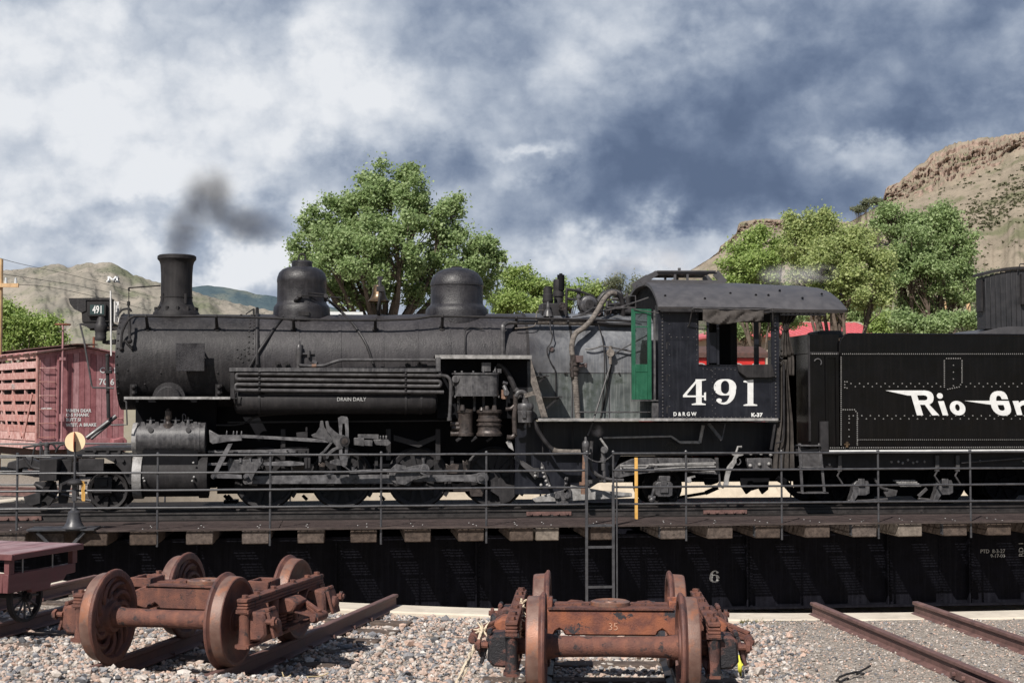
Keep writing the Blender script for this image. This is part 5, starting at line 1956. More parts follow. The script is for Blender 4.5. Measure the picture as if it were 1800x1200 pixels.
def build_front():
 t = loco
 # headlight: long visored case on a bracket ahead of the smokebox
 dy = -0.28
 mb = MB()
 y0, y1 = YC - 0.28, YC + 0.24
 mb.prism(side_poly([(121, 525), (192, 524), (193, 566), (144, 567), (143, 550)], dy), y0 + 0.02, y1)
 hl = mb.build('headlight', 'sooty_black', t, bevel=0.012)
 mb = MB()
 mb.prism(side_poly([(120.5, 524), (193, 523), (193, 527), (151, 527.5), (151, 546), (143, 549.5), (130, 543), (123, 534)], dy), y0, y0 + 0.018)
 mb.prism(side_poly([(120.5, 524), (193, 523), (193, 525.5), (121.5, 526.5)], dy), y0 + 0.018, y1 + 0.02)
 mb.build('visor', 'smokebox_black', hl)
 mb = MB()
 a, b = L(155, 556, dy), L(187, 533, dy)
 mb.box(a.x, b.x, y0 - 0.05, y0 - 0.002, a.z, b.z)
 nb = mb.build('number_board', 'sooty_black', hl, bevel=0.008)
 a, b = L(159, 553, dy), L(184, 536, dy)
 mb = MB()
 mb.box(a.x, b.x, y0 - 0.055, y0 - 0.05, a.z, b.z)
 mb.build('number_glass', 'number_glass', nb)
 q = P(162.4, 550.2, y0 - 0.058)
 lettering('number_lettering', '491', 0.20, q, 'white_paint', nb, weight=0.0035, stretch=0.62, track=1.0)
 # bracket shelf and class light below
 mb = MB()
 mb.prism(side_poly([(142, 568), (200, 568), (200, 573), (158, 578), (152, 574), (142, 571)], -0.25), YC - 0.30, YC + 0.26)
 mb.cyl(L(188, 580, -0.3), L(214, 577, -0.6), 0.022, seg=8)
 mb.cyl(L(158, 579, -0.2), L(170, 579, -0.2), 0.02, seg=8)
 mb.prism(side_poly([(180, 600), (203, 596), (203, 604), (181, 604)], -0.3), YC - 0.35, YC + 0.1)
 mb.build('headlight_bracket', 'dark_iron', t, bevel=0.005)
 p_, c_ = lathe_px([(0.01, 599), (9, 599), (10, 596), (10, 592), (9.5, 591), (10, 587), (9.5, 585), (10, 583), (11, 580), (11, 574), (10, 570), (8, 567), (7, 561), (5, 557), (0.01, 556)], 177, -0.38)
 mb = MB()
 mb.lathe(p_, c_, 'Z', 16)
 mb.build('class_lamp', 'dark_iron', t)
 # bell cord hook and hand grip by the smokebox
 mb = MB()
 mb.tube(smooth_path([L(209, 551, -0.35), L(214, 545, -0.35), L(220, 543, -0.35), L(228, 543, -0.4), L(231, 548, -0.4)], 4), 0.02, 6)
 mb.cyl(L(212, 545, -0.35), L(213, 539, -0.35), 0.014, 0.004, seg=6)
 mb.build('grab_hook', 'dark_iron', t)
 # white flag sticks
 for px, dyy in ((195.5, -0.5), (201.5, -0.2)):
  mb = MB()
  mb.cyl(L(px, 625 if px < 197 else 566, dyy), L(px + (-1 if px < 197 else 0.5), 511 if px < 197 else 529, dyy), 0.016, seg=6)
  mb.build('flag_stick', 'white_post', t)
 mb = MB()
 vs = []
 for i in range(7):
  for j in range(3):
   p = L(203 + j * 3.2, 530 + i * 6.0, -0.2)
   vs.append(p + Vector((0, 0.05 * math.sin(i * 1.1 + j * 2.2), 0)))
 fs = [(i * 3 + j, i * 3 + j + 1, (i + 1) * 3 + j + 1, (i + 1) * 3 + j) for i in range(6) for j in range(2)]
 mb.add(vs, fs, True)
 mb.build('white_flag', 'white_post', t)
 # long brace from the bracket to the pilot, and grab irons
 mb = MB()
 mb.tube([L(140.5, 569, -0.75), L(148, 600, -0.8), L(161, 676, -0.9), L(163, 681, -0.9), L(200, 682, -0.9)], 0.017, 8)
 mb.build('brace_rod', 'pipe_iron', t)
 mb = MB()
 mb.tube([L(189, 625, -0.75), L(189, 660, -0.78), L(191, 735, -0.85)], 0.034, 8)
 mb.ball(L(189, 625, -0.75), 0.042, 8, 6)
 mb.box(LX_(184, -0.78), LX_(196, -0.78), YC - 0.84, YC - 0.72, LZ_(656, -0.78, 190), LZ_(651, -0.78, 190))
 mb.build('step_pole', 'sooty_black', t)
 for (a, b, r_) in (((204, 731), (152, 770), 0.040), ((195, 742), (160, 771), 0.028)):
  mb = MB()
  mb.cyl(L(*a, -0.75), L(*b, -0.9), r_, seg=10)
  mb.build('smokebox_brace', 'pipe_iron', t)
 mb = MB()
 mb.tube([L(218, 703, -1.4), L(222, 706, -1.42), L(223.5, 746, -1.42), L(195, 747, -1.38)], 0.016, 6)
 mb.build('grab_iron', 'pipe_iron', t)
 # pilot deck, frame ends, buffer beam
 mb = MB()
 mb.box(LX_(150, -0.8), LX_(236, -0.8), YC - 0.85, YC + 0.85, LZ_(792, -0.85, 190), LZ_(786, -0.85, 190))
 mb.prism(side_poly([(118, 789), (178, 789), (208, 789), (232, 800), (232, 852), (226, 850), (213, 826), (200, 812), (184, 804), (160, 803), (118, 806)], -0.80), YC - 0.82, YC - 0.74)
 fr = mb.build('front_frame', 'dark_iron', t, bevel=0.006)
 mb = MB()
 for px, py in ((167, 792), (190, 794), (210, 794), (200, 807), (216, 809), (222, 830)):
  mb.hexbolt(L(px, py, -0.82), 0.032, 0.05)
 mb.each('frame_bolt', 'dark_iron', fr)
 mb = MB()
 mb.box(LX_(140, -0.95), LX_(184, -0.95), YC - 0.97, YC - 0.90, LZ_(828, -0.95, 160), LZ_(806, -0.95, 160))
 mb.build('step_box', 'dark_iron', t, bevel=0.006)
 mb = MB()
 mb.box(LX_(72, -0.9), LX_(103, -0.9), YC - 0.95, YC + 0.95, LZ_(845, -0.9, 90), LZ_(806, -0.9, 90))
 mb.build('buffer_beam', 'sooty_black', t, bevel=0.012)
 # pilot: slats sloping forward below the beam
 for k in range(9):
  yy = -0.85 + k * 0.2125
  mb = MB()
  a = L(92, 842, yy)
  b = L(72, 888, yy)
  mb.beam((a.x, YC + yy, a.z), (a.x - 0.34, YC + yy * 0.9, 0.12), 0.05, 0.09, (1, 0, 0.3))
  mb.build('pilot_slat', 'sooty_black', t)
 mb = MB()
 mb.prism(side_poly([(42, 872), (62, 866), (72, 866), (72, 884), (55, 889), (46, 884)], -0.9), YC - 0.95, YC - 0.85)
 mb.box(LX_(60, -0.9), LX_(76, -0.9), YC - 0.9, YC + 0.9, 0.10, 0.18)
 mb.build('pilot_toe', 'dark_iron', t, bevel=0.008)
 # step hangers and brake gear under the pilot beam
 for pts_ in ([(104, 808), (127, 806), (125, 850), (118, 884), (103, 884)], [(62, 846), (98, 846), (102, 866), (88, 888), (66, 886)], [(128, 812), (139, 812), (138, 878), (130, 878)]):
  mb = MB()
  mb.prism(side_poly(pts_, -0.55), YC - 0.58, YC - 0.50)
  mb.build('step_hanger', 'dark_iron', t, bevel=0.006)
 for (a_, b_) in (((108, 868), (160, 880)), ((90, 826), (150, 836)), ((60, 850), (100, 870))):
  mb = MB()
  mb.cyl(L(*a_, -0.65), L(*b_, -0.65), 0.028, seg=8)
  mb.build('step_rod', 'pipe_iron', t)
 # coupler
 mb = MB()
 mb.prism(side_poly([(74, 812), (60, 806), (44, 804), (30, 808), (16, 812), (14, 822), (30, 826), (46, 822), (74, 826)], 0), YC - 0.12, YC + 0.12)
 mb.cyl(L(34, 830, 0), L(34, 800, 0), 0.055, seg=12)
 mb.build('coupler', 'dark_iron', t, bevel=0.02)
 for pts_, r_ in (([(100, 792), (92, 780), (74, 779), (62, 785), (58, 800), (52, 823)], 0.018), ([(118, 778), (92, 778), (70, 782), (40, 786)], 0.02), ([(76, 800), (72, 780)], 0.018), ([(98, 795), (106, 782), (128, 778)], 0.02), ([(40, 800), (55, 820), (72, 824)], 0.03)):
  mb = MB()
  mb.tube(smooth_path([L(a, b, -0.5) for a, b in pts_], 4), r_, 8)
  mb.build('air_hose', 'dark_iron', t)
 p_, c_ = lathe_px([(0.01, 800), (5, 800), (5, 793), (4, 792), (4, 785), (5, 784), (5, 779), (3, 777), (0.01, 776)], 85, -0.5)
 mb = MB()
 mb.lathe(p_, c_, 'Z', 12)
 mb.build('angle_cock', 'pipe_iron', t)
 # yellow painted flag at the pilot step
 mb = MB()
 mb.box(LX_(145, -1.0, 860), LX_(150, -1.0, 860), YC - 1.02, YC - 1.0, LZ_(880, -1, 147), LZ_(848, -1, 147))
 mb.build('step_edge', 'yellow_paint', t)


def wheel(name, x, yc, r, width, m, nsp, side=-1, rim=0.075, hub=0.16, parent=None, crank=None, cw=None, tread_m=None):
 """spoked locomotive wheel standing in the x-z plane; side -1 faces the camera"""
 mb = MB()
 z = r
 f = yc + side * width / 2
 bk = yc - side * width / 2
 s = side
 mb.lathe([(r - rim, s * width / 2 - s * 0.02), (r - 0.012, s * width / 2), (r, s * (width / 2 - 0.012)), (r + 0.004, -s * width * 0.22), (r + 0.03, -s * width * 0.33), (r + 0.03, -s * width * 0.46), (r, -s * width / 2), (r - rim, -s * width / 2), (r - rim, s * width / 2 - s * 0.02)], (x, yc, z), 'Y', 48)
 mb.lathe([(0.001, s * (width / 2 + 0.03)), (hub * 0.8, s * (width / 2 + 0.03)), (hub, s * width / 2), (hub, -s * width / 2)], (x, yc, z), 'Y', 20)
 for k in range(nsp):
  a = 2 * math.pi * (k + 0.5) / nsp
  c, d = math.cos(a), math.sin(a)
  mb.beam((x + c * hub * 0.8, yc, z + d * hub * 0.8), (x + c * (r - rim * 0.8), yc, z + d * (r - rim * 0.8)), 0.055, 0.075, (-d, 0, c))
 mb.lathe([(0.02, -s * width * 0.18), (r - rim * 0.9, -s * width * 0.18), (r - rim * 0.9, -s * width * 0.3), (0.02, -s * width * 0.3)], (x, yc, z), 'Y', 32)  # disc added behind the spokes to block light showing through
 o = mb.build(name, m, parent)
 if cw is not None:
  a0, a1 = cw
  ro = r - rim * 0.9
  ch = 0.30 * r
  poly = [(x + ro * math.cos(R(a0 + (a1 - a0) * i / 12)), z + ro * math.sin(R(a0 + (a1 - a0) * i / 12))) for i in range(13)]
  b = MB()
  b.prism(poly, yc + s * width * 0.5 - 0.02, yc + s * (width * 0.5) + s * 0.0 + 0.04 if s > 0 else yc - width * 0.5 + 0.05)
  b.build('counterweight', m, o)
 if crank is not None:
  b = MB()
  cx, cz = x + crank, z
  b.cyl((cx, f - 0.0, cz), (cx, f + s * 0.26, cz), 0.075, seg=16)
  b.prism([(x - 0.14, z + 0.13), (cx, cz + 0.12), (cx - 0.12, cz), (cx, cz - 0.12), (x - 0.14, z - 0.13)] if crank < 0 else [(x, z)], min(f, f + s * 0.03), max(f, f + s * 0.03))
  b.build('crank_pin', 'rod_steel', o)
 return o


def build_running_gear():
 t = loco
 WY = -0.50
 k = 1 / 94.0
 r = 0.555
 cxs = [LX_(px, -0.56, 836) for px in (466, 600.5, 735, 869.5)]
 for x in cxs:
  wheel('driving_wheel', x, YC + WY, r, 0.125, 'dark_iron', 12, -1, 0.085, 0.15, t, crank=-0.285, cw=(-52, 52))
  wheel('driving_wheel', x, YC - WY, r, 0.125, 'dark_iron', 12, 1, 0.085, 0.15, t, cw=(40, 140))
  mb = MB()
  mb.cyl((x, YC + WY, r), (x, YC - WY, r), 0.09, seg=14)
  mb.build('axle', 'deep_iron', t)
 # leading and trailing wheels
 for px in (190,):
  x = LX_(px, -0.56, 850)
  for s in (-1, 1):
   wheel('leading_wheel', x, YC + s * 0.5, 0.36, 0.12, 'sooty_black', 9, s, 0.06, 0.11, t)
 x = LX_(1166, -0.56, 850)
 for s in (-1, 1):
  wheel('trailing_wheel', x, YC + s * 0.5, 0.36, 0.12, 'sooty_black', 9, s, 0.06, 0.11, t)
 # lead truck pedestal box
 mb = MB()
 a, b = L(166, 866, -0.62), L(198, 838, -0.62)
 mb.box(a.x, b.x, YC - 0.68, YC - 0.56, a.z, b.z)
 a, b = L(174, 855, -0.70), L(189, 840, -0.70)
 mb.box(a.x, b.x, YC - 0.71, YC - 0.679, a.z, b.z)
 mb.build('truck_box', 'dark_iron', t, bevel=0.008)
 # main frames: bars with light showing under them
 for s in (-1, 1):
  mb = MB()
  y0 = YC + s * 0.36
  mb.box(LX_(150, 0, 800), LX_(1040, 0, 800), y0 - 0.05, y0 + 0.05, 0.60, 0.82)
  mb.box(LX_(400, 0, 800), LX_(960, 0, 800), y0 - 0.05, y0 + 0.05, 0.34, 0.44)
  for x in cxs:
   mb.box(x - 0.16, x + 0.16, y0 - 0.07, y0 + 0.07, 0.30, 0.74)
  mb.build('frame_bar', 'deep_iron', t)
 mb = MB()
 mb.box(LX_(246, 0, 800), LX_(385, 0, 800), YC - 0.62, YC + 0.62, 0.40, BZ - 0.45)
 mb.box(LX_(385.5, 0), LX_(930, 0), YC - 0.3, YC + 0.3, 0.27, BZ - 0.75)  # dark box added to block the lit ground seen behind the wheels
 mb.build('saddle_dark_block', 'deep_iron', t)
 # brake gear hung between the wheels
 for i in range(4):
  x = cxs[i] + 0.70 if i < 3 else cxs[3] + 0.66
  mb = MB()
  arcp = [(cxs[i] + (r + 0.012) * math.cos(R(a)), r + (r + 0.012) * math.sin(R(a))) for a in range(-34, 8, 6)]
  arco = [(cxs[i] + (r + 0.085) * math.cos(R(a)), r + (r + 0.085) * math.sin(R(a))) for a in range(-34, 8, 6)]
  mb.prism(arcp + arco[::-1], YC - 0.56, YC - 0.46)
  mb.prism(arcp + arco[::-1], YC + 0.46, YC + 0.56)
  mb.beam((x - 0.05, YC - 0.42, 0.95), (x - 0.07, YC - 0.42, 0.30), 0.03, 0.06)
  mb.each('brake_shoe', 'dark_iron', t)
 mb = MB()
 mb.box(LX_(395, 0, 860), LX_(420, 0), YC - 0.2, YC + 0.2, 0.08, 0.14)
 for px in (394, 400, 532, 668):
  mb.cyl(L(px, 870, -0.3), L(px + 8, 878, -0.3), 0.03, seg=6)
 mb.each('brake_rod', 'deep_iron', t)
 # cylinder with valve chest
 yc = YC - 0.90
 x0, x1 = LX_(233, -1.2, 840), LX_(364, -1.2, 840)
 rc = 0.40
 zc = LZ_(838, -1.2, 300)
 mb = MB()
 mb.lathe([(0.001, x0), (rc - 0.015, x0), (rc, x0 + 0.01), (rc, x0 + 0.16), (rc - 0.03, x0 + 0.161), (rc - 0.03, x1 - 0.16), (rc, x1 - 0.159), (rc, x1), (0.001, x1)], (0, yc, zc), 'X', 48)
 cy = mb.build('cylinder', 'sooty_black', t)
 mb = MB()
 mb.lathe([(rc - 0.02, x0 - 0.005), (rc + 0.006, x0 - 0.005), (rc + 0.006, x0 + 0.155), (rc - 0.02, x0 + 0.155)], (0, yc, zc), 'X', 48)
 mb.build('cylinder_head', 'bright_iron', cy)
 mb = MB()
 for px, py in ((252, 840), (254, 845), (340, 813), (341, 838), (338, 845)):
  mb.ball(L(px, py, -1.31), 0.022, 8, 6)
 mb.each('cylinder_stud', 'bright_iron', cy)
 # curved blackened wrapper between chest and cylinder
 zv = LZ_(771, -1.2, 300)
 rv = 0.295
 yv = YC - 0.98
 mb = MB()
 mb.box(x0 + 0.17, x1 - 0.17, YC - 1.20, YC - 0.5, zc + 0.1, zv - 0.16)
 mb.build('cylinder_jacket', 'deep_iron', t)
 mb = MB()
 xa, xb = LX_(232, -1.2, 770), LX_(370, -1.2, 770)
 mb.lathe([(0.001, xa), (rv - 0.03, xa), (rv - 0.012, xa + 0.02), (rv - 0.012, xa + 0.08), (rv, xa + 0.085), (rv, xb - 0.28), (rv + 0.012, xb - 0.275), (rv + 0.012, xb - 0.19), (rv + 0.004, xb - 0.185), (rv + 0.004, xb - 0.10), (rv * 0.55, xb - 0.09), (0.001, xb - 0.09)], (0, yv, zv), 'X', 44)
 vc = mb.build('valve_chest', 'grey_iron', t)
 mb = MB()
 mb.lathe([(rv - 0.02, xa - 0.006), (rv - 0.006, xa), (rv - 0.006, xa + 0.075), (rv - 0.02, xa + 0.075)], (0, yv, zv), 'X', 44)
 mb.build('valve_head', 'bright_iron', vc)
 # lifted lugs along the top of the chest
 for px in (252, 277, 322, 344):
  mb = MB()
  mb.prism(side_poly([(px - 6, 752), (px - 2.5, 741), (px + 3, 741), (px + 6, 752)], -1.05), YC - 1.16, YC - 0.95)
  mb.build('chest_lug', 'grey_iron', vc)
 mb = MB()
 for px, py in ((265, 756), (331, 756)):
  c = L(px, py, -1.23)
  mb.cyl(c + Vector((0, 0.08, -0.02)), c - Vector((0, 0.03, -0.01)), 0.047, seg=14)
 mb.each('plug', 'dark_iron', vc)
 p_, c_ = lathe_px([(0.01, 763), (8.5, 763), (9, 748), (9, 745), (5, 744), (4, 740), (5, 738), (6, 734), (6, 722), (5, 721), (3.5, 718), (0.01, 717)], 297.5, -1.12)
 mb = MB()
 mb.lathe(p_, c_, 'Z', 14)
 mb.build('relief_valve', 'brown_iron', vc)
 for px in (265, 331, 290, 309):
  mb = MB()
  big = px in (265, 331)
  mb.cyl(L(px, 746, -1.1), L(px, 736, -1.1), 0.034 if big else 0.025, 0.02, seg=8)
  mb.cyl(L(px, 733, -1.1), L(px, 737, -1.1), 0.014, seg=6)
  c = L(px, 738, -1.1)
  mb.beam(c - Vector((0.075, 0, 0)), c + Vector((0.075, 0, 0)), 0.018, 0.02)
  mb.build('wing_nut', 'grey_iron', vc)
 mb = MB()
 mb.tube([L(321, 745, -1.1), L(321, 728, -1.1), L(322, 727, -1.1), L(326, 729, -1.1), L(327, 737, -1.1)], 0.011, 6)
 mb.build('oil_line', 'grey_iron', vc)
 # valve stem guide and radius rod
 mb = MB()
 mb.prism(side_poly([(368, 755), (384, 764), (424, 764), (426, 774), (400, 776), (374, 780), (369, 776)], -1.1), YC - 1.16, YC - 1.02)
 for px in (398, 410, 416, 424):
  mb.cyl(L(px, 766, -1.1), L(px + 1, 757, -1.1), 0.016, seg=6)
 mb.build('valve_stem_guide', 'rod_steel', t, bevel=0.006)
 mb = MB()
 mb.prism(side_poly([(424, 764), (428, 763.5), (582, 772), (586, 774), (582, 778), (540, 776), (480, 772), (424, 769)], -1.12), YC - 1.15, YC - 1.10)
 mb.build('radius_rod', 'rod_steel', t, bevel=0.004)
 mb = MB()
 mb.prism(side_poly([(401, 780), (409, 779), (396, 806), (382, 832), (374, 832), (386, 806)], -1.18), YC - 1.20, YC - 1.15)
 mb.build('combination_lever', 'rod_steel', t, bevel=0.004)
 mb = MB()
 mb.prism(side_poly([(371, 834), (376, 831), (425, 834), (426, 841), (378, 840), (373, 840)], -1.16), YC - 1.19, YC - 1.14)
 for px in (375, 432):
  mb.cyl(L(px, 837, -1.13), L(px, 837, -1.23), 0.045, seg=14)
  mb.hexbolt(L(px, 837, -1.23), 0.025, 0.02)
 mb.build('union_link', 'rod_steel', t, bevel=0.004)
 # crosshead and guides
 mb = MB()
 mb.prism(side_poly([(401, 808), (462, 806), (462, 812), (445, 828), (401, 828)], -1.0), YC - 1.06, YC - 0.86)
 ch = mb.build('crosshead', 'grey_iron', t, bevel=0.008)
 mb = MB()
 mb.prism(side_poly([(434, 812), (462, 812), (449, 830), (442, 846), (436, 848), (430, 838)], -1.1), YC - 1.12, YC - 1.061)
 mb.build('crosshead_arm', 'grey_iron', ch, bevel=0.006)
 mb = MB()
 for px in (405, 423, 440, 457):
  mb.cyl(L(px, 812, -1.07), L(px, 805, -1.07), 0.027, seg=6)
 mb.each('crosshead_bolt', 'rod_steel', ch)
 for py, h in ((793, 5), (815, 5.5)):
  mb = MB()
  mb.prism(side_poly([(366, py - 2), (466, py - 3), (510, py - h), (535, py - 2.5), (535, py + 2), (510, py + h - 2), (440, py + 2.5), (366, py + 2.5)], -0.95), YC - 1.03, YC - 0.90)
  mb.build('crosshead_guide', 'rod_steel', t, bevel=0.005)
 mb = MB()
 mb.prism(side_poly([(495, 786), (540, 786), (546, 800), (546, 822), (536, 823), (534, 804), (500, 799)], -0.95), YC - 1.0, YC - 0.84)
 mb.box(LX_(520, -1), LX_(544, -1), YC - 1.05, YC - 0.9, LZ_(799, -1, 530), LZ_(788, -1, 530))
 for k_ in range(5):
  mb.hexbolt(L(505 + k_ * 8, 792 + (k_ % 2) * 4, -1.05), 0.02, 0.03)
 mb.cyl(L(540, 824, -1), L(540, 784, -1), 0.012, seg=6)
 mb.build('guide_yoke', 'dark_iron', t, bevel=0.006)
 mb = MB()
 mb.prism(side_poly([(521, 760), (541, 758), (541, 770), (522, 770)], -0.95), YC - 1.02, YC - 0.9)
 mb.cyl(L(539, 758, -0.97), L(539, 750, -0.97), 0.02, seg=8)
 mb.build('lubricator_box', 'dark_iron', t, bevel=0.005)
 # link support: forked casting with the slotted expansion link
 mb = MB()
 yA, yB = YC - 1.16, YC - 1.08
 mb.prism(side_poly([(563, 739), (568, 739), (570, 750), (578, 760), (586, 772), (580, 779), (572, 773), (550, 768), (547, 764), (556, 760), (562, 750)], -1.1), yA, yB)
 mb.prism(side_poly([(572, 740), (577, 739), (579, 748), (588, 757), (598, 764), (604, 764), (614, 770), (614, 780), (606, 784), (592, 786), (585, 776), (582, 766), (574, 756)], -1.1), yA - 0.05, yB - 0.04)
 mb.prism(side_poly([(580, 778), (586, 776), (574, 792), (566, 799), (565, 812), (560, 812), (560, 798), (568, 792)], -1.1), yA - 0.02, yB - 0.02)
 mb.prism(side_poly([(598, 782), (606, 786), (592, 790), (580, 798), (577, 806), (573, 806), (574, 797), (584, 788)], -1.1), yA - 0.055, yB - 0.05)
 mb.build('link_bracket', 'grey_iron', t, bevel=0.007)
 link = [(594, 734), (600, 731), (610, 732), (612, 736), (613, 756), (613, 778), (611, 800), (609, 818), (604, 822), (600, 818), (596, 800), (596, 778), (596, 756)]
 slot = [(602, 744), (606, 744), (607, 758), (607, 776), (606, 798), (602, 798), (601, 776), (601, 758)]
 mb = MB()
 y_ = YC - 1.20
 mb.plate(side_poly(link, -1.2)[::1], [side_poly(slot, -1.2)], y_)
 n = len(link)
 for lp in (link, slot):
  q = side_poly(lp, -1.2)
  for i in range(len(q)):
   j = (i + 1) % len(q)
   mb.add([(q[i][0], y_, q[i][1]), (q[j][0], y_, q[j][1]), (q[j][0], y_ + 0.05, q[j][1]), (q[i][0], y_ + 0.05, q[i][1])], [(0, 1, 2, 3)])
 mb.build('expansion_link', 'rod_steel', t)
 mb = MB()
 c = L(606, 775, -1.2)
 mb.cyl(c + Vector((0, 0.08, 0)), c - Vector((0, 0.06, 0)), 0.092, seg=20)
 mb.build('trunnion', 'dark_iron', t)
 mb = MB()
 mb.cyl(c - Vector((0, 0.059, 0)), c - Vector((0, 0.075, 0)), 0.055, seg=18)
 mb.build('trunnion_cap', 'brown_iron', t)
 mb = MB()
 mb.prism(side_poly([(592, 806), (598, 808), (612, 803), (610, 816), (604, 824), (608, 820), (618, 828), (627, 823), (627, 832), (615, 832), (600, 818), (590, 817), (580, 814), (580, 810)], -1.2), YC - 1.23, YC - 1.18)
 mb.cyl(L(621, 830, -1.2), L(621, 820, -1.2), 0.03, seg=8)
 mb.build('link_foot', 'grey_iron', t, bevel=0.006)
 # reverse rod pieces behind the link
 mb = MB()
 mb.prism(side_poly([(622, 769), (640, 769), (640, 784), (622, 782)], -1.05), YC - 1.08, YC - 1.0)
 mb.prism(side_poly([(640, 773), (655, 773), (655, 784), (640, 783)], -1.05), YC - 1.07, YC - 1.01)
 mb.prism(side_poly([(629, 763), (666, 763), (666, 772), (629, 770)], -1.05), YC - 1.0, YC - 0.94)
 mb.prism(side_poly([(656, 772), (682, 772), (688, 778), (682, 784), (660, 782)], -1.05), YC - 1.04, YC - 0.98)
 for px in (669, 674, 679):
  mb.cyl(L(px, 772, -1.0), L(px, 765, -1.0), 0.02, seg=6)
 mb.each('lifting_arm', 'grey_iron', t, bevel=0.008)
 # hangers in the dark behind
 mb = MB()
 for px in (498, 683, 770):
  mb.box(LX_(px - 4, -0.7), LX_(px + 4, -0.7), YC - 0.72, YC - 0.66, 0.9, LZ_(754, -0.7, px))
 mb.prism(side_poly([(692, 764), (735, 776), (766, 764), (766, 772), (736, 786), (692, 774)], -0.68), YC - 0.70, YC - 0.64)
 mb.cyl(L(400, 742, -0.8), L(790, 739, -0.8), 0.018, seg=6)
 mb.tube(smooth_path([L(380, 747, -0.8), L(425, 745, -0.8), L(460, 730, -0.8), L(560, 726, -0.8)], 4), 0.018, 6)
 mb.each('hanger_bar', 'dark_iron', t)
 # rods
 zr = r
 pins = [x - 0.285 for x in cxs]
 yr = YC - 0.80
 mb = MB()

 def rod(mb, xa, xb, h0, h1, y0, y1, e0=0.1, e1=0.1):
  a = arc(xa, zr, e0, 90 + 35, 270 - 35, 10)
  b = arc(xb, zr, e1, -90 + 35, 90 - 35, 10)
  mb.prism(a + [(xa + e0 * 1.2, zr - h0), (xb - e1 * 1.2, zr - h1)] + b + [(xb - e1 * 1.2, zr + h1), (xa + e0 * 1.2, zr + h0)], y0, y1)
 rod(mb, pins[0], pins[1], 0.05, 0.05, yr + 0.06, yr + 0.10, 0.11, 0.12)
 rod(mb, pins[1] + 0.1, pins[2], 0.05, 0.06, yr + 0.0605, yr + 0.1005, 0.08, 0.14)
 rod(mb, pins[2] + 0.1, pins[3], 0.06, 0.065, yr + 0.061, yr + 0.101, 0.08, 0.15)
 mb.build('side_rod', 'rod_steel', t, bevel=0.006)
 mb = MB()
 rod(mb, LX_(436, -0.95, 838), pins[2], 0.075, 0.085, yr - 0.10, yr - 0.04, 0.10, 0.16)
 mb.build('main_rod', 'rod_steel', t, bevel=0.006)
 for i in (3,):
  mb = MB()
  mb.cyl((pins[i], yr + 0.10, zr), (pins[i], yr - 0.02, zr), 0.095, seg=20)
  mb.hexbolt((pins[i], yr - 0.02, zr), 0.055, 0.04)
  mb.build('pin_cap', 'grey_iron', t)
 # big end, eccentric crank and rod
 ex, ez = LX_(745, -0.95, 824), LZ_(824, -0.95, 745)
 mb = MB()
 mb.prism(side_poly([(684, 826), (696, 815), (714, 818), (712, 848), (698, 852), (684, 842)], -0.92), yr - 0.14, yr - 0.101)
 mb.build('big_end', 'grey_iron', t, bevel=0.008)
 mb = MB()
 mb.prism(side_poly([(694, 834), (704, 823), (738, 816), (752, 816), (756, 826), (746, 834), (728, 842), (712, 852), (698, 850)], -0.95), yr - 0.20, yr - 0.141)
 mb.cyl((ex, yr - 0.14, ez), (ex, yr - 0.30, ez), 0.07, seg=18)
 mb.hexbolt((ex, yr - 0.30, ez), 0.04, 0.03)
 mb.cyl(L(745, 818, -0.98), L(744, 805, -0.98), 0.026, seg=8)
 mb.build('eccentric_crank', 'grey_iron', t, bevel=0.007)
 mb = MB()
 fx, fz = LX_(621, -1.1, 829), LZ_(829, -1.1, 621)
 mb.beam((fx, yr - 0.26, fz), (ex, yr - 0.26, ez), 0.035, 0.062)
 mb.cyl((ex, yr - 0.235, ez), (ex, yr - 0.285, ez), 0.10, seg=20)
 mb.build('eccentric_rod', 'rod_steel', t, bevel=0.004)
 # plate added in the shape of the sunlit patch on the last driver
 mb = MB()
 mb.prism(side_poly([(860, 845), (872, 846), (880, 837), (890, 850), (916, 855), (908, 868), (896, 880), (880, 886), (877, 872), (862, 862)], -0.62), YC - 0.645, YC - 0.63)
 mb.build('wheel_sun_patch', 'smokebox_black', t)
 # spring hangers between wheels
 for px, py, w, h in ((795, 823, 12, 9), (820, 818, 7, 10), (811, 855, 18, 8), (525, 822, 12, 9), (838, 864, 14, 8), (566, 820, 6, 8)):
  mb = MB()
  mb.prism(side_poly([(px - w, py - h), (px - w * 0.4, py - h * 0.6), (px, py - h), (px + w, py - h * 0.8), (px + w * 0.7, py + h), (px - w * 0.8, py + h)], -0.6), YC - 0.64, YC - 0.58)
  mb.build('spring_hanger', 'brown_iron', t, bevel=0.006)


build_top()
build_boiler_rails()
build_front()
build_running_gear()


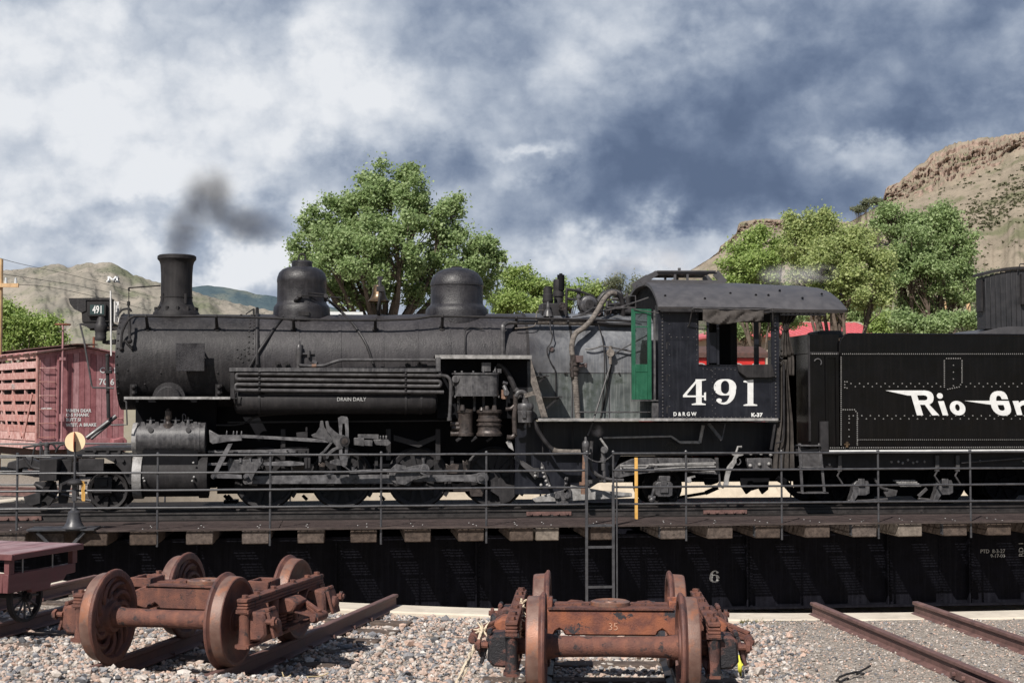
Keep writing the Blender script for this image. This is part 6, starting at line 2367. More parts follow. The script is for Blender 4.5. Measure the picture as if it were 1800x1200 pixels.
def build_sides():
 t = loco

 def shelf(name, px0, px1, py, d0, d1, m='bright_iron', th=0.028, tilt=0.0, top='sooty_black'):
  z0, z1 = LZ_(py, d0, px0), LZ_(py + tilt, d0, px1)
  x0, x1 = LX_(px0, d0, py), LX_(px1, d0, py)
  mb = MB()
  vs = [(x0, YC + d0, z0 - th), (x1, YC + d0, z1 - th), (x1, YC + d1, z1 - th), (x0, YC + d1, z0 - th), (x0, YC + d0, z0), (x1, YC + d0, z1), (x1, YC + d1, z1), (x0, YC + d1, z0)]
  mb.add(vs, [(3, 2, 1, 0), (4, 5, 6, 7), (0, 1, 5, 4), (1, 2, 6, 5), (2, 3, 7, 6), (3, 0, 4, 7)])
  o = mb.build(name, top, t)
  e = MB()
  e.box(x0, x1, YC + d0 - 0.012, YC + d0 - 0.001, min(z0, z1) - th - 0.012, max(z0, z1) + 0.004)
  e.build('board_edge', m, o, bevel=0.003)
  return o
 shelf('running_board', 218, 405, 697.5, -1.42, -0.70, 'bright_iron', 0.03)
 shelf('running_board', 403, 772, 646.5, -1.40, -0.80, 'grey_iron', 0.035, 2.5)
 shelf('running_board', 765, 935, 624, -1.40, -0.80, 'bright_iron', 0.03, 3)
 shelf('running_board', 946, 1368, 735.5, -1.46, -0.90, 'bright_iron', 0.03)
 # drop bracket between boards
 mb = MB()
 mb.box(LX_(766, -1.4), LX_(774, -1.4), YC - 1.42, YC - 1.38, LZ_(652, -1.4, 770), LZ_(628, -1.4, 770))
 mb.build('board_hanger', 'grey_iron', t)
 mb = MB()
 mb.prism(side_poly([(405, 650), (412, 650), (412, 700), (405, 700)], -1.38), YC - 1.39, YC - 1.37)
 mb.tube([L(409, 700, -1.4), L(417, 700, -1.4), L(418, 688, -1.4)], 0.012, 6)
 mb.build('board_hanger', 'dark_iron', t)
 # serpentine cooling pipes
 y = YC - 1.36
 ys = [656.5, 666.3, 675.5, 685.5]
 rr = 0.033
 sl = 0.010

 def pt(px, i):
  return P(px, ys[i] + (px - 420) * sl, y)

 def bend(px, i, j, sgn):
  a, b = pt(px, i), pt(px, j)
  c = (a + b) / 2
  q = (a - b).length / 2
  return [Vector((c.x + sgn * q * math.cos(R(k)), y, c.z + q * math.sin(R(k)))) for k in range(90, -91, -18)]
 mb = MB()
 mb.tube([pt(772, 0)] + bend(420, 0, 1, -1) + [pt(768, 1)] + bend(770, 1, 2, 1)[0:] + [pt(420, 2)] + bend(418, 2, 3, -1) + [pt(780, 3)], rr, 10)
 mb.build('cooling_pipe', 'pipe_iron', t)
 mb = MB()
 mb.tube(smooth_path([pt(770, 0), pt(778, 0), P(787, 662.5, y), P(792, 672, y), P(792, 700, y), P(790, 735, y)], 4), 0.032, 10)
 mb.cyl(P(790, 733, y), P(790, 739, y), 0.045, seg=10)
 mb.cyl(P(771, 659.5, y), P(775, 659.5, y), 0.045, seg=10)
 mb.build('cooling_pipe', 'pipe_iron', t)
 for px in (456, 713):
  mb = MB()
  for i in range(4):
   c = pt(px, i)
   mb.cyl(c - Vector((0.02, 0, 0)), c + Vector((0.02, 0, 0)), 0.043, seg=10)
   mb.ball(c + Vector((0, -0.04, 0.035)), 0.02, 6, 5)
  mb.box(pt(px, 0).x - 0.028, pt(px, 0).x + 0.028, y + 0.034, y + 0.05, pt(px, 3).z - 0.05, pt(px, 0).z + 0.05)
  mb.build('pipe_clamp', 'dark_iron', t)
 # air reservoir under the board
 mb = MB()
 xa, xb = LX_(415, -1.15, 700), LX_(765, -1.15, 700)
 zc = LZ_(705, -1.15, 590)
 mb.lathe([(0.001, xa - 0.05), (0.12, xa - 0.04), (0.21, xa), (0.235, xa + 0.06), (0.235, xb - 0.06), (0.21, xb), (0.12, xb + 0.04), (0.001, xb + 0.05)], (0, YC - 1.08, zc), 'X', 36)
 ar = mb.build('air_reservoir', 'sooty_black', t)
 q = P(592, 704.5, YC - 1.08 - 0.24)
 lettering('painted_note', 'DRAIN DAILY', 0.095, q, 'dull_white', ar, stretch=0.92)
 for px in (456, 713, 740):
  mb = MB()
  mb.lathe([(0.236, LX_(px, -1.15) - 0.02), (0.248, LX_(px, -1.15) - 0.02), (0.248, LX_(px, -1.15) + 0.02), (0.236, LX_(px, -1.15) + 0.02)], (0, YC - 1.08, zc), 'X', 36)
  mb.build('reservoir_strap', 'dark_iron', ar)
 # compound air compressor
 yc = YC - 1.15
 mb = MB()
 xa, xb = LX_(797, -1.35, 670), LX_(879, -1.35, 670)
 za, zb = LZ_(696, -1.35, 840), LZ_(655, -1.35, 840)

 def lobes(xa, xb, r):
  c1, c2 = xa + r, xb - r
  out = []
  for i in range(9):
   a = R(90 + 180 * i / 8)
   out.append((c1 + r * math.cos(a), r * math.sin(a)))
  for i in range(9):
   a = R(-90 + 180 * i / 8)
   out.append((c2 + r * math.cos(a), r * math.sin(a)))
  return out
 for (e, z0, z1) in ((0.0, za + 0.03, zb - 0.03), (0.022, zb - 0.029, zb), (0.018, za, za + 0.029)):
  lp = lobes(xa - e, xb + e, 0.23 + e)
  n = len(lp)
  vs = [(a, yc + b, z0) for a, b in lp] + [(a, yc + b, z1) for a, b in lp]
  mb.add(vs, [tuple(range(n))[::-1], tuple(range(n, 2 * n))] + [(i, (i + 1) % n, (i + 1) % n + n, i + n) for i in range(n)], False)
 cp = mb.build('air_compressor', 'grey_iron', t, angle=40)
 mb = MB()
 for px in (800, 812, 832, 850, 868, 877):
  mb.hexbolt(L(px, 655, -1.3), 0.022, 0.035, (0, 0, 1))
  mb.hexbolt(L(px, 696, -1.33), 0.018, 0.03, (0, 0, -1))
 a, b = L(846, 653, -1.2), L(862, 637, -1.2)
 mb.box(a.x, b.x, YC - 1.3, YC - 1.15, a.z, b.z)
 mb.cyl(L(870, 655, -1.25), L(871, 644, -1.25), 0.03, 0.015, seg=8)
 a, b = L(874, 656, -1.25), L(881, 648, -1.25)
 mb.box(a.x, b.x, YC - 1.28, YC - 1.22, a.z, b.z)
 mb.cyl(L(801, 666, -1.36), L(801, 666, -1.2), 0.07, seg=12)
 mb.each('compressor_fitting', 'grey_iron', cp, bevel=0.004)
 mb = MB()
 for px in (806, 834, 870, 850):
  mb.cyl(L(px, 696, -1.2), L(px, 722, -1.2), 0.03, seg=8)
 mb.each('piston_rod', 'dark_iron', cp)

 def drum(px0, px1, prof_):
  xa_, xb_ = LX_(px0, -1.3, 740), LX_(px1, -1.3, 740)
  r_ = (xb_ - xa_) / 2
  b = MB()
  b.lathe([(r_ * q, LZ_(py, -1.3, 830)) for q, py in prof_], ((xa_ + xb_) / 2, yc, 0), 'Z', 30)
  return b
 b = drum(804, 834, [(0.01, 766), (1.02, 766), (1.02, 762), (0.92, 761), (0.88, 758), (0.88, 730), (0.92, 726), (1.0, 725), (1.0, 720), (0.6, 719), (0.3, 718), (0.01, 718)])
 b.build('air_cylinder', 'brown_iron', cp)
 b = drum(839, 884, [(0.01, 766), (1.03, 766), (1.03, 762), (0.94, 760), (0.90, 756), (0.90, 750), (1.0, 748), (1.0, 746), (0.90, 744), (0.90, 742), (1.0, 740), (1.0, 738), (0.88, 736), (0.86, 730), (0.95, 727), (1.02, 725), (1.02, 721), (0.7, 719.5), (0.01, 719)])
 b.build('air_cylinder', 'brown_iron', cp)
 mb = MB()
 for px, py, h in ((856, 721, 8), (869, 721, 9), (847, 721, 5), (813, 721, 10)):
  mb.cyl(L(px, py, -1.3), L(px, py - h, -1.3), 0.055, 0.035, seg=10)
 for px, py in ((798, 745), (798, 762), (800, 752)):
  mb.cyl(L(px - 6, py, -1.2), L(px + 8, py, -1.2), 0.045, seg=8)
 mb.each('cylinder_cap', 'brown_iron', cp)
 # governor and valves beside the pump
 mb = MB()
 mb.cyl(L(886, 678, -1.25), L(891, 690, -1.3), 0.04, seg=10)
 mb.cyl(L(884, 672, -1.25), L(892, 674, -1.25), 0.03, seg=8)
 mb.cyl(L(890, 690, -1.36), L(890, 690, -1.22), 0.055, seg=12)
 mb.build('pump_governor', 'grey_iron', t)
 mb = MB()
 mb.cyl(L(884, 700, -1.2), L(884, 685, -1.2), 0.03, seg=8)
 mb.cyl(L(887, 701, -1.2), L(887, 696, -1.2), 0.05, seg=8)
 mb.build('governor_valve', 'orange_rust', t)
 for pts_, r_, m_, d_ in (([(873, 640), (885, 647), (897, 665), (908, 690)], 0.052, 'dark_iron', -1.1), ([(905, 684), (910, 689), (913, 700)], 0.055, 'pipe_iron', -1.15),
       ([(906, 693), (906, 710), (904, 735), (905, 765)], 0.044, 'brown_iron', -1.3), ([(889, 719), (898, 718), (905, 712)], 0.034, 'brown_iron', -1.3),
       ([(907, 762), (900, 768), (891, 768)], 0.044, 'brown_iron', -1.3), ([(907, 697), (911, 690), (919, 689), (924, 694), (923, 710)], 0.045, 'pipe_iron', -1.32),
       ([(938, 738), (946, 757), (960, 778), (972, 790), (980, 793), (1003, 794), (1018, 794)], 0.042, 'dark_iron', -1.25), ([(972, 790), (980, 793), (1003, 794), (1020, 794)], 0.050, 'lagging', -1.25)):
  mb = MB()
  mb.tube(smooth_path([L(a, b, d_) for a, b in pts_], 5), r_, 10)
  mb.build('air_pipe', m_, t)
 p_, c_ = lathe_px([(0.01, 742), (13, 742), (13.5, 727), (14, 726), (14, 722), (13, 721), (14.5, 718), (14.5, 712), (13, 709), (6, 708), (5.5, 702), (0.01, 701)], 923.5, -1.3)
 mb = MB()
 mb.lathe(p_, c_, 'Z', 22)
 mb.build('distributing_valve', 'grey_iron', t)
 mb = MB()
 a, b = L(918, 734, -1.46), L(924, 720, -1.46)
 mb.box(a.x, b.x, YC - 1.47, YC - 1.40, a.z, b.z)
 mb.cyl(L(925, 742, -1.3), L(923, 752, -1.3), 0.03, seg=8)
 mb.cyl(L(930, 742, -1.3), L(931, 750, -1.3), 0.02, seg=8)
 mb.build('valve_foot', 'grey_iron', t)
 for px in (812, 838, 865):
  mb = MB()
  mb.cyl(L(px, 768, -1.2), L(px - 10, 775, -1.2), 0.03, seg=6)
  mb.build('drain_cock', 'dark_iron', t)
 mb = MB()
 mb.prism(side_poly([(889, 777), (893, 774), (899, 776), (903, 792), (894, 786)], -1.25), YC - 1.27, YC - 1.24)
 mb.build('flap_plate', 'bright_iron', t)
 # bracket from board to board with stair treads
 mb = MB()
 a, b = L(931, 632, -1.38), L(957, 735, -1.38)
 mb.prism(side_poly([(933, 630), (936, 640), (950, 690), (963, 733), (951, 733), (940, 694), (933, 672)], -1.40), YC - 1.42, YC - 1.38)
 br = mb.build('stair_stringer', 'lagging', t, bevel=0.004)
 mb = MB()
 mb.prism(side_poly([(921, 692), (940, 686), (940, 694), (923, 699)], -1.39), YC - 1.38, YC - 1.36)
 mb.build('stringer_tie', 'lagging', br)
 for (px, py, w) in ((941, 659.5, 20), (950, 696.5, 34)):
  mb = MB()
  a = L(px, py, -1.36)
  b = L(px + w, py, -1.05)
  mb.box(a.x, b.x, YC - 1.36, YC - 1.0, a.z - 0.02, a.z)
  mb.beam(L(px + w, py, -1.3), L(px + w * 0.3, py + w * 0.62, -1.36), 0.02, 0.03)
  mb.build('stair_tread', 'dark_iron', t)
 # back sheet of the pump recess
 mb = MB()
 mb.box(LX_(768, -0.9), LX_(926, -0.9), YC - 0.97, YC - 0.94, LZ_(735, -0.95, 850), LZ_(632, -0.95, 850))
 mb.build('pump_backplate', 'deep_iron', t)
 # ash pan and firebox below the cab board
 mb = MB()
 mb.prism(side_poly([(905, 742), (1372, 742), (1372, 800), (1090, 800), (1075, 832), (1020, 868), (905, 868)], -0.75), YC - 0.80, YC + 0.80)
 mb.build('ash_pan', 'cab_black', t)
 mb = MB()
 mb.box(LX_(1040, 0), LX_(1410, 0), YC - 0.42, YC + 0.42, 0.44, LZ_(802, 0, 1200))  # dark mass added to hide the lit ground under the cab
 mb.build('frame_dark_block', 'deep_iron', t)


build_sides()


def build_rear_frame():
 t = loco
 # sloping hoses and bars below the cab
 def pipe(name, pts, r_, m, dy, n=4):
  mb = MB()
  q = [L(a, b, dy) for a, b in pts]
  mb.tube(smooth_path(q, n) if n else q, r_, 8)
  return mb.build(name, m, t)
 mb = MB()
 mb.beam(L(1060, 769, -1.0), L(1180, 766.5, -1.0), 0.03, 0.035)
 mb.beam(L(1180, 766.5, -1.0), L(1195, 777, -1.0), 0.03, 0.035)
 mb.beam(L(1195, 777, -1.0), L(1230, 777, -1.0), 0.03, 0.05)
 mb.beam(L(1230, 778, -1.0), L(1236, 747, -1.0), 0.03, 0.06, (1, 0, 0))
 mb.build('grate_lever', 'bright_iron', t, bevel=0.004)
 mb = MB()
 mb.beam(L(1245, 744, -1.1), L(1269, 773, -1.15), 0.03, 0.065, (1, 0, 0.6))
 mb.beam(L(1269, 773, -1.15), L(1275, 744, -1.1), 0.02, 0.025, (1, 0, 0))
 mb.build('lever_arm', 'grey_iron', t, bevel=0.004)
 # standpipe beside the ladder: rusty pipe with a valve top
 mb = MB()
 mb.cyl(L(1026, 866, -1.38), L(1028, 798, -1.38), 0.043, seg=12)
 mb.cyl(L(1026, 868, -1.38), L(1026, 858, -1.38), 0.055, seg=12)
 mb.cyl(L(1026, 852, -1.38), L(1026, 847, -1.38), 0.085, seg=12)
 mb.build('drain_pipe', 'orange_rust', t)
 p_, c_ = lathe_px([(0.01, 812), (5, 811), (5.5, 797), (4.5, 794), (6, 792), (6.5, 779), (4.5, 775), (2.5, 774), (2, 768), (0.01, 767)], 1029, -1.38)
 mb = MB()
 mb.lathe(p_, c_, 'Z', 14)
 mb.cyl(L(1020, 797, -1.38), L(1038, 797, -1.38), 0.02, seg=8)
 mb.build('blow_off_valve', 'grey_iron', t)
 pipe('blow_off_pipe', [(1040, 775), (1039, 795), (1039, 815), (1043, 828), (1055, 837), (1075, 843), (1096, 844)], 0.035, 'pipe_iron', -1.15)
 pipe('injector_hose', [(1055, 770), (1062, 780), (1067, 788), (1065, 795)], 0.022, 'bright_iron', -1.2)
 mb = MB()
 mb.cyl(L(1062, 790, -1.25), L(1062, 790, -1.1), 0.065, seg=14)
 mb.cyl(L(1061, 826, -1.15), L(1060, 796, -1.15), 0.04, seg=10)
 mb.cyl(L(1060, 812, -1.15), L(1060, 804, -1.15), 0.055, seg=10)
 mb.cyl(L(1063, 848, -1.15), L(1062, 826, -1.15), 0.028, seg=10)
 mb.build('injector', 'grey_iron', t)
 for px in (955, 1008):
  pipe('drain_tube', [(px, 742), (px - 1, 760), (px - 1, 795)], 0.014, 'dark_iron', -1.0)
 # equalizer beam with pin bosses
 mb = MB()
 mb.prism(side_poly([(935, 876), (980, 863), (1000, 862), (1003, 852), (1060, 862), (1110, 866), (1110, 872), (1070, 876), (1000, 880), (940, 882)], -0.78), YC - 0.84, YC - 0.74)
 eq = mb.build('equalizer_beam', 'bright_iron', t, bevel=0.008)
 mb = MB()
 mb.prism(side_poly([(975, 864), (1003, 858), (1004, 874), (990, 880), (975, 877)], -0.85), YC - 0.90, YC - 0.85)
 for px in (980, 997):
  mb.cyl(L(px, 872, -0.84), L(px, 872, -0.95), 0.05, seg=14)
 mb.box(LX_(978, -0.9), LX_(999, -0.9), YC - 0.9, YC - 0.8, LZ_(886, -0.9, 990), LZ_(880, -0.9, 990))
 mb.beam(L(993, 866, -0.88), L(996, 838, -0.88), 0.04, 0.06)
 for k in range(3):
  mb.ball(L(994 + k * 0.8, 842 + k * 8, -0.93), 0.028, 8, 6)
 mb.build('pin_boss', 'grey_iron', eq, bevel=0.006)
 # slanting side plates with bolt heads
 mb = MB()
 mb.prism(side_poly([(905, 800), (938, 822), (948, 822), (946, 838), (940, 842), (930, 830), (903, 806)], -0.95), YC - 0.98, YC - 0.95)
 mb.prism(side_poly([(951, 812), (956, 818), (958, 828), (969, 856), (966, 858), (958, 840), (950, 824)], -0.96), YC - 1.0, YC - 0.96)
 st = mb.each('frame_stay', 'pipe_iron', t, bevel=0.004)
 mb = MB()
 for px, py in ((953, 822), (955, 830), (957, 838), (960, 845), (962, 852), (966, 854), (951, 852), (941, 829), (941, 836)):
  mb.ball(L(px, py, -1.0), 0.03, 8, 6)
 mb.each('stay_bolt', 'bright_iron', st)
 mb = MB()
 mb.beam(L(1034, 847, -0.95), L(1072, 838, -0.95), 0.05, 0.075)
 mb.beam(L(1034, 852, -0.93), L(1072, 842, -0.93), 0.05, 0.02)
 mb.build('spring_rigging', 'grey_iron', t)
 # trailing truck frame: a long pale casting
 mb = MB()
 mb.prism(side_poly([(1080, 824), (1090, 815), (1110, 806), (1130, 804), (1250, 805), (1262, 812), (1262, 834), (1230, 833), (1200, 828), (1150, 830), (1130, 832), (1104, 836), (1088, 840), (1078, 838)], -0.90), YC - 0.96, YC - 0.86)
 tf = mb.build('trailing_truck_frame', 'grey_iron', t, bevel=0.010)
 for pts_ in ([(1092, 825), (1090, 818), (1150, 817), (1255, 816)], [(1096, 822), (1135, 822), (1142, 816), (1258, 813)], [(1150, 824), (1200, 821), (1258, 820)], [(1180, 827), (1225, 826), (1256, 828)]):
  mb = MB()
  mb.tube([L(a, b, -1.02) for a, b in pts_], 0.014, 6)
  mb.build('brake_pipe', 'bright_iron', tf)
 mb = MB()
 for px in (1152, 1259, 1206):
  mb.box(LX_(px - 2.5, -1), LX_(px + 2.5, -1), YC - 1.03, YC - 0.95, LZ_(826, -1, px), LZ_(804, -1, px))
 mb.each('pipe_clip', 'pipe_iron', tf)
 mb = MB()
 mb.prism(side_poly([(1312, 805), (1356, 804), (1356, 822), (1348, 825), (1316, 824), (1312, 815)], -1.0), YC - 1.05, YC - 0.92)
 mb.build('drawbar_casting', 'grey_iron', t, bevel=0.01)
 mb = MB()
 for px, py in ((1319, 818), (1335, 816), (1352, 815), (1320, 797), (1338, 797), (1355, 799)):
  mb.ball(L(px, py, -1.07), 0.036, 8, 6)
 mb.each('casting_bolt', 'bright_iron', t)
 # journal box of the trailing truck
 mb = MB()
 mb.prism(side_poly([(1152, 850), (1156, 846), (1178, 846), (1182, 850), (1182, 870), (1176, 873), (1156, 873), (1152, 868)], -0.98), YC - 1.02, YC - 0.75)
 mb.prism(side_poly([(1158, 836), (1178, 836), (1178, 846), (1158, 846)], -0.95), YC - 0.98, YC - 0.8)
 jb = mb.build('journal_box', 'grey_iron', t, bevel=0.012)
 mb = MB()
 mb.box(LX_(1160, -1.05), LX_(1174, -1.05), YC - 1.05, YC - 1.02, LZ_(866, -1.05, 1167), LZ_(851, -1.05, 1167))
 mb.box(LX_(1162, -1.05), LX_(1172, -1.05), YC - 1.06, YC - 1.0, LZ_(853, -1.05, 1167), LZ_(845, -1.05, 1167))
 mb.cyl(L(1150, 858, -0.95), L(1144, 879, -0.95), 0.03, seg=8)
 mb.ball(L(1146, 878, -0.95), 0.06, 8, 6)
 mb.cyl(L(1140, 873, -0.95), L(1152, 874, -0.95), 0.035, seg=8)
 mb.build('journal_lid', 'grey_iron', jb, bevel=0.006)
 mb = MB()
 mb.prism(side_poly([(1206, 839), (1221, 835), (1222, 838), (1214, 840), (1214, 848), (1208, 848)], -0.95), YC - 0.97, YC - 0.93)
 c = L(1211, 844, -0.95)
 mb.cyl(c + Vector((0, 0.04, 0)), c - Vector((0, 0.05, 0)), 0.04, seg=12)
 mb.build('hanger_eye', 'bright_iron', tf)
 # crank arm beside the cab step
 mb = MB()
 mb.prism(side_poly([(1286, 794), (1306, 794), (1306, 800), (1298, 802), (1294, 806), (1294, 812), (1285, 826), (1281, 840), (1279, 856), (1271, 856), (1274, 836), (1278, 820), (1288, 808), (1290, 801), (1286, 799)], -1.1), YC - 1.14, YC - 1.08)
 mb.tube([L(1294, 795, -1.12), L(1297, 785, -1.12), L(1304, 785, -1.12)], 0.022, 8)
 mb.build('brake_crank', 'bright_iron', t, bevel=0.006)
 mb = MB()
 mb.tube(smooth_path([L(1300, 806, -1.1), L(1302, 812, -1.1), L(1297, 817, -1.1), L(1294, 813, -1.1)], 4), 0.012, 6)
 mb.beam(L(1262, 850, -0.95), L(1272, 857, -1.0), 0.03, 0.04)
 mb.beam(L(1262, 812, -0.95), L(1266, 856, -0.95), 0.03, 0.03)
 mb.each('brake_hook', 'grey_iron', t)
 # dark rigging below: levers and brake beams seen against the bright wall
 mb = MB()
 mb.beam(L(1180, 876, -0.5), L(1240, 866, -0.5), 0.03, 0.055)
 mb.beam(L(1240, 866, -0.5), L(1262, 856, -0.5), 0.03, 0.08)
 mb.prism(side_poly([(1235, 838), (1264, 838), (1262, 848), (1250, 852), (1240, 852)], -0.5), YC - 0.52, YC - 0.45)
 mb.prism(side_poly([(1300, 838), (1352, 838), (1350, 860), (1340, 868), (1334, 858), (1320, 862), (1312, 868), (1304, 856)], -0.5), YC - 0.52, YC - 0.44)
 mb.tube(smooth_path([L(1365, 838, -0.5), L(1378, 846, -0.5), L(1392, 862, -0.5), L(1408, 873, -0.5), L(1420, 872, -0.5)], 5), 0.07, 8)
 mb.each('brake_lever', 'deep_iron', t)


build_rear_frame()


def build_cab():
 t = loco
 dy = -1.44
 y = YC + dy
 # near side sheet with its window opening
 wx0, wx1, wy0, wy1 = 1228.5, 1356, 545, 641
 zt, zb = LZ_(535, dy, 1260), LZ_(735, dy, 1260)

 def sheet(yy, th, dyy, name):
  def X(px):
   return LX_(px, dy, 640)

  def Z(py):
   return LZ_(py, dy, 1260)
  mb = MB()
  mb.box(X(1158), X(wx0), yy, yy + th, zb, zt)
  mb.box(X(wx1), X(1369), yy, yy + th, zb, zt)
  mb.box(X(wx0), X(wx1), yy, yy + th, zb, Z(wy1))
  mb.box(X(wx0), X(wx1), yy, yy + th, Z(wy0), zt)
  return mb.build(name, 'cab_black', t)
 near = sheet(y, 0.03, dy, 'cab_side')
 far = sheet(2 * YC - y - 0.03, 0.03, -dy, 'cab_side')
 # edge strips and rivets
 mb = MB()

 def X(px):
  return LX_(px, dy, 640)

 def Z(py):
  return LZ_(py, dy, 1260)
 mb.box(X(1157), X(1171), y - 0.010, y - 0.0005, zb, zt)
 mb.box(X(1357.5), X(1369.5), y - 0.010, y - 0.0005, zb, zt)
 mb.box(X(1171), X(1228), y - 0.006, y - 0.0005, Z(598), Z(596.5))
 mb.box(X(wx0 - 1), X(wx1 + 1), y - 0.012, y - 0.0005, Z(642.5), Z(641))
 mb.each('edge_strip', 'cab_black', near)
 rv = MB()
 for k in range(30):
  py = 548 + k * 6.3
  if py < 733:
   rv.dot((X(1164.5), y - 0.010, Z(py)), 0.019, 0.016)
   rv.dot((X(1363), y - 0.010, Z(py)), 0.019, 0.016)
 for k in range(26):
  rv.dot((X(1168 + k * 7.8), y, Z(733)), 0.013, 0.012)
 for k in range(5):
  rv.dot((X(1180 + k * 10), y - 0.002, Z(593)), 0.013, 0.012)
 for k in range(10):
  rv.dot((X(1177), y, Z(552 + k * 18)), 0.012, 0.012)
  rv.dot((X(1225), y, Z(552 + k * 9)), 0.012, 0.012)
  if k < 8:
   rv.dot((X(1252), y, Z(652 + k * 10)), 0.012, 0.012)
   rv.dot((X(1257), y, Z(657 + k * 10)), 0.012, 0.012)
  rv.dot((X(1236 + k * 7), y, Z(648 + (k % 3))), 0.012, 0.012)
 rv.build('rivets', 'pipe_iron', near, kind='stuff')
 # small marks like a T on the sheet: hinge straps
 for py in (602, 658, 714):
  mb = MB()
  mb.box(X(1167), X(1177), y - 0.008, y - 0.001, Z(py + 1.2), Z(py))
  mb.box(X(1171), X(1173), y - 0.0085, y - 0.0015, Z(py + 12), Z(py + 1.2))
  mb.build('hinge_strap', 'dark_iron', near)
 # the painted number
 mb = MB()
 yy = y - 0.004

 def S(px, py):
  q = P(px, py, yy)
  return (q.x, q.z)

 def pl(pts, o=0):
  mb.plate([S(*p) for p in pts], [], yy - 0.0005 * o)

 def c(px, py):
  return (1050 + px / 4, 440 + py / 4)
 pl([c(694, 908), c(734, 908), c(734, 1082), c(694, 1082)])
 pl([c(664, 1086), c(664, 1078), c(694, 1072), c(734, 1072), c(762, 1078), c(762, 1086)], 1)
 pl([c(690, 905), c(764, 905), c(764, 911), c(734, 917), c(690, 917)], 2)
 pl([c(700, 905), c(712, 912), c(628, 1014), c(640, 1020), c(602, 1027), c(602, 1018)], 3)
 pl([c(602, 1019), c(764, 1019), c(764, 1031), c(602, 1031)], 4)
 pl([c(750, 1000), c(764, 996), c(764, 1056), c(750, 1050)], 5)
 pl([c(1056, 912), c(1097, 908), c(1097, 1086), c(1056, 1086)])
 pl([c(1028, 1092), c(1028, 1084), c(1056, 1078), c(1097, 1078), c(1124, 1084), c(1124, 1092)], 1)
 pl([c(1028, 916), c(1097, 907), c(1097, 922), c(1056, 930), c(1028, 926)], 2)
 glyph_nine(mb, 1050 + 898 / 4, 440 + 996 / 4, 37.5, 45.5, yy, S)
 mb.build('painted_number', 'white_paint', near)
 lettering('painted_initials', 'D&RGW', 0.098, P(1183.5, 730.5, yy), 'white_paint', near, weight=0.0025, track=1.55, stretch=0.92)
 lettering('painted_class', 'K-37', 0.094, P(1320.5, 731.8, yy), 'white_paint', near, weight=0.005, track=1.06, stretch=1.10)
 # window: sash, posts, sill, arm rest
 mb = MB()
 for (a, b, yo) in ((1242, 1246, 0.0), (1260, 1264, 0.0)):
  mb.box(X(a), X(b), y - 0.03 + yo, y + 0.01, Z(641), Z(562))
 for (a, b) in ((638, 641), (580, 583), (560, 563)):
  mb.box(X(1246), X(1260), y - 0.028, y + 0.01, Z(a + 2), Z(b - 1) if b > a else Z(a))
 mb.box(X(1246.05), X(1259.95), y - 0.015, y - 0.008, Z(638), Z(584))
 mb.build('window_sash', 'cab_black', near, bevel=0.003)
 mb = MB()
 mb.box(X(1228.6), X(1241.8), y + 0.005, y + 0.02, Z(580), Z(578))
 mb.build('window_rail', 'grey_iron', near)
 mb = MB()
 mb.box(X(1228.6), X(1241.9), y + 0.010, y + 0.014, Z(578), Z(546))
 mb.build('window_pane', 'window_glass', near)
 for px in (1337,):
  mb = MB()
  mb.box(X(px - 4), X(px + 4), y + 0.25, y + 0.30, Z(642), Z(540))
  mb.build('cab_post', 'cab_black', t)
 mb = MB()
 mb.prism([(X(1294), Z(641)), (X(1355), Z(640)), (X(1361), Z(662)), (X(1350), Z(664)), (X(1310), Z(664)), (X(1296), Z(652))], y - 0.09, y - 0.012)
 mb.build('arm_rest', 'sooty_black', near, bevel=0.012)
 # awning: canvas roll on bent rods
 mb = MB()
 nx, nz = 28, 8
 vs, fs = [], []
 for i in range(nx + 1):
  for j in range(nz + 1):
   u, v = i / nx, j / nz
   px = 1235.5 + 107 * u
   sag = 1.5 * math.sin(math.pi * u) + 1.2 * math.sin(u * 9)
   py = 543.5 + (19 + sag * 1.2 + 5 * math.sin(math.pi * min(1, u * 1.5))) * v + 1.0 * math.sin(math.pi * u)
   yo = y - 0.30 - 0.10 * v - 0.018 * math.sin(u * 40 + v * 9) * (0.3 + v) - 0.03 * math.sin(v * 6 + u * 12)
   vs.append(P(px, py, yo))
 for i in range(nx):
  for j in range(nz):
   a = i * (nz + 1) + j
   fs.append((a, a + 1, a + nz + 2, a + nz + 1))
 mb.add(vs, fs, True)
 aw = mb.build('awning', 'canvas', t)
 aw.modifiers.new('thick', 'SOLIDIFY').thickness = 0.006
 mb = MB()
 mb.tube([P(1209, 574, y), P(1212, 570, y - 0.05), P(1217, 543, y - 0.3), P(1219, 541, y - 0.3), P(1235, 542, y - 0.3), P(1345, 544, y - 0.3), P(1357, 542, y - 0.3), P(1358.5, 546, y - 0.3), P(1359, 572, y - 0.05), P(1357, 578, y)], 0.013, 6)
 mb.build('awning_rod', 'pipe_iron', aw)
 mb = MB()
 mb.box(LX_(1222, dy - 0.28), LX_(1234, dy - 0.28), y - 0.29, y, LZ_(548, dy - 0.28, 1228), LZ_(541, dy - 0.28, 1228))
 mb.box(LX_(1344, dy - 0.28), LX_(1354, dy - 0.28), y - 0.29, y, LZ_(550, dy - 0.28, 1349), LZ_(543, dy - 0.28, 1349))
 mb.each('awning_bracket', 'dark_iron', aw)
 # front wall, back head, floor
 x0 = X(1160)
 mb = MB()
 mb.box(x0, x0 + 0.03, YC - 1.41, YC - 1.02, zb, zt)
 mb.box(x0, x0 + 0.03, YC + 1.02, YC + 1.41, zb, zt)
 mb.each('cab_front', 'cab_black', t)
 mb = MB()
 mb.box(x0, X(1372), YC - 1.41, YC + 1.41, zb - 0.06, zb - 0.02)
 mb.build('cab_floor', 'wood_black', t)
 mb = MB()
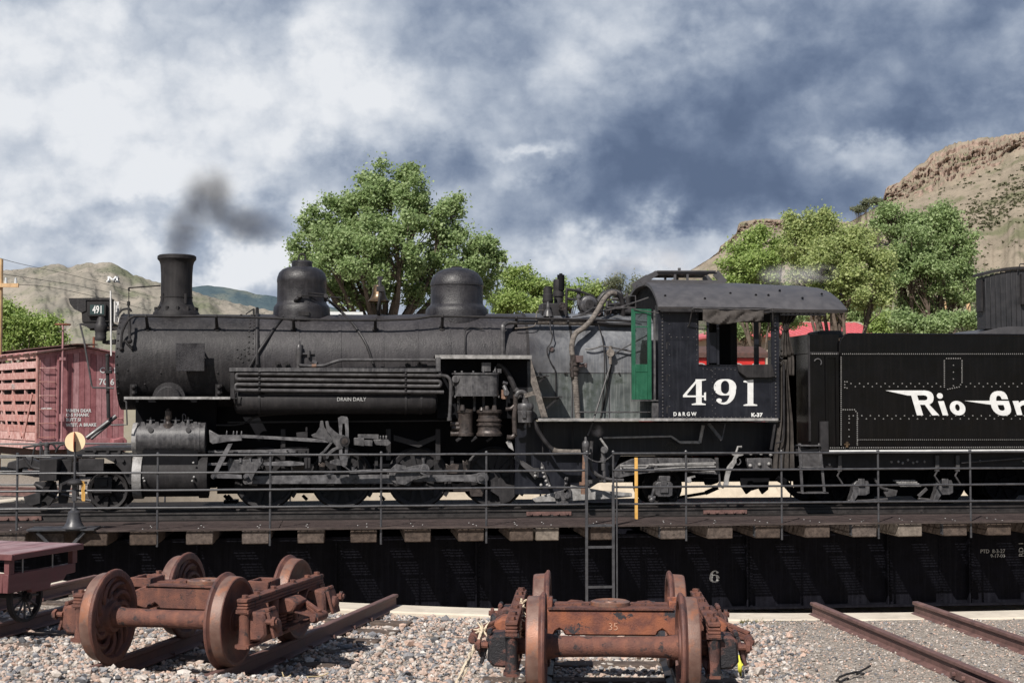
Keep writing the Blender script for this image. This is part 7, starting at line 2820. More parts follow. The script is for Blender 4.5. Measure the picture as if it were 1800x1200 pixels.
 mb.lathe([(0.001, x0 + 0.75), (0.80, x0 + 0.72), (0.95, x0 + 0.62), (0.95, x0 + 0.031)], (0, YC, BZ), 'X', 36)
 mb.box(x0 + 0.031, x0 + 0.6, YC - 0.94, YC + 0.94, zb, BZ)
 for (a, b, c_) in ((-0.5, 0.4, 0.06), (0.2, 0.6, 0.05), (0.55, 0.2, 0.07), (-0.2, 0.1, 0.09)):
  mb.cyl((x0 + 0.7, YC + a, BZ + b), (x0 + 0.86, YC + a, BZ + b), c_, seg=12)
 mb.tube([(x0 + 0.85, YC - 0.6, BZ + 0.7), (x0 + 0.9, YC - 0.3, BZ + 0.2), (x0 + 0.9, YC - 0.7, BZ - 0.4)], 0.03, 6)
 mb.build('backhead', 'deep_iron', t)
 mb = MB()
 mb.box(X(1276), X(1308), YC - 0.5, YC - 0.2, zb, Z(546))  # dark box added to block light through the cab window
 mb.box(X(1286), X(1291), YC - 0.3, YC + 0.4, zb, Z(560))
 mb.build('cab_dark_block', 'deep_iron', t)
 mb = MB()
 mb.box(X(1300), X(1350), YC + 0.5, YC + 1.2, zb, Z(655))
 mb.box(X(1290), X(1345), YC - 1.2, YC - 0.7, zb, Z(650))
 mb.each('seat_box', 'wood_black', t)
 # green front door standing open
 dyd = -1.36
 yd = YC + dyd

 def XD(px):
  return LX_(px, dyd, 640)

 def ZD(py):
  return LZ_(py, dyd, 1127)
 mb = MB()
 mb.box(XD(1110), XD(1117), yd - 0.02, yd + 0.02, ZD(702), ZD(543))
 mb.box(XD(1138), XD(1145), yd - 0.02, yd + 0.02, ZD(702), ZD(543))
 mb.box(XD(1117), XD(1138), yd - 0.02, yd + 0.02, ZD(551), ZD(543))
 mb.box(XD(1117), XD(1138), yd - 0.02, yd + 0.02, ZD(654), ZD(640))
 mb.box(XD(1117), XD(1138), yd - 0.012, yd + 0.012, ZD(702), ZD(654))
 d = mb.build('cab_door', 'green_paint', t, bevel=0.004)
 mb = MB()
 mb.box(XD(1117), XD(1138), yd - 0.005, yd + 0.005, ZD(640), ZD(551))
 mb.build('door_pane', 'window_glass', d)
 mb = MB()
 mb.box(XD(1117), XD(1138), yd - 0.014, yd + 0.014, ZD(575.5), ZD(573))
 mb.build('glazing_bar', 'green_paint', d)
 mb = MB()
 mb.cyl(P(1114, 544, yd - 0.03), P(1158, 550, y - 0.02), 0.009, seg=6)
 mb.build('door_stay', 'pipe_iron', d)
 # post and corner plate between door and cab side
 mb = MB()
 mb.box(XD(1149), XD(1152), yd - 0.02, yd + 0.02, LZ_(703, dyd, 1150), LZ_(545, dyd, 1150))
 mb.box(XD(1146), XD(1160), yd - 0.03, yd + 0.05, LZ_(736, dyd, 1150), LZ_(708, dyd, 1150))
 mb.box(XD(1110), XD(1157), yd - 0.02, yd + 0.06, LZ_(704.5, dyd, 1150), LZ_(702.8, dyd, 1150))
 mb.build('door_post', 'grey_iron', t)
 # roof: a sheet arched across, thick edge, deep rear overhang
 hw = 1.62
 ze = LZ_(540, -hw, 1300)
 zc = LZ_(499.5, 0, 1300)
 xa, xb = LX_(1157, -hw, 540), LX_(1490, -hw, 545)

 def sec(h=0.0):
  out = []
  for i in range(33):
   u = -1 + 2 * i / 32
   a = abs(u)
   # flat crown, quick shoulders and a small out-turned lip
   zz = ze + (zc - ze) * (1 - a ** 2.6) ** 0.85
   out.append((u * (hw - h), zz - h))
  return out
 mb = MB()
 so, si = sec(), sec(0.035)
 n = len(so)
 rows = [xa, xa + 0.05, LX_(1240, -hw), LX_(1330, -hw), LX_(1400, -hw), LX_(1440, -hw), xb - 0.22, xb - 0.10, xb - 0.03, xb]
 sh = [1, 1, 1, 1, 1.0, 0.985, 0.92, 0.84, 0.70, 0.45]
 vs = []
 for x, s_ in zip(rows, sh):
  vs += [(x, YC + a, ze + (b - ze) * s_ - 0.03 * (x > LX_(1390, -hw))) for a, b in so]
 for x, s_ in zip(rows, sh):
  vs += [(min(x, xb - 0.02), YC + a, ze + (b - ze) * s_ - 0.03 - 0.03 * (x > LX_(1390, -hw))) for a, b in si]
 m_ = len(rows)
 fs = []
 for i in range(m_ - 1):
  for k in range(n - 1):
   fs.append((i * n + k, i * n + k + 1, (i + 1) * n + k + 1, (i + 1) * n + k)[::-1])
   o = m_ * n
   fs.append((o + i * n + k, o + i * n + k + 1, o + (i + 1) * n + k + 1, o + (i + 1) * n + k))
 o = m_ * n
 for k in range(n - 1):
  fs.append((k, k + 1, o + k + 1, o + k))
  e = (m_ - 1) * n
  fs.append((e + k + 1, e + k, o + e + k, o + e + k + 1))
 for i in range(m_ - 1):
  fs.append((i * n, (i + 1) * n, o + (i + 1) * n, o + i * n))
  fs.append(((i + 1) * n + n - 1, i * n + n - 1, o + i * n + n - 1, o + (i + 1) * n + n - 1))
 mb.add(vs, fs, True)
 rf = mb.build('cab_roof', 'roof_grey', t, angle=50)
 # drip rail under the eave and skirt at the rear
 mb = MB()
 mb.box(xa + 0.05, LX_(1447, -hw), YC - hw + 0.02, YC - hw + 0.05, ze - 0.09, ze - 0.02)
 mb.build('eave_strip', 'dark_iron', rf)
 mb = MB()
 mb.box(LX_(1369, -1.4), LX_(1448, -1.4), YC - 1.55, YC - 1.53, ze - 0.14, ze - 0.02)
 mb.build('roof_skirt', 'roof_grey', rf)
 rv = MB()
 for k in range(9):
  rv.dot((LX_(1375 + k * 8, -1.55), YC - 1.55, ze - 0.11), 0.014, 0.012)
 for (px, u) in ((1285, 0.80), (1330, 0.83), (1412, 0.88), (1446, 0.80), (1449, 0.62), (1372, 0.72), (1352, 0.83), (1170, 0.86), (1480, 0.8), (1240, 0.9)):
  zz = ze + (zc - ze) * (1 - u ** 2.6) ** 0.85
  rv.dot((LX_(px, -hw * u), YC - u * hw, zz), 0.026, 0.03, (0, -0.7, 0.7))
 rv.each('roof_bolt', 'deep_iron', rf)
 # front of the roof: curved apron joining door line
 mb = MB()
 pts = [(YC - hw + 0.05, ze + 0.02)]
 arch = [(YC + a, b) for a, b in sec(0.04) if abs(a) < 1.42]
 inner = [(YC + (RF + 0.05) * math.cos(R(a)), BZ + (RF + 0.05) * math.sin(R(a))) for a in range(20, 161, 8)]
 M = Matrix.Translation((xa + 0.12, 0, 0)) @ Matrix.Rotation(R(90), 4, 'Z')
 b2 = MB()
 ring = arch + inner
 b2.prism([(yy_, zz_) for yy_, zz_ in ring], -0.01, 0.01, M)
 b2.build('cab_front_upper', 'deep_iron', t)
 # struts at the rear of the roof
 for px, q in ((1458, -0.9), (1480, 0.8)):
  pass
 # roof ventilator: a raised open frame
 yv0, yv1 = -0.42, 0.42
 for yy_ in (yv0, yv1):
  mb = MB()
  a = [L(px, py, -0.35) for px, py in ((1126, 498), (1153, 480), (1256, 480), (1272, 498))]
  mb.beam((a[0].x, YC + yy_, a[0].z), (a[1].x, YC + yy_, a[1].z), 0.03, 0.10)
  mb.beam((a[1].x, YC + yy_, a[1].z), (a[2].x, YC + yy_, a[2].z), 0.031, 0.05)
  mb.beam((a[2].x, YC + yy_, a[2].z), (a[3].x, YC + yy_, a[3].z), 0.03, 0.14)
  for px in (1186, 1208):
   mb.box(LX_(px - 2, -0.35), LX_(px + 2, -0.35), YC + yy_ - 0.012, YC + yy_ + 0.012, zc, a[1].z)
  mb.box(a[0].x, a[3].x, YC + yy_ - 0.014, YC + yy_ + 0.014, zc - 0.06, zc + 0.035)
  mb.each('ventilator_frame', 'roof_grey', rf)
 mb = MB()
 a = [L(px, py, -0.35) for px, py in ((1126, 498), (1153, 479), (1256, 479), (1272, 498))]
 mb.add([(a[1].x, YC + yv0 - 0.05, a[1].z + 0.03), (a[2].x, YC + yv0 - 0.05, a[2].z + 0.03), (a[2].x, YC + yv1 + 0.05, a[2].z + 0.03), (a[1].x, YC + yv1 + 0.05, a[1].z + 0.03),
   (a[1].x, YC + yv0 - 0.05, a[1].z + 0.005), (a[2].x, YC + yv0 - 0.05, a[2].z + 0.005), (a[2].x, YC + yv1 + 0.05, a[2].z + 0.005), (a[1].x, YC + yv1 + 0.05, a[1].z + 0.005)],
  [(0, 1, 2, 3), (7, 6, 5, 4), (0, 4, 5, 1), (1, 5, 6, 2), (2, 6, 7, 3), (3, 7, 4, 0)])
 mb.cyl(L(1194, 475, 0), L(1194, 471, 0), 0.03, seg=8)
 mb.build('ventilator_lid', 'roof_grey', rf)
 # curtains tied back behind the cab
 def curtain(pts_l, pts_r, m, d0, name='cab_curtain', wav=7, amp=0.035):
  rows = len(pts_l)
  nn = 24
  v, f = [], []
  lp, rp = smooth_path([P(a, b, 0 + YC + d0) for a, b in pts_l], 4), smooth_path([P(a, b, YC + d0) for a, b in pts_r], 4)
  for i in range(len(lp)):
   wid = (rp[i] - lp[i]).length
   for k in range(nn + 1):
    u = k / nn
    q = lp[i].lerp(rp[i], u)
    q = Vector((q.x, q.y + amp * math.sin(u * wav * 2 * math.pi + i * 0.05) + 0.012 * math.sin(u * 23 + i * 0.3), q.z))
    v.append(q)
  for i in range(len(lp) - 1):
   for k in range(nn):
    a = i * (nn + 1) + k
    f.append((a, a + nn + 1, a + nn + 2, a + 1))
  b = MB()
  b.add(v, f, True)
  o_ = b.build(name, m, t)
  o_.modifiers.new('thick', 'SOLIDIFY').thickness = 0.005
  return o_
 curtain([(1371, 545), (1374, 560), (1377, 575), (1374, 600), (1372, 630)], [(1410, 545), (1396, 560), (1386, 575), (1390, 600), (1397, 622)], 'canvas', -1.40, wav=4)
 curtain([(1384, 618), (1386, 640), (1387, 660)], [(1395, 620), (1396, 640), (1396, 660)], 'canvas', -1.38, wav=2, amp=0.02)
 curtain([(1372, 632), (1371, 690), (1369, 740), (1362, 790), (1358, 827)], [(1383, 632), (1388, 690), (1394, 740), (1397, 790), (1399, 826)], 'canvas', -1.38, wav=4, amp=0.04)
 mb = MB()
 mb.tube([P(1374, 575, YC - 1.46), P(1380, 577, YC - 1.48), P(1387, 576, YC - 1.46)], 0.012, 6)
 mb.build('curtain_tie', 'sooty_black', t)
 mb = MB()
 for (px, py) in ((1369, 610), (1370, 620), (1371, 628), (1369, 636)):
  mb.beam(P(px, py, YC - 1.42), P(px + 5, py + 2, YC - 1.45), 0.015, 0.02)
 mb.tube([P(1378, 640, YC - 1.5), P(1378, 760, YC - 1.5), P(1375, 775, YC - 1.5), P(1364, 779, YC - 1.5)], 0.016, 6)
 mb.beam(P(1362, 745, YC - 1.4), P(1355, 790, YC - 1.4), 0.03, 0.04)
 mb.build('cab_grab_rail', 'dark_iron', t)


build_cab()
# ------------------------------------------------------------------ tender
tender = thing('tender', 'glossy black tender lettered in white script, coupled behind the locomotive cab', 'tender', (LX_(1700, 0), YC, 0))


def build_tender():
 t = tender
 dy = -1.38
 y = YC + dy

 def X(px):
  return LX_(px, dy, 690)

 def Z(py, px=1600):
  return LZ_(py, dy, px)
 xe = X(1800) + 4.2
 zt, zb = Z(588), Z(787)
 zr = Z(621)
 # tank: lower body, cope above with a rounded corner
 mb = MB()
 mb.box(X(1478), xe, y, 2 * YC - y, zb, zr)
 tk = mb.build('tank', 'tender_black', t, bevel=0.012)
 mb = MB()
 poly = [(X(1478), zr + 0.001), (xe, zr + 0.001), (xe, zt - 0.03), (X(1496), zt - 0.03)]
 # flare: rounded upper front corner
 cx, cz = X(1495), zt - 0.30
 pts = [(X(1478), zr + 0.001), (xe, zr + 0.001), (xe, zt)]
 pts += [(X(1478) + 0.20 - 0.20 * math.sin(R(a)), zt - 0.22 + 0.22 * math.cos(R(a))) for a in range(0, 91, 10)]
 mb.prism(pts, y + 0.015, y + 0.045)
 mb.prism(pts, 2 * YC - y - 0.045, 2 * YC - y - 0.015)
 mb.each('cope', 'tender_black', t)
 mb = MB()
 edge = [(X(1478) + 0.0, zr), ] + [(X(1478) + 0.20 - 0.20 * math.sin(R(a)), zt - 0.22 + 0.22 * math.cos(R(a))) for a in range(90, -1, -10)] + [(xe, zt)]
 mb.tube([(a, y + 0.03, b) for a, b in edge], 0.026, 8)
 mb.build('cope_bead', 'tender_black', t)
 mb = MB()
 mb.box(X(1478), xe, y + 0.05, 2 * YC - y - 0.05, zr, zr + 0.02)
 mb.box(X(1490), X(1500), y + 0.05, 2 * YC - y - 0.05, zr, zt - 0.12)
 mb.build('tank_top', 'wood_black', t)
 # front water legs and tool cabinet
 y2 = YC - 1.33
 mb = MB()
 mb.box(X(1424), X(1478) - 0.002, y2, YC - 0.55, Z(800), zr)
 mb.box(X(1424), X(1478) - 0.002, YC + 0.55, 2 * YC - y2, Z(800), zr)
 mb.each('water_leg', 'tender_black', t, bevel=0.012)
 mb = MB()
 mb.box(X(1424), X(1478) - 0.003, y2 + 0.02, 2 * YC - y2 - 0.02, zr + 0.001, Z(588))
 mb.build('coal_gate', 'tender_black', t)
 mb = MB()
 mb.prism([(LX_(a, 0.0), LZ_(b, 0.0)) for a, b in ((1430, 590), (1431, 580), (1436, 577.5), (1470, 577.5), (1474, 580), (1474, 590))], YC - 0.3, YC + 0.4)
 mb.build('water_hatch', 'wood_black', t, bevel=0.01)
 mb = MB()
 mb.box(X(1452), X(1456), y2 - 0.03, y2 - 0.001, Z(790), Z(628))
 mb.box(X(1470), X(1475), y2 - 0.03, y2 - 0.001, Z(790), Z(626))
 mb.box(X(1452), X(1475), y2 - 0.025, y2 - 0.001, Z(629), Z(625))
 mb.each('cabinet_frame', 'tender_black', t)
 mb = MB()
 mb.box(X(1423), X(1425.5), y2 - 0.01, y2 + 0.03, Z(775), Z(590))
 mb.box(X(1424), X(1478), y2 - 0.012, y2 - 0.001, Z(623.5), Z(619))
 mb.box(X(1441), X(1455), YC - 1.4, YC - 1.34, Z(792), Z(740))
 mb.each('corner_strip', 'dark_iron', t)
 mb = MB()
 c = P(1437, 637, y2)
 mb.tube([(c.x + 0.07 * math.cos(R(a)), y2 - 0.02, c.z + 0.07 * math.sin(R(a))) for a in range(-40, 180, 20)], 0.012, 6)
 mb.build('cabinet_handle', 'grey_iron', t)
 # rivets: rows, patches, corner frames
 rv = MB()

 def row(pts, step, yy, r=0.0155, h=0.018):
  for (a, b), (c_, d) in zip(pts[:-1], pts[1:]):
   n = max(1, int(math.hypot(c_ - a, d - b) / step))
   for k in range(n):
    px, py = a + (c_ - a) * k / n, b + (d - b) * k / n
    q = P(px, py, yy)
    rv.dot((q.x, yy, q.z), r, h)
 row([(1428, 622), (1474, 622)], 3.4, y2 - 0.012)
 row([(1481, 622), (1840, 622)], 3.55, y)
 row([(1478.5, 628), (1478.5, 785)], 3.5, y)
 row([(1482, 720), (1502, 720), (1507, 726), (1507, 785)], 3.4, y)
 row([(1508, 772.5), (1840, 772.5)], 3.5, y)
 row([(1460, 787), (1840, 785.5)], 3.8, y)
 row([(1660, 680), (1660, 634), (1664, 630), (1688, 630), (1691, 634), (1691, 672), (1686, 680), (1666, 684), (1661, 680)], 3.45, y - 0.006)
 for k in range(24):
  for py, o in ((674, 0), (679.5, 7.5), (730.5, 4), (736, -3)):
   px = 1496 + 15.0 * k + o
   if not (1656 < px < 1694 and py < 690):
    q = P(px, py, y)
    rv.dot((q.x, y, q.z), 0.016, 0.016)
 for k in range(4):
  q = P(1676, 642 + 12 * k, y - 0.006)
  rv.dot((q.x, y - 0.006, q.z), 0.015, 0.015)
  q = P(1492.5, 731 + 12 * k, y)
  rv.dot((q.x, y, q.z), 0.015, 0.015)
 for a, b in ((1485, 671), (1489, 671), (1485, 676), (1485, 681), (1489, 682)):
  row([(a, b), (a + 1, b)], 3, y)
 rv.build('rivets', 'rivet_painted_glint', tk, kind='stuff')
 mb = MB()
 a, b = P(1659, 684, y), P(1692, 629, y)
 mb.box(a.x, b.x, y - 0.006, y - 0.0005, a.z, b.z)
 mb.build('patch_plate', 'tender_black', tk, bevel=0.02)
 mb = MB()
 mb.box(X(1507), xe, y - 0.012, y - 0.0005, Z(774.5), Z(770.5))
 mb.box(X(1478.2), xe, y - 0.008, y - 0.0003, Z(626), Z(619))
 mb.each('tank_strip', 'tender_black', tk)
 mb = MB()
 mb.cyl(P(1489, 786, y - 0.03), P(1489, 776, y - 0.03), 0.03, seg=8)
 mb.cyl(P(1484, 781, y - 0.03), P(1493, 781, y - 0.03), 0.02, seg=8)
 mb.build('drain_plug', 'bronze', tk)
 # white line of the sill
 mb = MB()
 mb.box(X(1455), xe, y - 0.05, 2 * YC - y + 0.05, Z(795), Z(788.5))
 mb.build('sill', 'tender_black', t)
 mb = MB()
 mb.box(X(1455), xe, y - 0.056, y - 0.0505, Z(794.5), Z(790))
 mb.build('sill_stripe', 'white_paint', t)
 # lettering
 yy = y - 0.004

 def S(px, py, o=0):
  q = P(1550 + px / 7.2, 660 + py / 7.2, yy)
  return (q.x, q.z)
 L1 = MB()

 def pg(outer, holes=(), o=0):
  L1.plate([S(*p) for p in outer], [[S(*p) for p in h] for h in holes], yy - 0.0006 * o)

 def ell(cx, cy, rx, ry, tilt=0, n=32):
  return [(cx + rx * math.cos(2 * math.pi * i / n) + tilt * ry * math.sin(2 * math.pi * i / n), cy + ry * math.sin(2 * math.pi * i / n)) for i in range(n)]
 pg([(45, 187), (545, 187), (590, 194), (622, 208), (645, 232), (657, 268), (655, 300), (645, 332), (622, 354), (600, 363), (728, 500), (640, 502), (545, 368), (484, 367), (525, 500), (445, 502), (372, 251), (328, 250)],
 [[(447, 249), (530, 247), (560, 254), (577, 270), (578, 290), (568, 306), (545, 312), (467, 312)]])
 pg(ell(735, 255, 38, 36, 0.1))
 pg([(712, 322), (785, 320), (842, 500), (772, 502)])
 pg(ell(960, 410, 98, 92, 0.18), [ell(958, 402, 29, 42, 0.15)])
 pg([(1045, 317), (1366, 317), (1368, 280), (1378, 245), (1398, 218), (1430, 200), (1470, 192), (1515, 195), (1552, 210), (1580, 245), (1600, 298), (1519, 297), (1505, 268), (1490, 256), (1474, 252), (1458, 258), (1449, 275), (1447, 318), (1606, 318),
  (1628, 385), (1637, 425), (1634, 460), (1616, 486), (1585, 502), (1540, 507), (1490, 498), (1450, 478), (1415, 445), (1392, 405), (1381, 366), (1340, 362)],
 [[(1465, 370), (1540, 370), (1554, 405), (1557, 425), (1548, 438), (1522, 443), (1495, 434), (1478, 412)]])
 pg([(1655, 320), (1730, 318), (1736, 342), (1765, 320), (1805, 311), (1840, 316), (1862, 362), (1815, 366), (1775, 376), (1752, 396), (1780, 497), (1712, 498)])
 # the rest of the word runs on along the tank
 pg(ell(2000, 408, 92, 92, 0.18), [ell(1998, 405, 28, 44, 0.15)])
 pg([(2060, 320), (2130, 320), (2185, 500), (2115, 500)], (), 1)
 for q in (2230, 2290):
  pg([(q, 320), (q + 70, 320), (q + 125, 500), (q + 55, 500)], (), 2)
 pg(ell(2520, 408, 92, 92, 0.18), [ell(2518, 405, 28, 44, 0.15)])
 pg([(2530, 190), (2600, 190), (2690, 500), (2620, 500)], (), 1)
 pg(ell(2800, 408, 92, 92, 0.18), [ell(2798, 400, 26, 34, 0.15)])
 L1.build('tender_lettering', 'white_paint', t)
 # underframe
 mb = MB()
 mb.box(X(1440), xe, YC - 1.15, YC - 1.05, Z(822), Z(797))
 mb.box(X(1440), xe, YC + 1.05, YC + 1.15, Z(822), Z(797))
 uf = mb.each('frame_channel', 'dark_iron', t, bevel=0.006)
 mb = MB()
 for px, py in ((1567, 811.5), (1579, 811), (1587, 813.5), (1596, 808), (1605, 813), (1612, 811), (1625, 811), (1646, 810), (1723, 810), (1458, 816), (1476, 816), (1799, 810)):
  q = P(px, py, YC - 1.15)
  mb.ball(q, 0.026, 8, 6)
 mb.each('frame_bolt', 'bright_iron', uf)
 for px in (1476, 1647, 1683):
  mb = MB()
  a, b = P(px - 3, 828, YC - 1.2), P(px + 3, 800, YC - 1.2)
  mb.box(a.x, b.x, YC - 1.22, YC - 1.155, a.z, b.z)
  mb.tube([P(px, 828, YC - 1.2), P(px - 4, 836, YC - 1.2), P(px, 842, YC - 1.2), P(px + 5, 850, YC - 1.2)], 0.018, 6)
  mb.build('frame_hanger', 'pipe_iron', t)
 mb = MB()
 mb.cyl(P(1690, 813, YC - 1.25), P(1840, 802, YC - 1.25), 0.013, seg=6)
 mb.build('brake_rod', 'grey_iron', t)
 mb = MB()
 mb.box(X(1440), xe, YC - 0.42, YC + 0.42, 0.42, Z(797))  # dark mass added to hide the lit ground beneath the tender
 mb.build('sill_dark_block', 'deep_iron', t)
 for pa, pb in ((1440, 1668), (1728, 1905)):
  mb = MB()
  mb.box(LX_(pa, 0, 850), LX_(pb, 0, 850), YC - 0.36, YC + 0.36, 0.13, 0.415)  # dark block added to shut off light between the tender wheels
  mb.build('truck_bolster', 'deep_iron', t)
 # trucks
 for px in (1460, 1512, 1663, 1765):
  x = LX_(px, -0.56, 850)
  for s in (-1, 1):
   mbw = wheel('tender_wheel', x, YC + s * 0.5, 0.40, 0.12, 'deep_iron', 8, s, 0.07, 0.12, t)
 for px in (1514, 1661):
  mb = MB()
  yj = YC - 1.0
  mb.prism([(PX(a, yj, 850), PZ(b, yj, 1600)) for a, b in ((px - 15, 852), (px - 8, 844), (px + 12, 844), (px + 15, 852), (px + 15, 866), (px + 8, 870), (px - 6, 870), (px - 12, 880), (px - 20, 884), (px - 20, 878), (px - 14, 862))], yj, yj + 0.2)
  jb = mb.build('journal_box', 'grey_iron', t, bevel=0.010)
  mb = MB()
  a, b = P(px - 5, 854, yj - 0.03), P(px + 6, 841, yj - 0.03)
  mb.box(a.x, b.x, yj - 0.04, yj - 0.001, a.z, b.z)
  mb.build('journal_lid', 'grey_iron', jb, bevel=0.006)
 yj = YC - 0.95
 for k in range(4):
  mb = MB()
  for q in range(4):
   a, b = P(1573 + k * 3 + q * 9.3, 845.5 + k * 3.0, yj), P(1581 + k * 3.4 + q * 9.3, 843.0 + k * 3.0, yj)
   mb.box(a.x, b.x, yj, yj + 0.1, a.z, b.z)
  mb.each('spring_leaf', 'bright_iron', t)
 mb = MB()
 mb.tube(smooth_path([P(1537, 840, yj), P(1548, 856, yj), P(1560, 860, yj)], 4), 0.03, 6)
 mb.tube(smooth_path([P(1490, 880, yj), P(1520, 880, yj), P(1560, 877, yj)], 4), 0.03, 6)
 mb.tube(smooth_path([P(1614, 876, yj), P(1640, 879, yj), P(1654, 880, yj)], 4), 0.03, 6)
 mb.beam(P(1614, 872, yj), P(1629, 858, yj), 0.04, 0.06)
 mb.prism([(PX(a, yj, 850), PZ(b, yj, 1600)) for a, b in ((1554, 865), (1562, 858), (1578, 861), (1575, 871), (1558, 873))], yj, yj + 0.1)
 mb.each('truck_frame', 'pipe_iron', t, bevel=0.004)
 # steps at the gangway
 ys = YC - 1.35
 mb = MB()

 def poly(pts, a, b):
  mb.prism([(PX(p, ys, 820), PZ(q, ys, 1430)) for p, q in pts], a, b)
 poly([(1403, 779), (1408, 779), (1412, 866), (1407, 866)], ys - 0.02, ys + 0.0)
 poly([(1438, 779), (1443, 779), (1451, 864), (1446, 864)], ys - 0.02, ys + 0.0)
 for (py, pa, pb) in ((867, 1407, 1454), (822, 1407, 1445), (784, 1403, 1440)):
  a, b = P(pa, py, ys), P(pb, py - 2.5, ys)
  mb.box(a.x, b.x, ys - 0.10, ys + 0.22, a.z, b.z)
 mb.build('cab_step', 'grey_iron', t, bevel=0.005)
 mb = MB()
 poly([(1406, 790), (1440, 788), (1444, 821), (1409, 822)], ys + 0.001, ys + 0.015)
 mb.build('step_back', 'pipe_iron', t)
 mb = MB()
 mb.cyl(P(1424.5, 775, ys), P(1424.5, 740, ys), 0.012, seg=6)
 mb.box(X(1400), X(1455), YC - 1.3, YC + 1.3, Z(800), Z(788))
 mb.build('gangway', 'dark_iron', t)
 # coal bunker slope and the boarded doghouse
 mb = MB()
 xs = [LX_(1688, -0.8, 585), LX_(1760, -0.8, 580), xe]
 zz = [LZ_(592, -0.8, 1700), LZ_(575, -0.8, 1760), LZ_(572, -0.8, 1760)]
 vs = []
 for x, z in zip(xs, zz):
  vs += [(x, YC - 1.1, z), (x, YC + 1.1, z), (x, YC + 1.1, zr), (x, YC - 1.1, zr)]
 fs = []
 for i in range(2):
  for k in range(4):
   fs.append((i * 4 + k, i * 4 + (k + 1) % 4, i * 4 + 4 + (k + 1) % 4, i * 4 + 4 + k)[::-1])
 fs.append((0, 3, 2, 1))
 mb.add(vs, fs[:-1])
 mb.build('water_deck', 'roof_grey', t)
 dyh = -0.75
 yh = YC + dyh
 xa, xb = LX_(1732, dyh, 530), LX_(1732, dyh, 530) + 1.5
 z0, z1 = LZ_(578, dyh, 1760), LZ_(486, dyh, 1740)
 n = 14
 for k in range(n):
  mb = MB()
  a = xa + (xb - xa) * k / n
  mb.box(a + 0.004, xa + (xb - xa) * (k + 1) / n - 0.004, yh, yh + 0.03, z0, z1 + 0.13 * math.sin(math.pi * min(1, (k + 0.5) / n)))
  mb.build('doghouse_board', 'wood_black', t, bevel=0.003)
 mb = MB()
 mb.box(xa + 0.01, xb, yh + 0.031, yh + 0.40, z0, z1)
 dh = mb.build('doghouse', 'wood_black', t)
 mb = MB()
 arch = [(xa - 0.05 + (xb - xa + 0.1) * i / 16, z1 + 0.0 + 0.20 * math.sin(math.pi * (0.08 + 0.84 * i / 16)) ** 0.8) for i in range(17)]
 mb.prism(arch + [(a, b - 0.05) for a, b in arch[::-1]], yh - 0.05, yh + 0.45)
 mb.build('doghouse_roof', 'smokebox_black', t)
 mb = MB()
 mb.box(xa - 0.05, xa - 0.01, yh + 0.08, yh + 0.3, z0 + 0.35, z1 - 0.05)
 mb.build('doghouse_shutter', 'dark_iron', t)
 mb = MB()
 a = LX_(1796, dyh - 0.1, 510)
 mb.box(a, a + 0.25, yh - 0.1, yh - 0.03, LZ_(535, dyh, 1798), LZ_(482, dyh, 1798))
 mb.tube([(a - 0.06, yh - 0.05, z1 + 0.10), (a, yh - 0.05, z1 + 0.25), (a + 0.1, yh - 0.05, z1 + 0.25)], 0.012, 6)
 mb.build('lamp_bracket', 'dark_iron', t)


build_tender()
# ------------------------------------------------------------------ freight trucks in the foreground
def car_wheel(s, parent, x, y):
 """cast wheel, flange towards the middle of the axle; s = side"""
 z = 0.33
 r, rf = 0.33, 0.362
 mb = MB()
 # outside face at larger |x|
 o = s
 pr = [(0.055, 0.030), (0.10, 0.030), (0.105, 0.025), (0.19, 0.014), (0.275, 0.030), (0.30, 0.050), (0.322, 0.052), (r - 0.004, 0.046)]
 tread = [(r - 0.004, 0.046), (r, 0.035), (r + 0.004, -0.030)]
 back = [(r + 0.004, -0.030), (r + 0.014, -0.040), (rf - 0.004, -0.048), (rf, -0.058), (rf - 0.006, -0.070), (rf - 0.02, -0.076), (0.306, -0.076), (0.290, -0.046), (0.20, -0.006), (0.125, -0.040), (0.115, -0.075), (0.07, -0.080)]

 def lathe(prof_, b):
  b.lathe([(a, h * o) for a, h in prof_], (x, y, z), 'X', 56)
 lathe(pr, mb)
 lathe(back, mb)
 # curved brackets cast into the inner face
 for k in range(11):
  a0 = 2 * math.pi * k / 11
  pts = []
  for i in range(7):
   t = i / 6
   rr = 0.13 + 0.165 * t
   an = a0 + 0.85 * t * t * s
   pts.append((x - o * (0.020 + 0.026 * t), y + rr * math.cos(an), z + rr * math.sin(an)))
  mb.tube(pts, [0.014, 0.024, 0.026, 0.025, 0.023, 0.021, 0.014], 6)
 w = mb.build('wheel', 'wheel_rust', parent, angle=30)
 mb = MB()
 lathe(tread, mb)
 mb.build('tread', 'tread_rust', w)
 for k, ch in enumerate('0 2 8'):
  pass
 return w


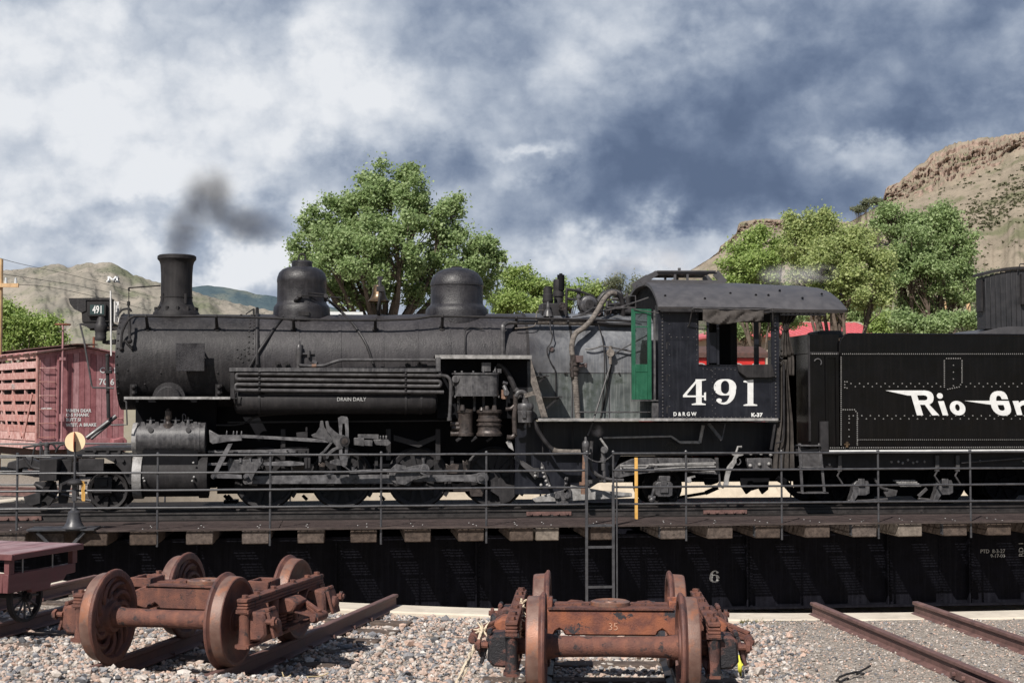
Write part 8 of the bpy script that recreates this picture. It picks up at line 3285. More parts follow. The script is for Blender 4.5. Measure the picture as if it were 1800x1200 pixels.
def build_truck(label, c, h, m_beam, group, m_box='truck_rust'):
 t = thing('freight_truck', label, 'rail truck', (0, 0, 0), group)
 WB, G2 = 0.625, 0.515
 for sy in (-1, 1):
  for sx in (-1, 1):
   car_wheel(sx, t, sx * G2 + 0 * sy, sy * WB)
  mb = MB()
  n = 24
  prof_ = [(0.052, -0.66), (0.052, -0.56), (0.085, -0.54), (0.085, -0.42), (0.072, -0.36), (0.066, 0.0), (0.072, 0.36), (0.085, 0.42), (0.085, 0.54), (0.052, 0.56), (0.052, 0.66)]
  mb.lathe(prof_, (0, sy * WB, 0.33), 'X', n)
  mb.build('axle', 'truck_rust', t)
 # bolster
 mb = MB()
 sec = [(-0.62, 0.36), (-0.54, 0.345), (-0.45, 0.325), (-0.40, 0.325), (-0.385, 0.355), (-0.36, 0.37), (-0.335, 0.355), (-0.32, 0.325), (0.32, 0.325), (0.335, 0.355), (0.36, 0.37), (0.385, 0.355), (0.40, 0.325), (0.45, 0.325), (0.54, 0.345), (0.62, 0.36), (0.62, 0.43), (0.45, 0.505), (-0.45, 0.505), (-0.62, 0.43)]
 mb.prism(sec, -0.15, 0.15)
 b = mb.build('bolster', m_beam, t, bevel=0.012)
 mb = MB()
 mb.box(-0.44, 0.44, -0.165, 0.165, 0.506, 0.520)
 for sx in (-1, 1):
  mb.prism([(sx * 0.15, 0.5205), (sx * 0.42, 0.5205), (sx * 0.42, 0.526), (sx * 0.15, 0.538)], -0.03, 0.03)
  mb.prism([(sx * 0.18, 0.5202), (sx * 0.32, 0.5202), (sx * 0.28, 0.538), (sx * 0.20, 0.532)], 0.08, 0.13)
 mb.build('bolster_cap', 'truck_rust', b)
 mb = MB()
 mb.lathe([(0.14, 0.521), (0.14, 0.545), (0.125, 0.551), (0.11, 0.541), (0.045, 0.537), (0.04, 0.550), (0.02, 0.552), (0.02, 0.53)], (0, 0, 0), 'Z', 28)
 mb.build('center_plate', 'tread_rust', t)
 # side bearing cups: open boxes on the bolster ends
 for sx in (-1, 1):
  mb = MB()
  x0 = sx * 0.50
  for (a, bb, c_, d) in ((-0.09, 0.09, -0.13, -0.105), (-0.09, 0.09, 0.105, 0.13), (-0.09, -0.065, -0.105, 0.105), (0.065, 0.09, -0.105, 0.105)):
   mb.box(x0 + a, x0 + bb, c_, d, 0.49, 0.565)
  mb.box(x0 - 0.06, x0 + 0.06, -0.1, 0.1, 0.505, 0.53)
  mb.build('spring_cup', m_beam, t, bevel=0.006)
 # arch bar side frames
 for sx in (-1, 1):
  x0 = sx * 0.665
  f = thing('side_frame_root', None, None) if False else None
  mb = MB()
  w = 0.05
  for k, (zz, th, ln) in enumerate(((0.506, 0.030, 0.80), (0.477, 0.024, 0.79), (0.453, 0.020, 0.80))):
   mb.box(x0 - w * 0.84, x0 + w * 0.84, -ln, ln, zz - th / 2, zz + th / 2)
  fr = mb.build('side_frame', 'truck_rust', t, bevel=0.006)
  mb = MB()
  pts = [(-0.80, 0.432), (-0.45, 0.432), (-0.22, 0.22), (0.22, 0.22), (0.45, 0.432), (0.80, 0.432)]
  for i in range(5):
   mb.beam((x0, pts[i][0], pts[i][1]), (x0, pts[i + 1][0], pts[i + 1][1]), 0.078, 0.022, (0, 0, 1))
  mb.beam((x0, -0.80, 0.165), (x0, 0.80, 0.165), 0.076, 0.020)
  mb.build('inverted_bar', 'truck_rust', fr)
  mb = MB()
  for yy in (-0.74, -0.52, 0.52, 0.74, -0.2, 0.2):
   mb.hexbolt((x0, yy, 0.521), 0.026, 0.022, (0, 0, 1))
  mb.each('frame_bolt', 'truck_rust', fr)
  for yy in (-0.20, 0.20):
   mb = MB()
   mb.cyl((x0, yy, 0.235), (x0, yy, 0.44), 0.042, seg=12)
   mb.build('column', 'truck_rust', fr)
  mb = MB()
  for yy in (-0.07, 0.07):
   n = 40
   mb.tube([(x0 + 0.045 * math.cos(i * 0.9), yy + 0.045 * math.sin(i * 0.9), 0.20 + 0.15 * i / n) for i in range(n + 1)], 0.013, 5)
  mb.each('coil_spring', 'truck_rust', fr)
  # end posts and journal boxes
  for sy in (-1, 1):
   yy = sy * 0.745
   mb = MB()
   mb.lathe([(0.048, 0.185), (0.044, 0.21), (0.040, 0.30), (0.043, 0.40), (0.048, 0.43)], (x0, yy, 0), 'Z', 14)
   mb.box(x0 - 0.05, x0 + 0.05, yy - 0.05, yy + 0.05, 0.412, 0.440)
   mb.box(x0 - 0.054, x0 + 0.054, yy - 0.052, yy + 0.052, 0.160, 0.186)
   mb.build('pedestal_post', m_box, fr)
   mb = MB()
   yb = sy * 0.625
   bx0, bx1 = x0 - sx * 0.03, x0 + sx * 0.165
   lo, hi = min(bx0, bx1), max(bx0, bx1)
   mb.prism([(lo, 0.235), (lo + 0.03, 0.20), (hi - 0.04, 0.21), (hi, 0.255), (hi - 0.01, 0.385), (hi - 0.03, 0.42), (lo, 0.425)] if sx > 0 else
     [(lo, 0.255), (lo + 0.04, 0.21), (hi - 0.03, 0.20), (hi, 0.235), (hi, 0.425), (lo + 0.03, 0.42), (lo + 0.01, 0.385)], yb - 0.115, yb + 0.115)
   jb = mb.build('journal_box', m_box, t, bevel=0.016)
   mb = MB()
   xl = x0 + sx * 0.167
   M = Matrix.Translation((xl, yb, 0.375)) @ Matrix.Rotation(sx * R(-16), 4, 'Y')
   mb.box(-0.010, 0.016, -0.080, 0.080, -0.155, 0.04, M)
   mb.lathe([(0.06, 0.0), (0.055, sx * 0.032), (0.03, sx * 0.044), (0.001, sx * 0.046)], M @ Vector((0, 0, -0.07)), 'X', 14)
   mb.cyl(M @ Vector((0, -0.07, 0.055)), M @ Vector((0, 0.07, 0.055)), 0.018, seg=8)
   lid = mb.build('journal_lid', m_box, jb, bevel=0.005)
   mb = MB()
   a = Vector((x0 + sx * 0.16, yb + sy * 0.10, 0.35))
   mb.cyl(a, a + Vector((sx * 0.09, 0, 0)), 0.020, seg=8)
   mb.cyl(a + Vector((sx * 0.05, 0, 0)), a + Vector((sx * 0.075, 0, 0)), 0.040, seg=6, smooth=False)
   mb.build('lid_bolt', 'truck_rust', jb)
  # bolster end casting over the side frame
  mb = MB()
  mb.prism([(x0 - sx * 0.04, 0.30), (x0 + sx * 0.12, 0.33), (x0 + sx * 0.165, 0.40), (x0 + sx * 0.10, 0.435), (x0 - sx * 0.04, 0.438)], -0.125, 0.125)
  mb.build('bolster_end', m_beam, t, bevel=0.014)
 # spring plank and brake rigging
 mb = MB()
 mb.box(-0.76, 0.76, -0.13, 0.13, 0.195, 0.215)
 mb.build('spring_plank', 'truck_rust', t, bevel=0.004)
 for sx in (-1, 1):
  mb = MB()
  for (za, zb_) in ((0.40, 0.30), (0.36, 0.27), (0.42, 0.33)):
   mb.beam((sx * 0.70, 0.20, za), (sx * 0.98, -0.02, zb_), 0.035, 0.022)
  for dy_ in (0.14, -0.06):
   mb.beam((sx * 0.72, dy_, 0.35), (sx * 0.98, -0.03, 0.285), 0.09, 0.014)
  mb.cyl((sx * 0.97, -0.13, 0.29), (sx * 0.97, 0.10, 0.29), 0.036, seg=12)
  mb.hexbolt((sx * 0.97, -0.13, 0.29), 0.026, 0.03, (0, -1, 0))
  mb.build('brake_hanger', 'truck_rust', t, bevel=0.003)
 t.location = c
 t.rotation_euler = (0, 0, -h)
 return t


build_truck('rusty brown truck with spoked dished wheels standing near the maroon cart', T1_C, T1_H, 'truck_rust', 'rusty freight car trucks in the gravel')
build_truck('rusty truck seen end-on with orange beam, draped rope and yellow flag beside it', T2_C, T2_H, 'beam_rust', 'rusty freight car trucks in the gravel', 'greasy_rust')


def truck2_marks():
 t = [o for o in COL.objects if o.name.startswith('freight_truck')][1]
 bol = [c for c in t.children if c.name.startswith('bolster')][0]
 q = Vector((-0.02, -0.152, 0.365))
 lettering('chalk_number', '35', 0.075, q, 'faint_chalk', bol, weight=-0.001)


m_ = mat('faint_chalk', (0.55, 0.35, 0.26), (0.36, 0.15, 0.08), 0.8, scale=50)
truck2_marks()


def rope_things():
 t = thing('rope', 'frayed pale rope hanging over the truck frame down to the gravel', 'rope', tuple(G(890, 1150, -0.16)))
 yv = 9.75

 def tw(name, pts, r, jit, n=5):
  mb = MB()
  q = smooth_path([P(a, b, d) for a, b, d in pts], n)
  q = [p + Vector((RS.normal(0, jit), RS.normal(0, jit), RS.normal(0, jit))) for p in q]
  mb.tube(q, [r * RS.uniform(0.8, 1.25) for _ in q], 6)
  return mb.build(name, 'rope', t)
 tw('strand', [(918, 1058, 10.3), (916, 1075, 10.1), (913, 1092, 9.9), (912, 1110, 9.7), (914, 1130, 9.6), (912, 1150, 9.55), (906, 1172, 9.5), (902, 1200, 9.45)], 0.008, 0.003)
 for k in range(9):
  a = P(917 - k * 0.7, 1060 + k * 7.5, 10.2 - k * 0.06)
  mb = MB()
  for j in range(5):
   e = a + Vector((RS.normal(0, 0.022), RS.normal(0, 0.02), RS.normal(0, 0.018)))
   mb.tube([a, a.lerp(e, 0.5) + Vector((0, 0, 0.008)), e], [0.009, 0.007, 0.003], 5)
  mb.ball(a, 0.016, 6, 5)
  mb.build('frayed_tuft', 'rope', t)
 tw('strand', [(848, 1105, 9.7), (842, 1122, 9.6), (832, 1140, 9.5), (822, 1160, 9.3), (812, 1180, 9.2), (800, 1204, 9.05)], 0.009, 0.004)
 tw('strand', [(850, 1112, 9.7), (840, 1130, 9.6), (828, 1152, 9.4), (820, 1175, 9.25), (806, 1204, 9.1)], 0.008, 0.004)
 mb = MB()
 a = P(848, 1112, 9.7)
 for j in range(14):
  e = a + Vector((RS.normal(0, 0.04), RS.normal(0, 0.03), RS.normal(0.01, 0.04)))
  mb.tube([a, a.lerp(e, 0.5) + Vector((0.004, 0, 0.01)), e], [0.010, 0.008, 0.003], 5)
 mb.build('frayed_tuft', 'rope', t)


rope_things()


def marker_flag():
 a = G(1316, 1232, -0.15)
 b = P(1304, 1163, a.y)
 t = thing('marker_flag', 'small yellow survey flag on a wire stuck in the gravel', 'flag', tuple(a))
 mb = MB()
 mb.cyl(a - Vector((0, 0, 0.05)), P(1306, 1158, a.y), 0.0025, seg=6)
 mb.build('wire', 'bright_iron', t)
 mb = MB()
 pts = [(1297, 1150), (1301, 1151), (1305, 1161), (1309, 1166), (1305, 1170), (1303, 1188), (1301, 1187), (1297, 1176)]
 q = [P(x, y, a.y - 0.01 + 0.012 * math.sin(i * 1.3)) for i, (x, y) in enumerate(pts)]
 c = sum(q, Vector()) / len(q) + Vector((0, -0.02, 0))
 mb.add(q + [c], [(i, (i + 1) % len(q), len(q)) for i in range(len(q))], True)
 f = mb.build('flag_cloth', 'flag_yellow', t)
 f.modifiers.new('thick', 'SOLIDIFY').thickness = 0.001


marker_flag()


def weeds():
 spots = [('dry weed stalks with pale seed heads beside the wheel', 'dry_weed', [(405, 1172, 432, 1168), (400, 1171, 470, 1192), (432, 1185, 418, 1166), (455, 1186, 500, 1192), (395, 1176, 385, 1170)]),
   ('bleached bare stick lying on gravel near the rail', 'dry_stick', [(512, 1193, 578, 1180), (545, 1188, 530, 1192)]),
   ('thin dark twig lying in the gravel by the empty track', 'dark_twig', [(1468, 1190, 1530, 1172), (1490, 1188, 1476, 1194), (1505, 1180, 1520, 1182)])]
 for lab, name, segs in spots:
  a = G(segs[0][0], segs[0][1], -0.12)
  t = thing(name, lab, 'stick' if 'stick' in name or 'twig' in name else 'weed', tuple(a))
  for (x0, y0, x1, y1) in segs:
   mb = MB()
   p, q = G(x0, y0, -0.10), G(x1, y1, -0.10)
   p.z = gz(p.x, p.y) + 0.03
   q.z = gz(q.x, q.y) + 0.05
   pts = [p.lerp(q, k / 6) + Vector((RS.normal(0, 0.006), RS.normal(0, 0.006), 0.012 * math.sin(k))) for k in range(7)]
   mb.tube(pts, 0.009 if 'twig' in name else 0.006, 5)
   mb.build('stalk', 'sooty_black' if 'twig' in name else 'straw', t)
   if name == 'dry_weed':
    hb = MB()
    for j in range(12):
     e = q + Vector((RS.normal(0, 0.025), RS.normal(0, 0.02), abs(RS.normal(0, 0.025))))
     hb.tube([q, e], [0.006, 0.003], 4)
     hb.ball(e, 0.006, 5, 4)
    hb.build('seed_head', 'straw', t)
 # green weeds at the pit kerb
 for lab, (xa, xb), py in (('low weeds growing along the kerb beyond the truck with the flag', (1300, 1345), 1096), ('clump of weeds by the kerb at the foot of the open rail', (1352, 1412), 1099)):
  c = G((xa + xb) / 2, py, -0.15)
  t = thing('kerb_weed', lab, 'weed', tuple(c), 'weeds along the pit kerb')
  V, Fc = [], []
  for k in range(260):
   p = G(RS.uniform(xa, xb), py + RS.normal(0, 2.0), -0.15)
   ln = RS.uniform(0.02, 0.055)
   d = Vector((RS.normal(0, 0.6), RS.normal(0, 0.6), 1)).normalized() * ln
   w = Vector((RS.normal(), RS.normal(), 0)).normalized() * 0.006
   o = len(V)
   V += [p - w, p + w, p + d]
   Fc.append((o, o + 1, o + 2))
  mb = MB()
  mb.add(V, Fc)
  mb.build('foliage', mat('weed_green', (0.16, 0.15, 0.05), (0.10, 0.09, 0.035), 0.8, scale=30), t)


weeds()


def platform_cart():
 """maroon flat cart with black spoked wheels, its corner showing at the left edge"""
 # corner points of the deck top read off the photograph at a height of 0.42
 zt = 0.65
 c_front, c_right = G(20, 973, zt), G(143, 954, zt)
 ux = (c_right - c_front).normalized()
 ux.z = 0
 uy = Vector((-ux.y, ux.x, 0))
 ln = (c_right - c_front).length
 base = c_front
 W = 1.5
 ang = math.atan2(ux.y, ux.x)
 t = thing('platform_cart', 'maroon wooden platform cart with black spoked wheels standing on rails', 'cart', (0, 0, 0))
 # local frame: x along the right-hand side edge (away), y to the left; deck spans y 0..W
 n = 8
 for k in range(n):
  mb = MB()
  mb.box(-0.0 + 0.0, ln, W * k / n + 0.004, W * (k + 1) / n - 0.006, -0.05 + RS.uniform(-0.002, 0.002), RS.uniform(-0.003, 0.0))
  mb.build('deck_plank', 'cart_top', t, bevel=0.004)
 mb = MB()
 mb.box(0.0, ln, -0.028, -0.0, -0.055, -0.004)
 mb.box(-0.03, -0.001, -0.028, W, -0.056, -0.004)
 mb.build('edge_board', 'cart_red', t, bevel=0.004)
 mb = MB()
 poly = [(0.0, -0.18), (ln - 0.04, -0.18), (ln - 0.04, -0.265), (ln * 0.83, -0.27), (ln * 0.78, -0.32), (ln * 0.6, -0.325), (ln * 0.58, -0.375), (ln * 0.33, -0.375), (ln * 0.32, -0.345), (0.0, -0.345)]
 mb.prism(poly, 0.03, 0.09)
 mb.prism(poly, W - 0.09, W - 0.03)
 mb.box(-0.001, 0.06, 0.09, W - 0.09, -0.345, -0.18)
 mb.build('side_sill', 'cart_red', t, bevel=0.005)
 mb = MB()
 for x in (0.05, ln - 0.05):
  for yy in (0.03, W - 0.08):
   mb.box(x - 0.04, x + 0.03, yy, yy + 0.05, -0.18, -0.056)
 mb.each('corner_post', 'cart_red', t)
 mb = MB()
 for x in (ln * 0.62, ln * 0.2):
  mb.cyl((x, 0.035, -0.055), (x, 0.035, -0.19), 0.006, seg=6)
 mb.cyl((0.02, 0.35, -0.055), (0.02, 0.35, -0.19), 0.006, seg=6)
 mb.each('tie_bolt', 'bright_iron', t)
 rw = 0.225
 for x in (ln * 0.40, ln * 0.40 - 1.1):
  for yy in (0.16, W - 0.16):
   mb = MB()
   zc = -zt + rw
   mb.lathe([(rw - 0.028, -0.025), (rw, -0.025), (rw, 0.025), (rw - 0.028, 0.025), (rw - 0.028, -0.025)], (x, yy, zc), 'Y', 32)
   mb.lathe([(0.001, -0.04), (0.045, -0.04), (0.05, 0.0), (0.045, 0.04), (0.001, 0.04)], (x, yy, zc), 'Y', 16)
   w = mb.build('wheel', 'sooty_black', t)
   for k in range(12):
    a = 2 * math.pi * k / 12
    sp = MB()
    sp.cyl((x + 0.04 * math.cos(a), yy, zc + 0.04 * math.sin(a)), (x + (rw - 0.03) * math.cos(a), yy, zc + (rw - 0.03) * math.sin(a)), 0.011, seg=6)
    sp.build('spoke', 'rail_pipe', w)
  mb = MB()
  mb.cyl((x, 0.1, -zt + rw), (x, W - 0.1, -zt + rw), 0.025, seg=10)
  mb.build('axle', 'sooty_black', t)
 # the corner board in front
 t.location = (base.x, base.y, zt)
 t.rotation_euler = (0, 0, ang)
 return t


cart = platform_cart()
# ------------------------------------------------------------------ things beyond the turntable
def stock_car():
 Yb = 40.0
 o = P(65, 776, Yb)
 e1 = Vector((0.88, 0.475, 0)).normalized()
 e2 = Vector((-e1.y, e1.x, 0))
 k = (o - Vector((0, 0, CAMZ))).dot(_F) / FPX
 H = (776 - 622) * k
 W = 2.42
 Ln = 9.0
 t = thing('stock_car', 'weathered red slat-sided stock car with a boarded lettered end standing behind the locomotive front', 'wagon', (0, 0, 0))
 # local axes: x along the end, y along the side (away), z up from the sill
 n = 15
 for i in range(n):
  mb = MB()
  x0, x1 = W * i / n + 0.006, W * (i + 1) / n - 0.006
  pk = 0.20 * (1 - abs((i + 0.5) / n * 2 - 1))
  mb.box(x0, x1, 0.0, 0.035, RS.uniform(0, 0.02), H + pk - 0.05)
  mb.build('end_board', 'wagon_red', t)
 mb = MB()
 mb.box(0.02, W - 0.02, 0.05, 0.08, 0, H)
 mb.box(W - 0.10, W - 0.06, 0.09, Ln, 0.03, H)  # upright dark sheets added as the shaded interior behind the slats
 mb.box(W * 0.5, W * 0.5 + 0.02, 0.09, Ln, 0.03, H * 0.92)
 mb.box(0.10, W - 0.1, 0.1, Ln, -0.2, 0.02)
 mb.build('floor_and_shade_sheets', 'shadow_inside', t)
 # end fascia under the roof
 mb = MB()
 mb.prism([(-0.02, H - 0.12), (W / 2, H + 0.08), (W / 2, H + 0.20), (-0.02, H + 0.0)], -0.03, -0.001)
 mb.prism([(W / 2 + 0.001, H + 0.08), (W + 0.02, H - 0.12), (W + 0.02, H), (W / 2 + 0.001, H + 0.20)], -0.03, -0.001)
 mb.box(-0.02, W + 0.02, -0.05, -0.001, -0.22, 0.08)
 mb.build('end_beam', 'wagon_red', t)
 # roof boards
 for s in (0, 1):
  for i in range(int(Ln / 0.25)):
   y0 = -0.18 + i * 0.25
   mb = MB()
   a = (-0.12, H + 0.0) if s == 0 else (W + 0.12, H + 0.0)
   b = (W / 2, H + 0.225)
   j = RS.uniform(-0.04, 0.05)
   p = [(a[0] + (j if s == 0 else -j), a[1]), b, (b[0], b[1] + 0.03), (a[0] + (j if s == 0 else -j), a[1] + 0.035)]
   mb.prism(p, y0 + 0.006, y0 + 0.244)
   mb.build('roof_board', 'wagon_dark' if RS.rand() < 0.5 else 'wagon_red', t)
 mb = MB()
 for i in range(3):
  mb.box(W / 2 - 0.3 + i * 0.21, W / 2 - 0.11 + i * 0.21, -0.35, Ln, H + 0.27, H + 0.30)
 mb.each('running_plank', 'wagon_dark', t)
 # slats along the side, posts and braces behind them
 zs = [0.02, 0.26, 0.56, 0.86, 1.16, 1.50, 1.80, 2.10, 2.38]
 zs = [z * H / 2.5 for z in zs]
 for i, z in enumerate(zs):
  mb = MB()
  hh = 0.19 if i else 0.22
  mb.box(-0.03, -0.001, 0.06, Ln, z, z + hh)
  o_ = mb.build('side_slat', 'wagon_pink', t, bevel=0.006)
  if i == 5:
   lettering('slat_number', '7051', 0.20, (0.0, 0, 0), 'dull_white', t)
   tn = t.children[-1]
   tn.location = (-0.035, 2.4, z + 0.02)
   tn.rotation_euler = (0, 0, R(-90))
 for yy in (0.04, 1.2, 2.4, 3.5, 4.7, 6.0, 7.5, 8.9):
  mb = MB()
  mb.box(0.0, 0.07, yy - 0.05, yy + 0.05, 0, H)
  mb.build('side_post', 'wagon_pink', t)
 for (a, b) in ((0.35, 1.12), (2.3, 1.28), (3.5, 2.5), (3.6, 4.6), (6.0, 4.8)):
  mb = MB()
  mb.beam((-0.04, a, H * 0.55), (-0.04, b, 0.1), 0.03, 0.10, (0, 1, 0))
  mb.build('side_brace', 'wagon_pink', t)
 mb = MB()
 mb.box(-0.04, 0.0, -0.03, 0.06, 0, H - 0.02)
 mb.box(-0.05, 0.01, 0.0, Ln, -0.20, -0.005)
 mb.each('corner_post', 'wagon_pink', t)
 # ladder on the end
 lad = MB()
 for i in range(6):
  z = 0.12 + i * (H - 0.5) / 5
  r_ = MB()
  r_.tube([(0.05, -0.01, z), (0.05, -0.09, z), (0.45, -0.09, z), (0.45, -0.01, z)], 0.013, 6)
  r_.build('grab_iron', 'wagon_pink', t)
 mb = MB()
 mb.box(0.50, 0.555, -0.07, -0.03, 0.0, H + 0.02)
 mb.build('end_upright', 'wagon_red', t)
 mb = MB()
 mb.cyl((0.62, -0.14, -0.15), (0.62, -0.14, H + 0.83), 0.026, seg=8)
 mb.box(0.55, 0.70, -0.16, -0.03, H - 0.16, H - 0.08)
 mb.box(0.58, 0.68, -0.16, -0.03, 0.55, 0.75)
 bs = mb.build('brake_staff', 'wagon_red', t)
 mb = MB()
 n = 20
 mb.tube([(0.62 + 0.20 * math.cos(2 * math.pi * i / n), -0.14 + 0.20 * math.sin(2 * math.pi * i / n), H + 0.82) for i in range(n + 1)], 0.020, 6, caps=False)
 for i in range(3):
  a = R(i * 60)
  mb.beam((0.62 + 0.2 * math.cos(a), -0.14 + 0.2 * math.sin(a), H + 0.82), (0.62 - 0.2 * math.cos(a), -0.14 - 0.2 * math.sin(a), H + 0.82), 0.02, 0.02)
 mb.build('brake_wheel', 'pole_red', bs)
 mb = MB()
 mb.tube([(1.94, -0.01, 0.62), (1.94, -0.09, 0.62), (2.34, -0.09, 0.62), (2.34, -0.01, 0.62)], 0.013, 6)
 mb.build('grab_iron', 'wagon_pink', t)
 mb = MB()
 mb.box(2.0, 2.3, -0.3, -0.05, -0.2, 0.05)
 mb.prism([(2.0, -0.30), (2.4, -0.30), (2.42, 0.02), (2.3, 0.10), (2.05, 0.04)], -0.28, -0.10)
 mb.build('end_block', 'wagon_red', t, bevel=0.02)
 # lettering of the end
 for s, x, z, sz in (('C E R', 1.70, H * 0.795, 0.22), ('70 6', 1.68, H * 0.655, 0.24), ('WHEN DEAR', 0.78, H * 0.335, 0.125), ('O-S RHANK', 0.78, H * 0.285, 0.125), ('BUTT SI', 0.78, H * 0.23, 0.125), ('WEST. A BRAKE', 0.78, H * 0.17, 0.125), ('CAPY 50000', 0.10, H * 0.37, 0.055)):
  lettering('car_lettering', s, sz, (x, -0.008, z), 'white_paint', t, weight=0.004, track=1.05, stretch=0.92 if sz < 0.2 else 1.0)
 mb = MB()
 for yy in (1.2, 2.4, 6.4, 7.6):
  for xx in (0.6, W - 0.6):
   mb.cyl((xx - 0.07, yy, -0.55), (xx + 0.07, yy, -0.55), 0.38, seg=20)
 mb.box(0.3, W - 0.3, 0.2, Ln - 0.2, -0.45, -0.2)
 mb.each('car_wheel', 'wagon_dark', t)
 t.location = o
 t.rotation_euler = (0, 0, math.atan2(e1.y, e1.x))
 return o, e1, e2


SCAR = stock_car()


def far_tracks():
 c = Vector((-8.6, 34.6, 0))
 h = math.atan2(PCX - c.x, YC - c.y)
 yard_track('weathered track curving away beyond the pit behind the locomotive front', c, h, -14, 3, 1.0, [-4, -3.4, -2.8, -2.2, -1.6, -1.0, -0.4, 0.2], 'rail_rust', None)


far_tracks()


def houses():
 # red roofed building behind the tender
 Y = 76
 t = thing('red_roof_building', 'low building under a red hipped metal roof beyond the tender', 'building', tuple(P(1420, 709, Y) * 1.0))
 a, b = P(1258, 587, Y), P(1556, 587, Y)
 r0, r1 = P(1300, 566, Y + 5), P(1508, 566, Y + 5)
 zE, zR = a.z, r0.z
 xa, xb = a.x, b.x
 mb = MB()
 ya, yb, yr = Y, Y + 10, Y + 5
 rx0, rx1 = r0.x, r1.x
 mb.add([(xa, ya, zE), (xb, ya, zE), (xb, yb, zE), (xa, yb, zE), (rx0, yr, zR), (rx1, yr, zR), (xa, ya, zE - 0.12), (xb, ya, zE - 0.12), (xb, yb, zE - 0.12), (xa, yb, zE - 0.12)],
  [(0, 1, 5, 4), (1, 2, 5), (2, 3, 4, 5), (3, 0, 4), (0, 6, 7, 1), (1, 7, 8, 2), (2, 8, 9, 3), (3, 9, 6, 0), (9, 8, 7, 6)])
 rf = mb.build('roof', 'red_roof', t)
 nseam = 30
 for i in range(nseam + 1):
  x = xa + (xb - xa) * i / nseam
  # rise until ridge or hip
  tt = 1.0
  if x < rx0:
   tt = (x - xa) / (rx0 - xa)
  if x > rx1:
   tt = (xb - x) / (xb - rx1)
  if tt > 0.02:
   s = MB()
   s.beam((x, ya, zE + 0.02), (x, ya + (yr - ya) * tt, zE + (zR - zE) * tt + 0.02), 0.04, 0.05)
   s.build('roof_seam', 'red_roof', rf)
 mb = MB()
 mb.beam((xb, ya, zE + 0.03), (rx1, yr, zR + 0.03), 0.14, 0.06)
 mb.beam((rx0, yr, zR + 0.03), (rx1, yr, zR + 0.03), 0.14, 0.06)
 mb.build('ridge_cap', 'tan_wall', rf)
 mb = MB()
 mb.box(xa + 0.6, xb - 0.6, ya + 0.6, yb - 0.6, -0.2, zE - 0.13)
 mb.build('wall', 'tan_wall', t)
 # house with a pale grey roof, seen through the cab
 Y = 98
 t = thing('grey_roof_house', 'house with a pale grey shingled gable roof seen through the cab window', 'house', tuple(P(1300, 709, Y)))
 a, b = P(1215, 626, Y), P(1362, 626, Y)
 r0, r1 = P(1238, 596, Y + 4), P(1345, 598, Y + 4)
 mb = MB()
 xa, xb, zE, zR = a.x, b.x, a.z, r0.z
 mb.add([(xa, Y, zE), (xb, Y, zE), (xb, Y + 8, zE), (xa, Y + 8, zE), (r0.x, Y + 4, zR), (r1.x, Y + 4, zR)], [(0, 1, 5, 4), (1, 2, 5), (2, 3, 4, 5), (3, 0, 4), (3, 2, 1, 0)])
 mb.build('roof', 'grey_roof', t)
 mb = MB()
 mb.box(xa + 0.5, xb - 0.5, Y + 0.5, Y + 7.5, -0.2, zE - 0.02)
 mb.build('wall', 'tan_wall', t)
 q = P(1312, 628, Y - 2)
 mb = MB()
 mb.prism([(q.x - 1.2, q.z - 0.9), (q.x + 1.2, q.z - 0.9), (q.x + 1.2, q.z), (q.x, q.z + 0.7), (q.x - 1.2, q.z)], Y - 0.8, Y + 3)
 mb.build('dormer', 'grey_roof', t)
 # white shed behind the boiler
 Y = 52
 t = thing('white_shed', 'long low white shed roof showing over the boiler between the domes', 'shed', tuple(P(606, 709, Y)))
 a, b = P(576, 549.5, Y), P(640, 549.5, Y)
 mb = MB()
 z = a.z
 mb.box(a.x + 0.1, b.x - 0.1, Y + 0.1, Y + 4, -0.2, z - 0.3)
 mb.build('wall', 'white_post', t)
 mb = MB()
 mb.add([(a.x, Y, z - 0.3), (b.x, Y, z - 0.3), (b.x, Y + 4.1, z + 0.2), (a.x, Y + 4.1, z + 0.2), (a.x, Y, z - 0.2), (b.x, Y, z - 0.2), (b.x, Y + 4.1, z + 0.3), (a.x, Y + 4.1, z + 0.3)],
  [(3, 2, 1, 0), (4, 5, 6, 7), (0, 1, 5, 4), (1, 2, 6, 5), (2, 3, 7, 6), (3, 0, 4, 7)])
 mb.build('roof', 'white_paint', t)
 # red rail car seen through the cab
 Y = 47
 t = thing('red_railcar', 'bright red railway coach with a dark roof seen through the cab windows', 'rail car', tuple(P(1290, 709, Y)))
 a, b = P(1150, 628, Y), P(1345, 628, Y)
 mb = MB()
 mb.box(a.x, b.x, Y, Y + 2.6, 0.9, a.z)
 mb.build('body', 'red_car', t, bevel=0.02)
 mb = MB()
 zz = a.z
 arch = [(Y - 0.1 + 2.8 * i / 12, zz + 0.16 + 0.28 * math.sin(math.pi * i / 12)) for i in range(13)]
 M = Matrix.Translation((a.x - 0.1, 0, 0)) @ Matrix.Rotation(R(90), 4, 'Z')
 mb.prism([(p, q) for p, q in arch] + [(Y + 2.7, zz + 0.001), (Y - 0.1, zz + 0.001)], -(b.x - a.x + 0.2), 0, M)
 mb.build('roof', 'wagon_dark', t)
 mb = MB()
 for i in range(6):
  x = a.x + (b.x - a.x) * (i + 0.5) / 6
  mb.tube([(x + 0.18 * math.cos(R(q)), Y - 0.012, zz - 0.32 + 0.12 * math.sin(R(q))) for q in range(20, 331, 25)], 0.018, 5)
 mb.build('scroll_lettering', 'dull_white', t)
 mb = MB()
 mb.box(a.x + 0.3, b.x - 0.3, Y + 0.5, Y + 2.1, 0.5, 0.9)
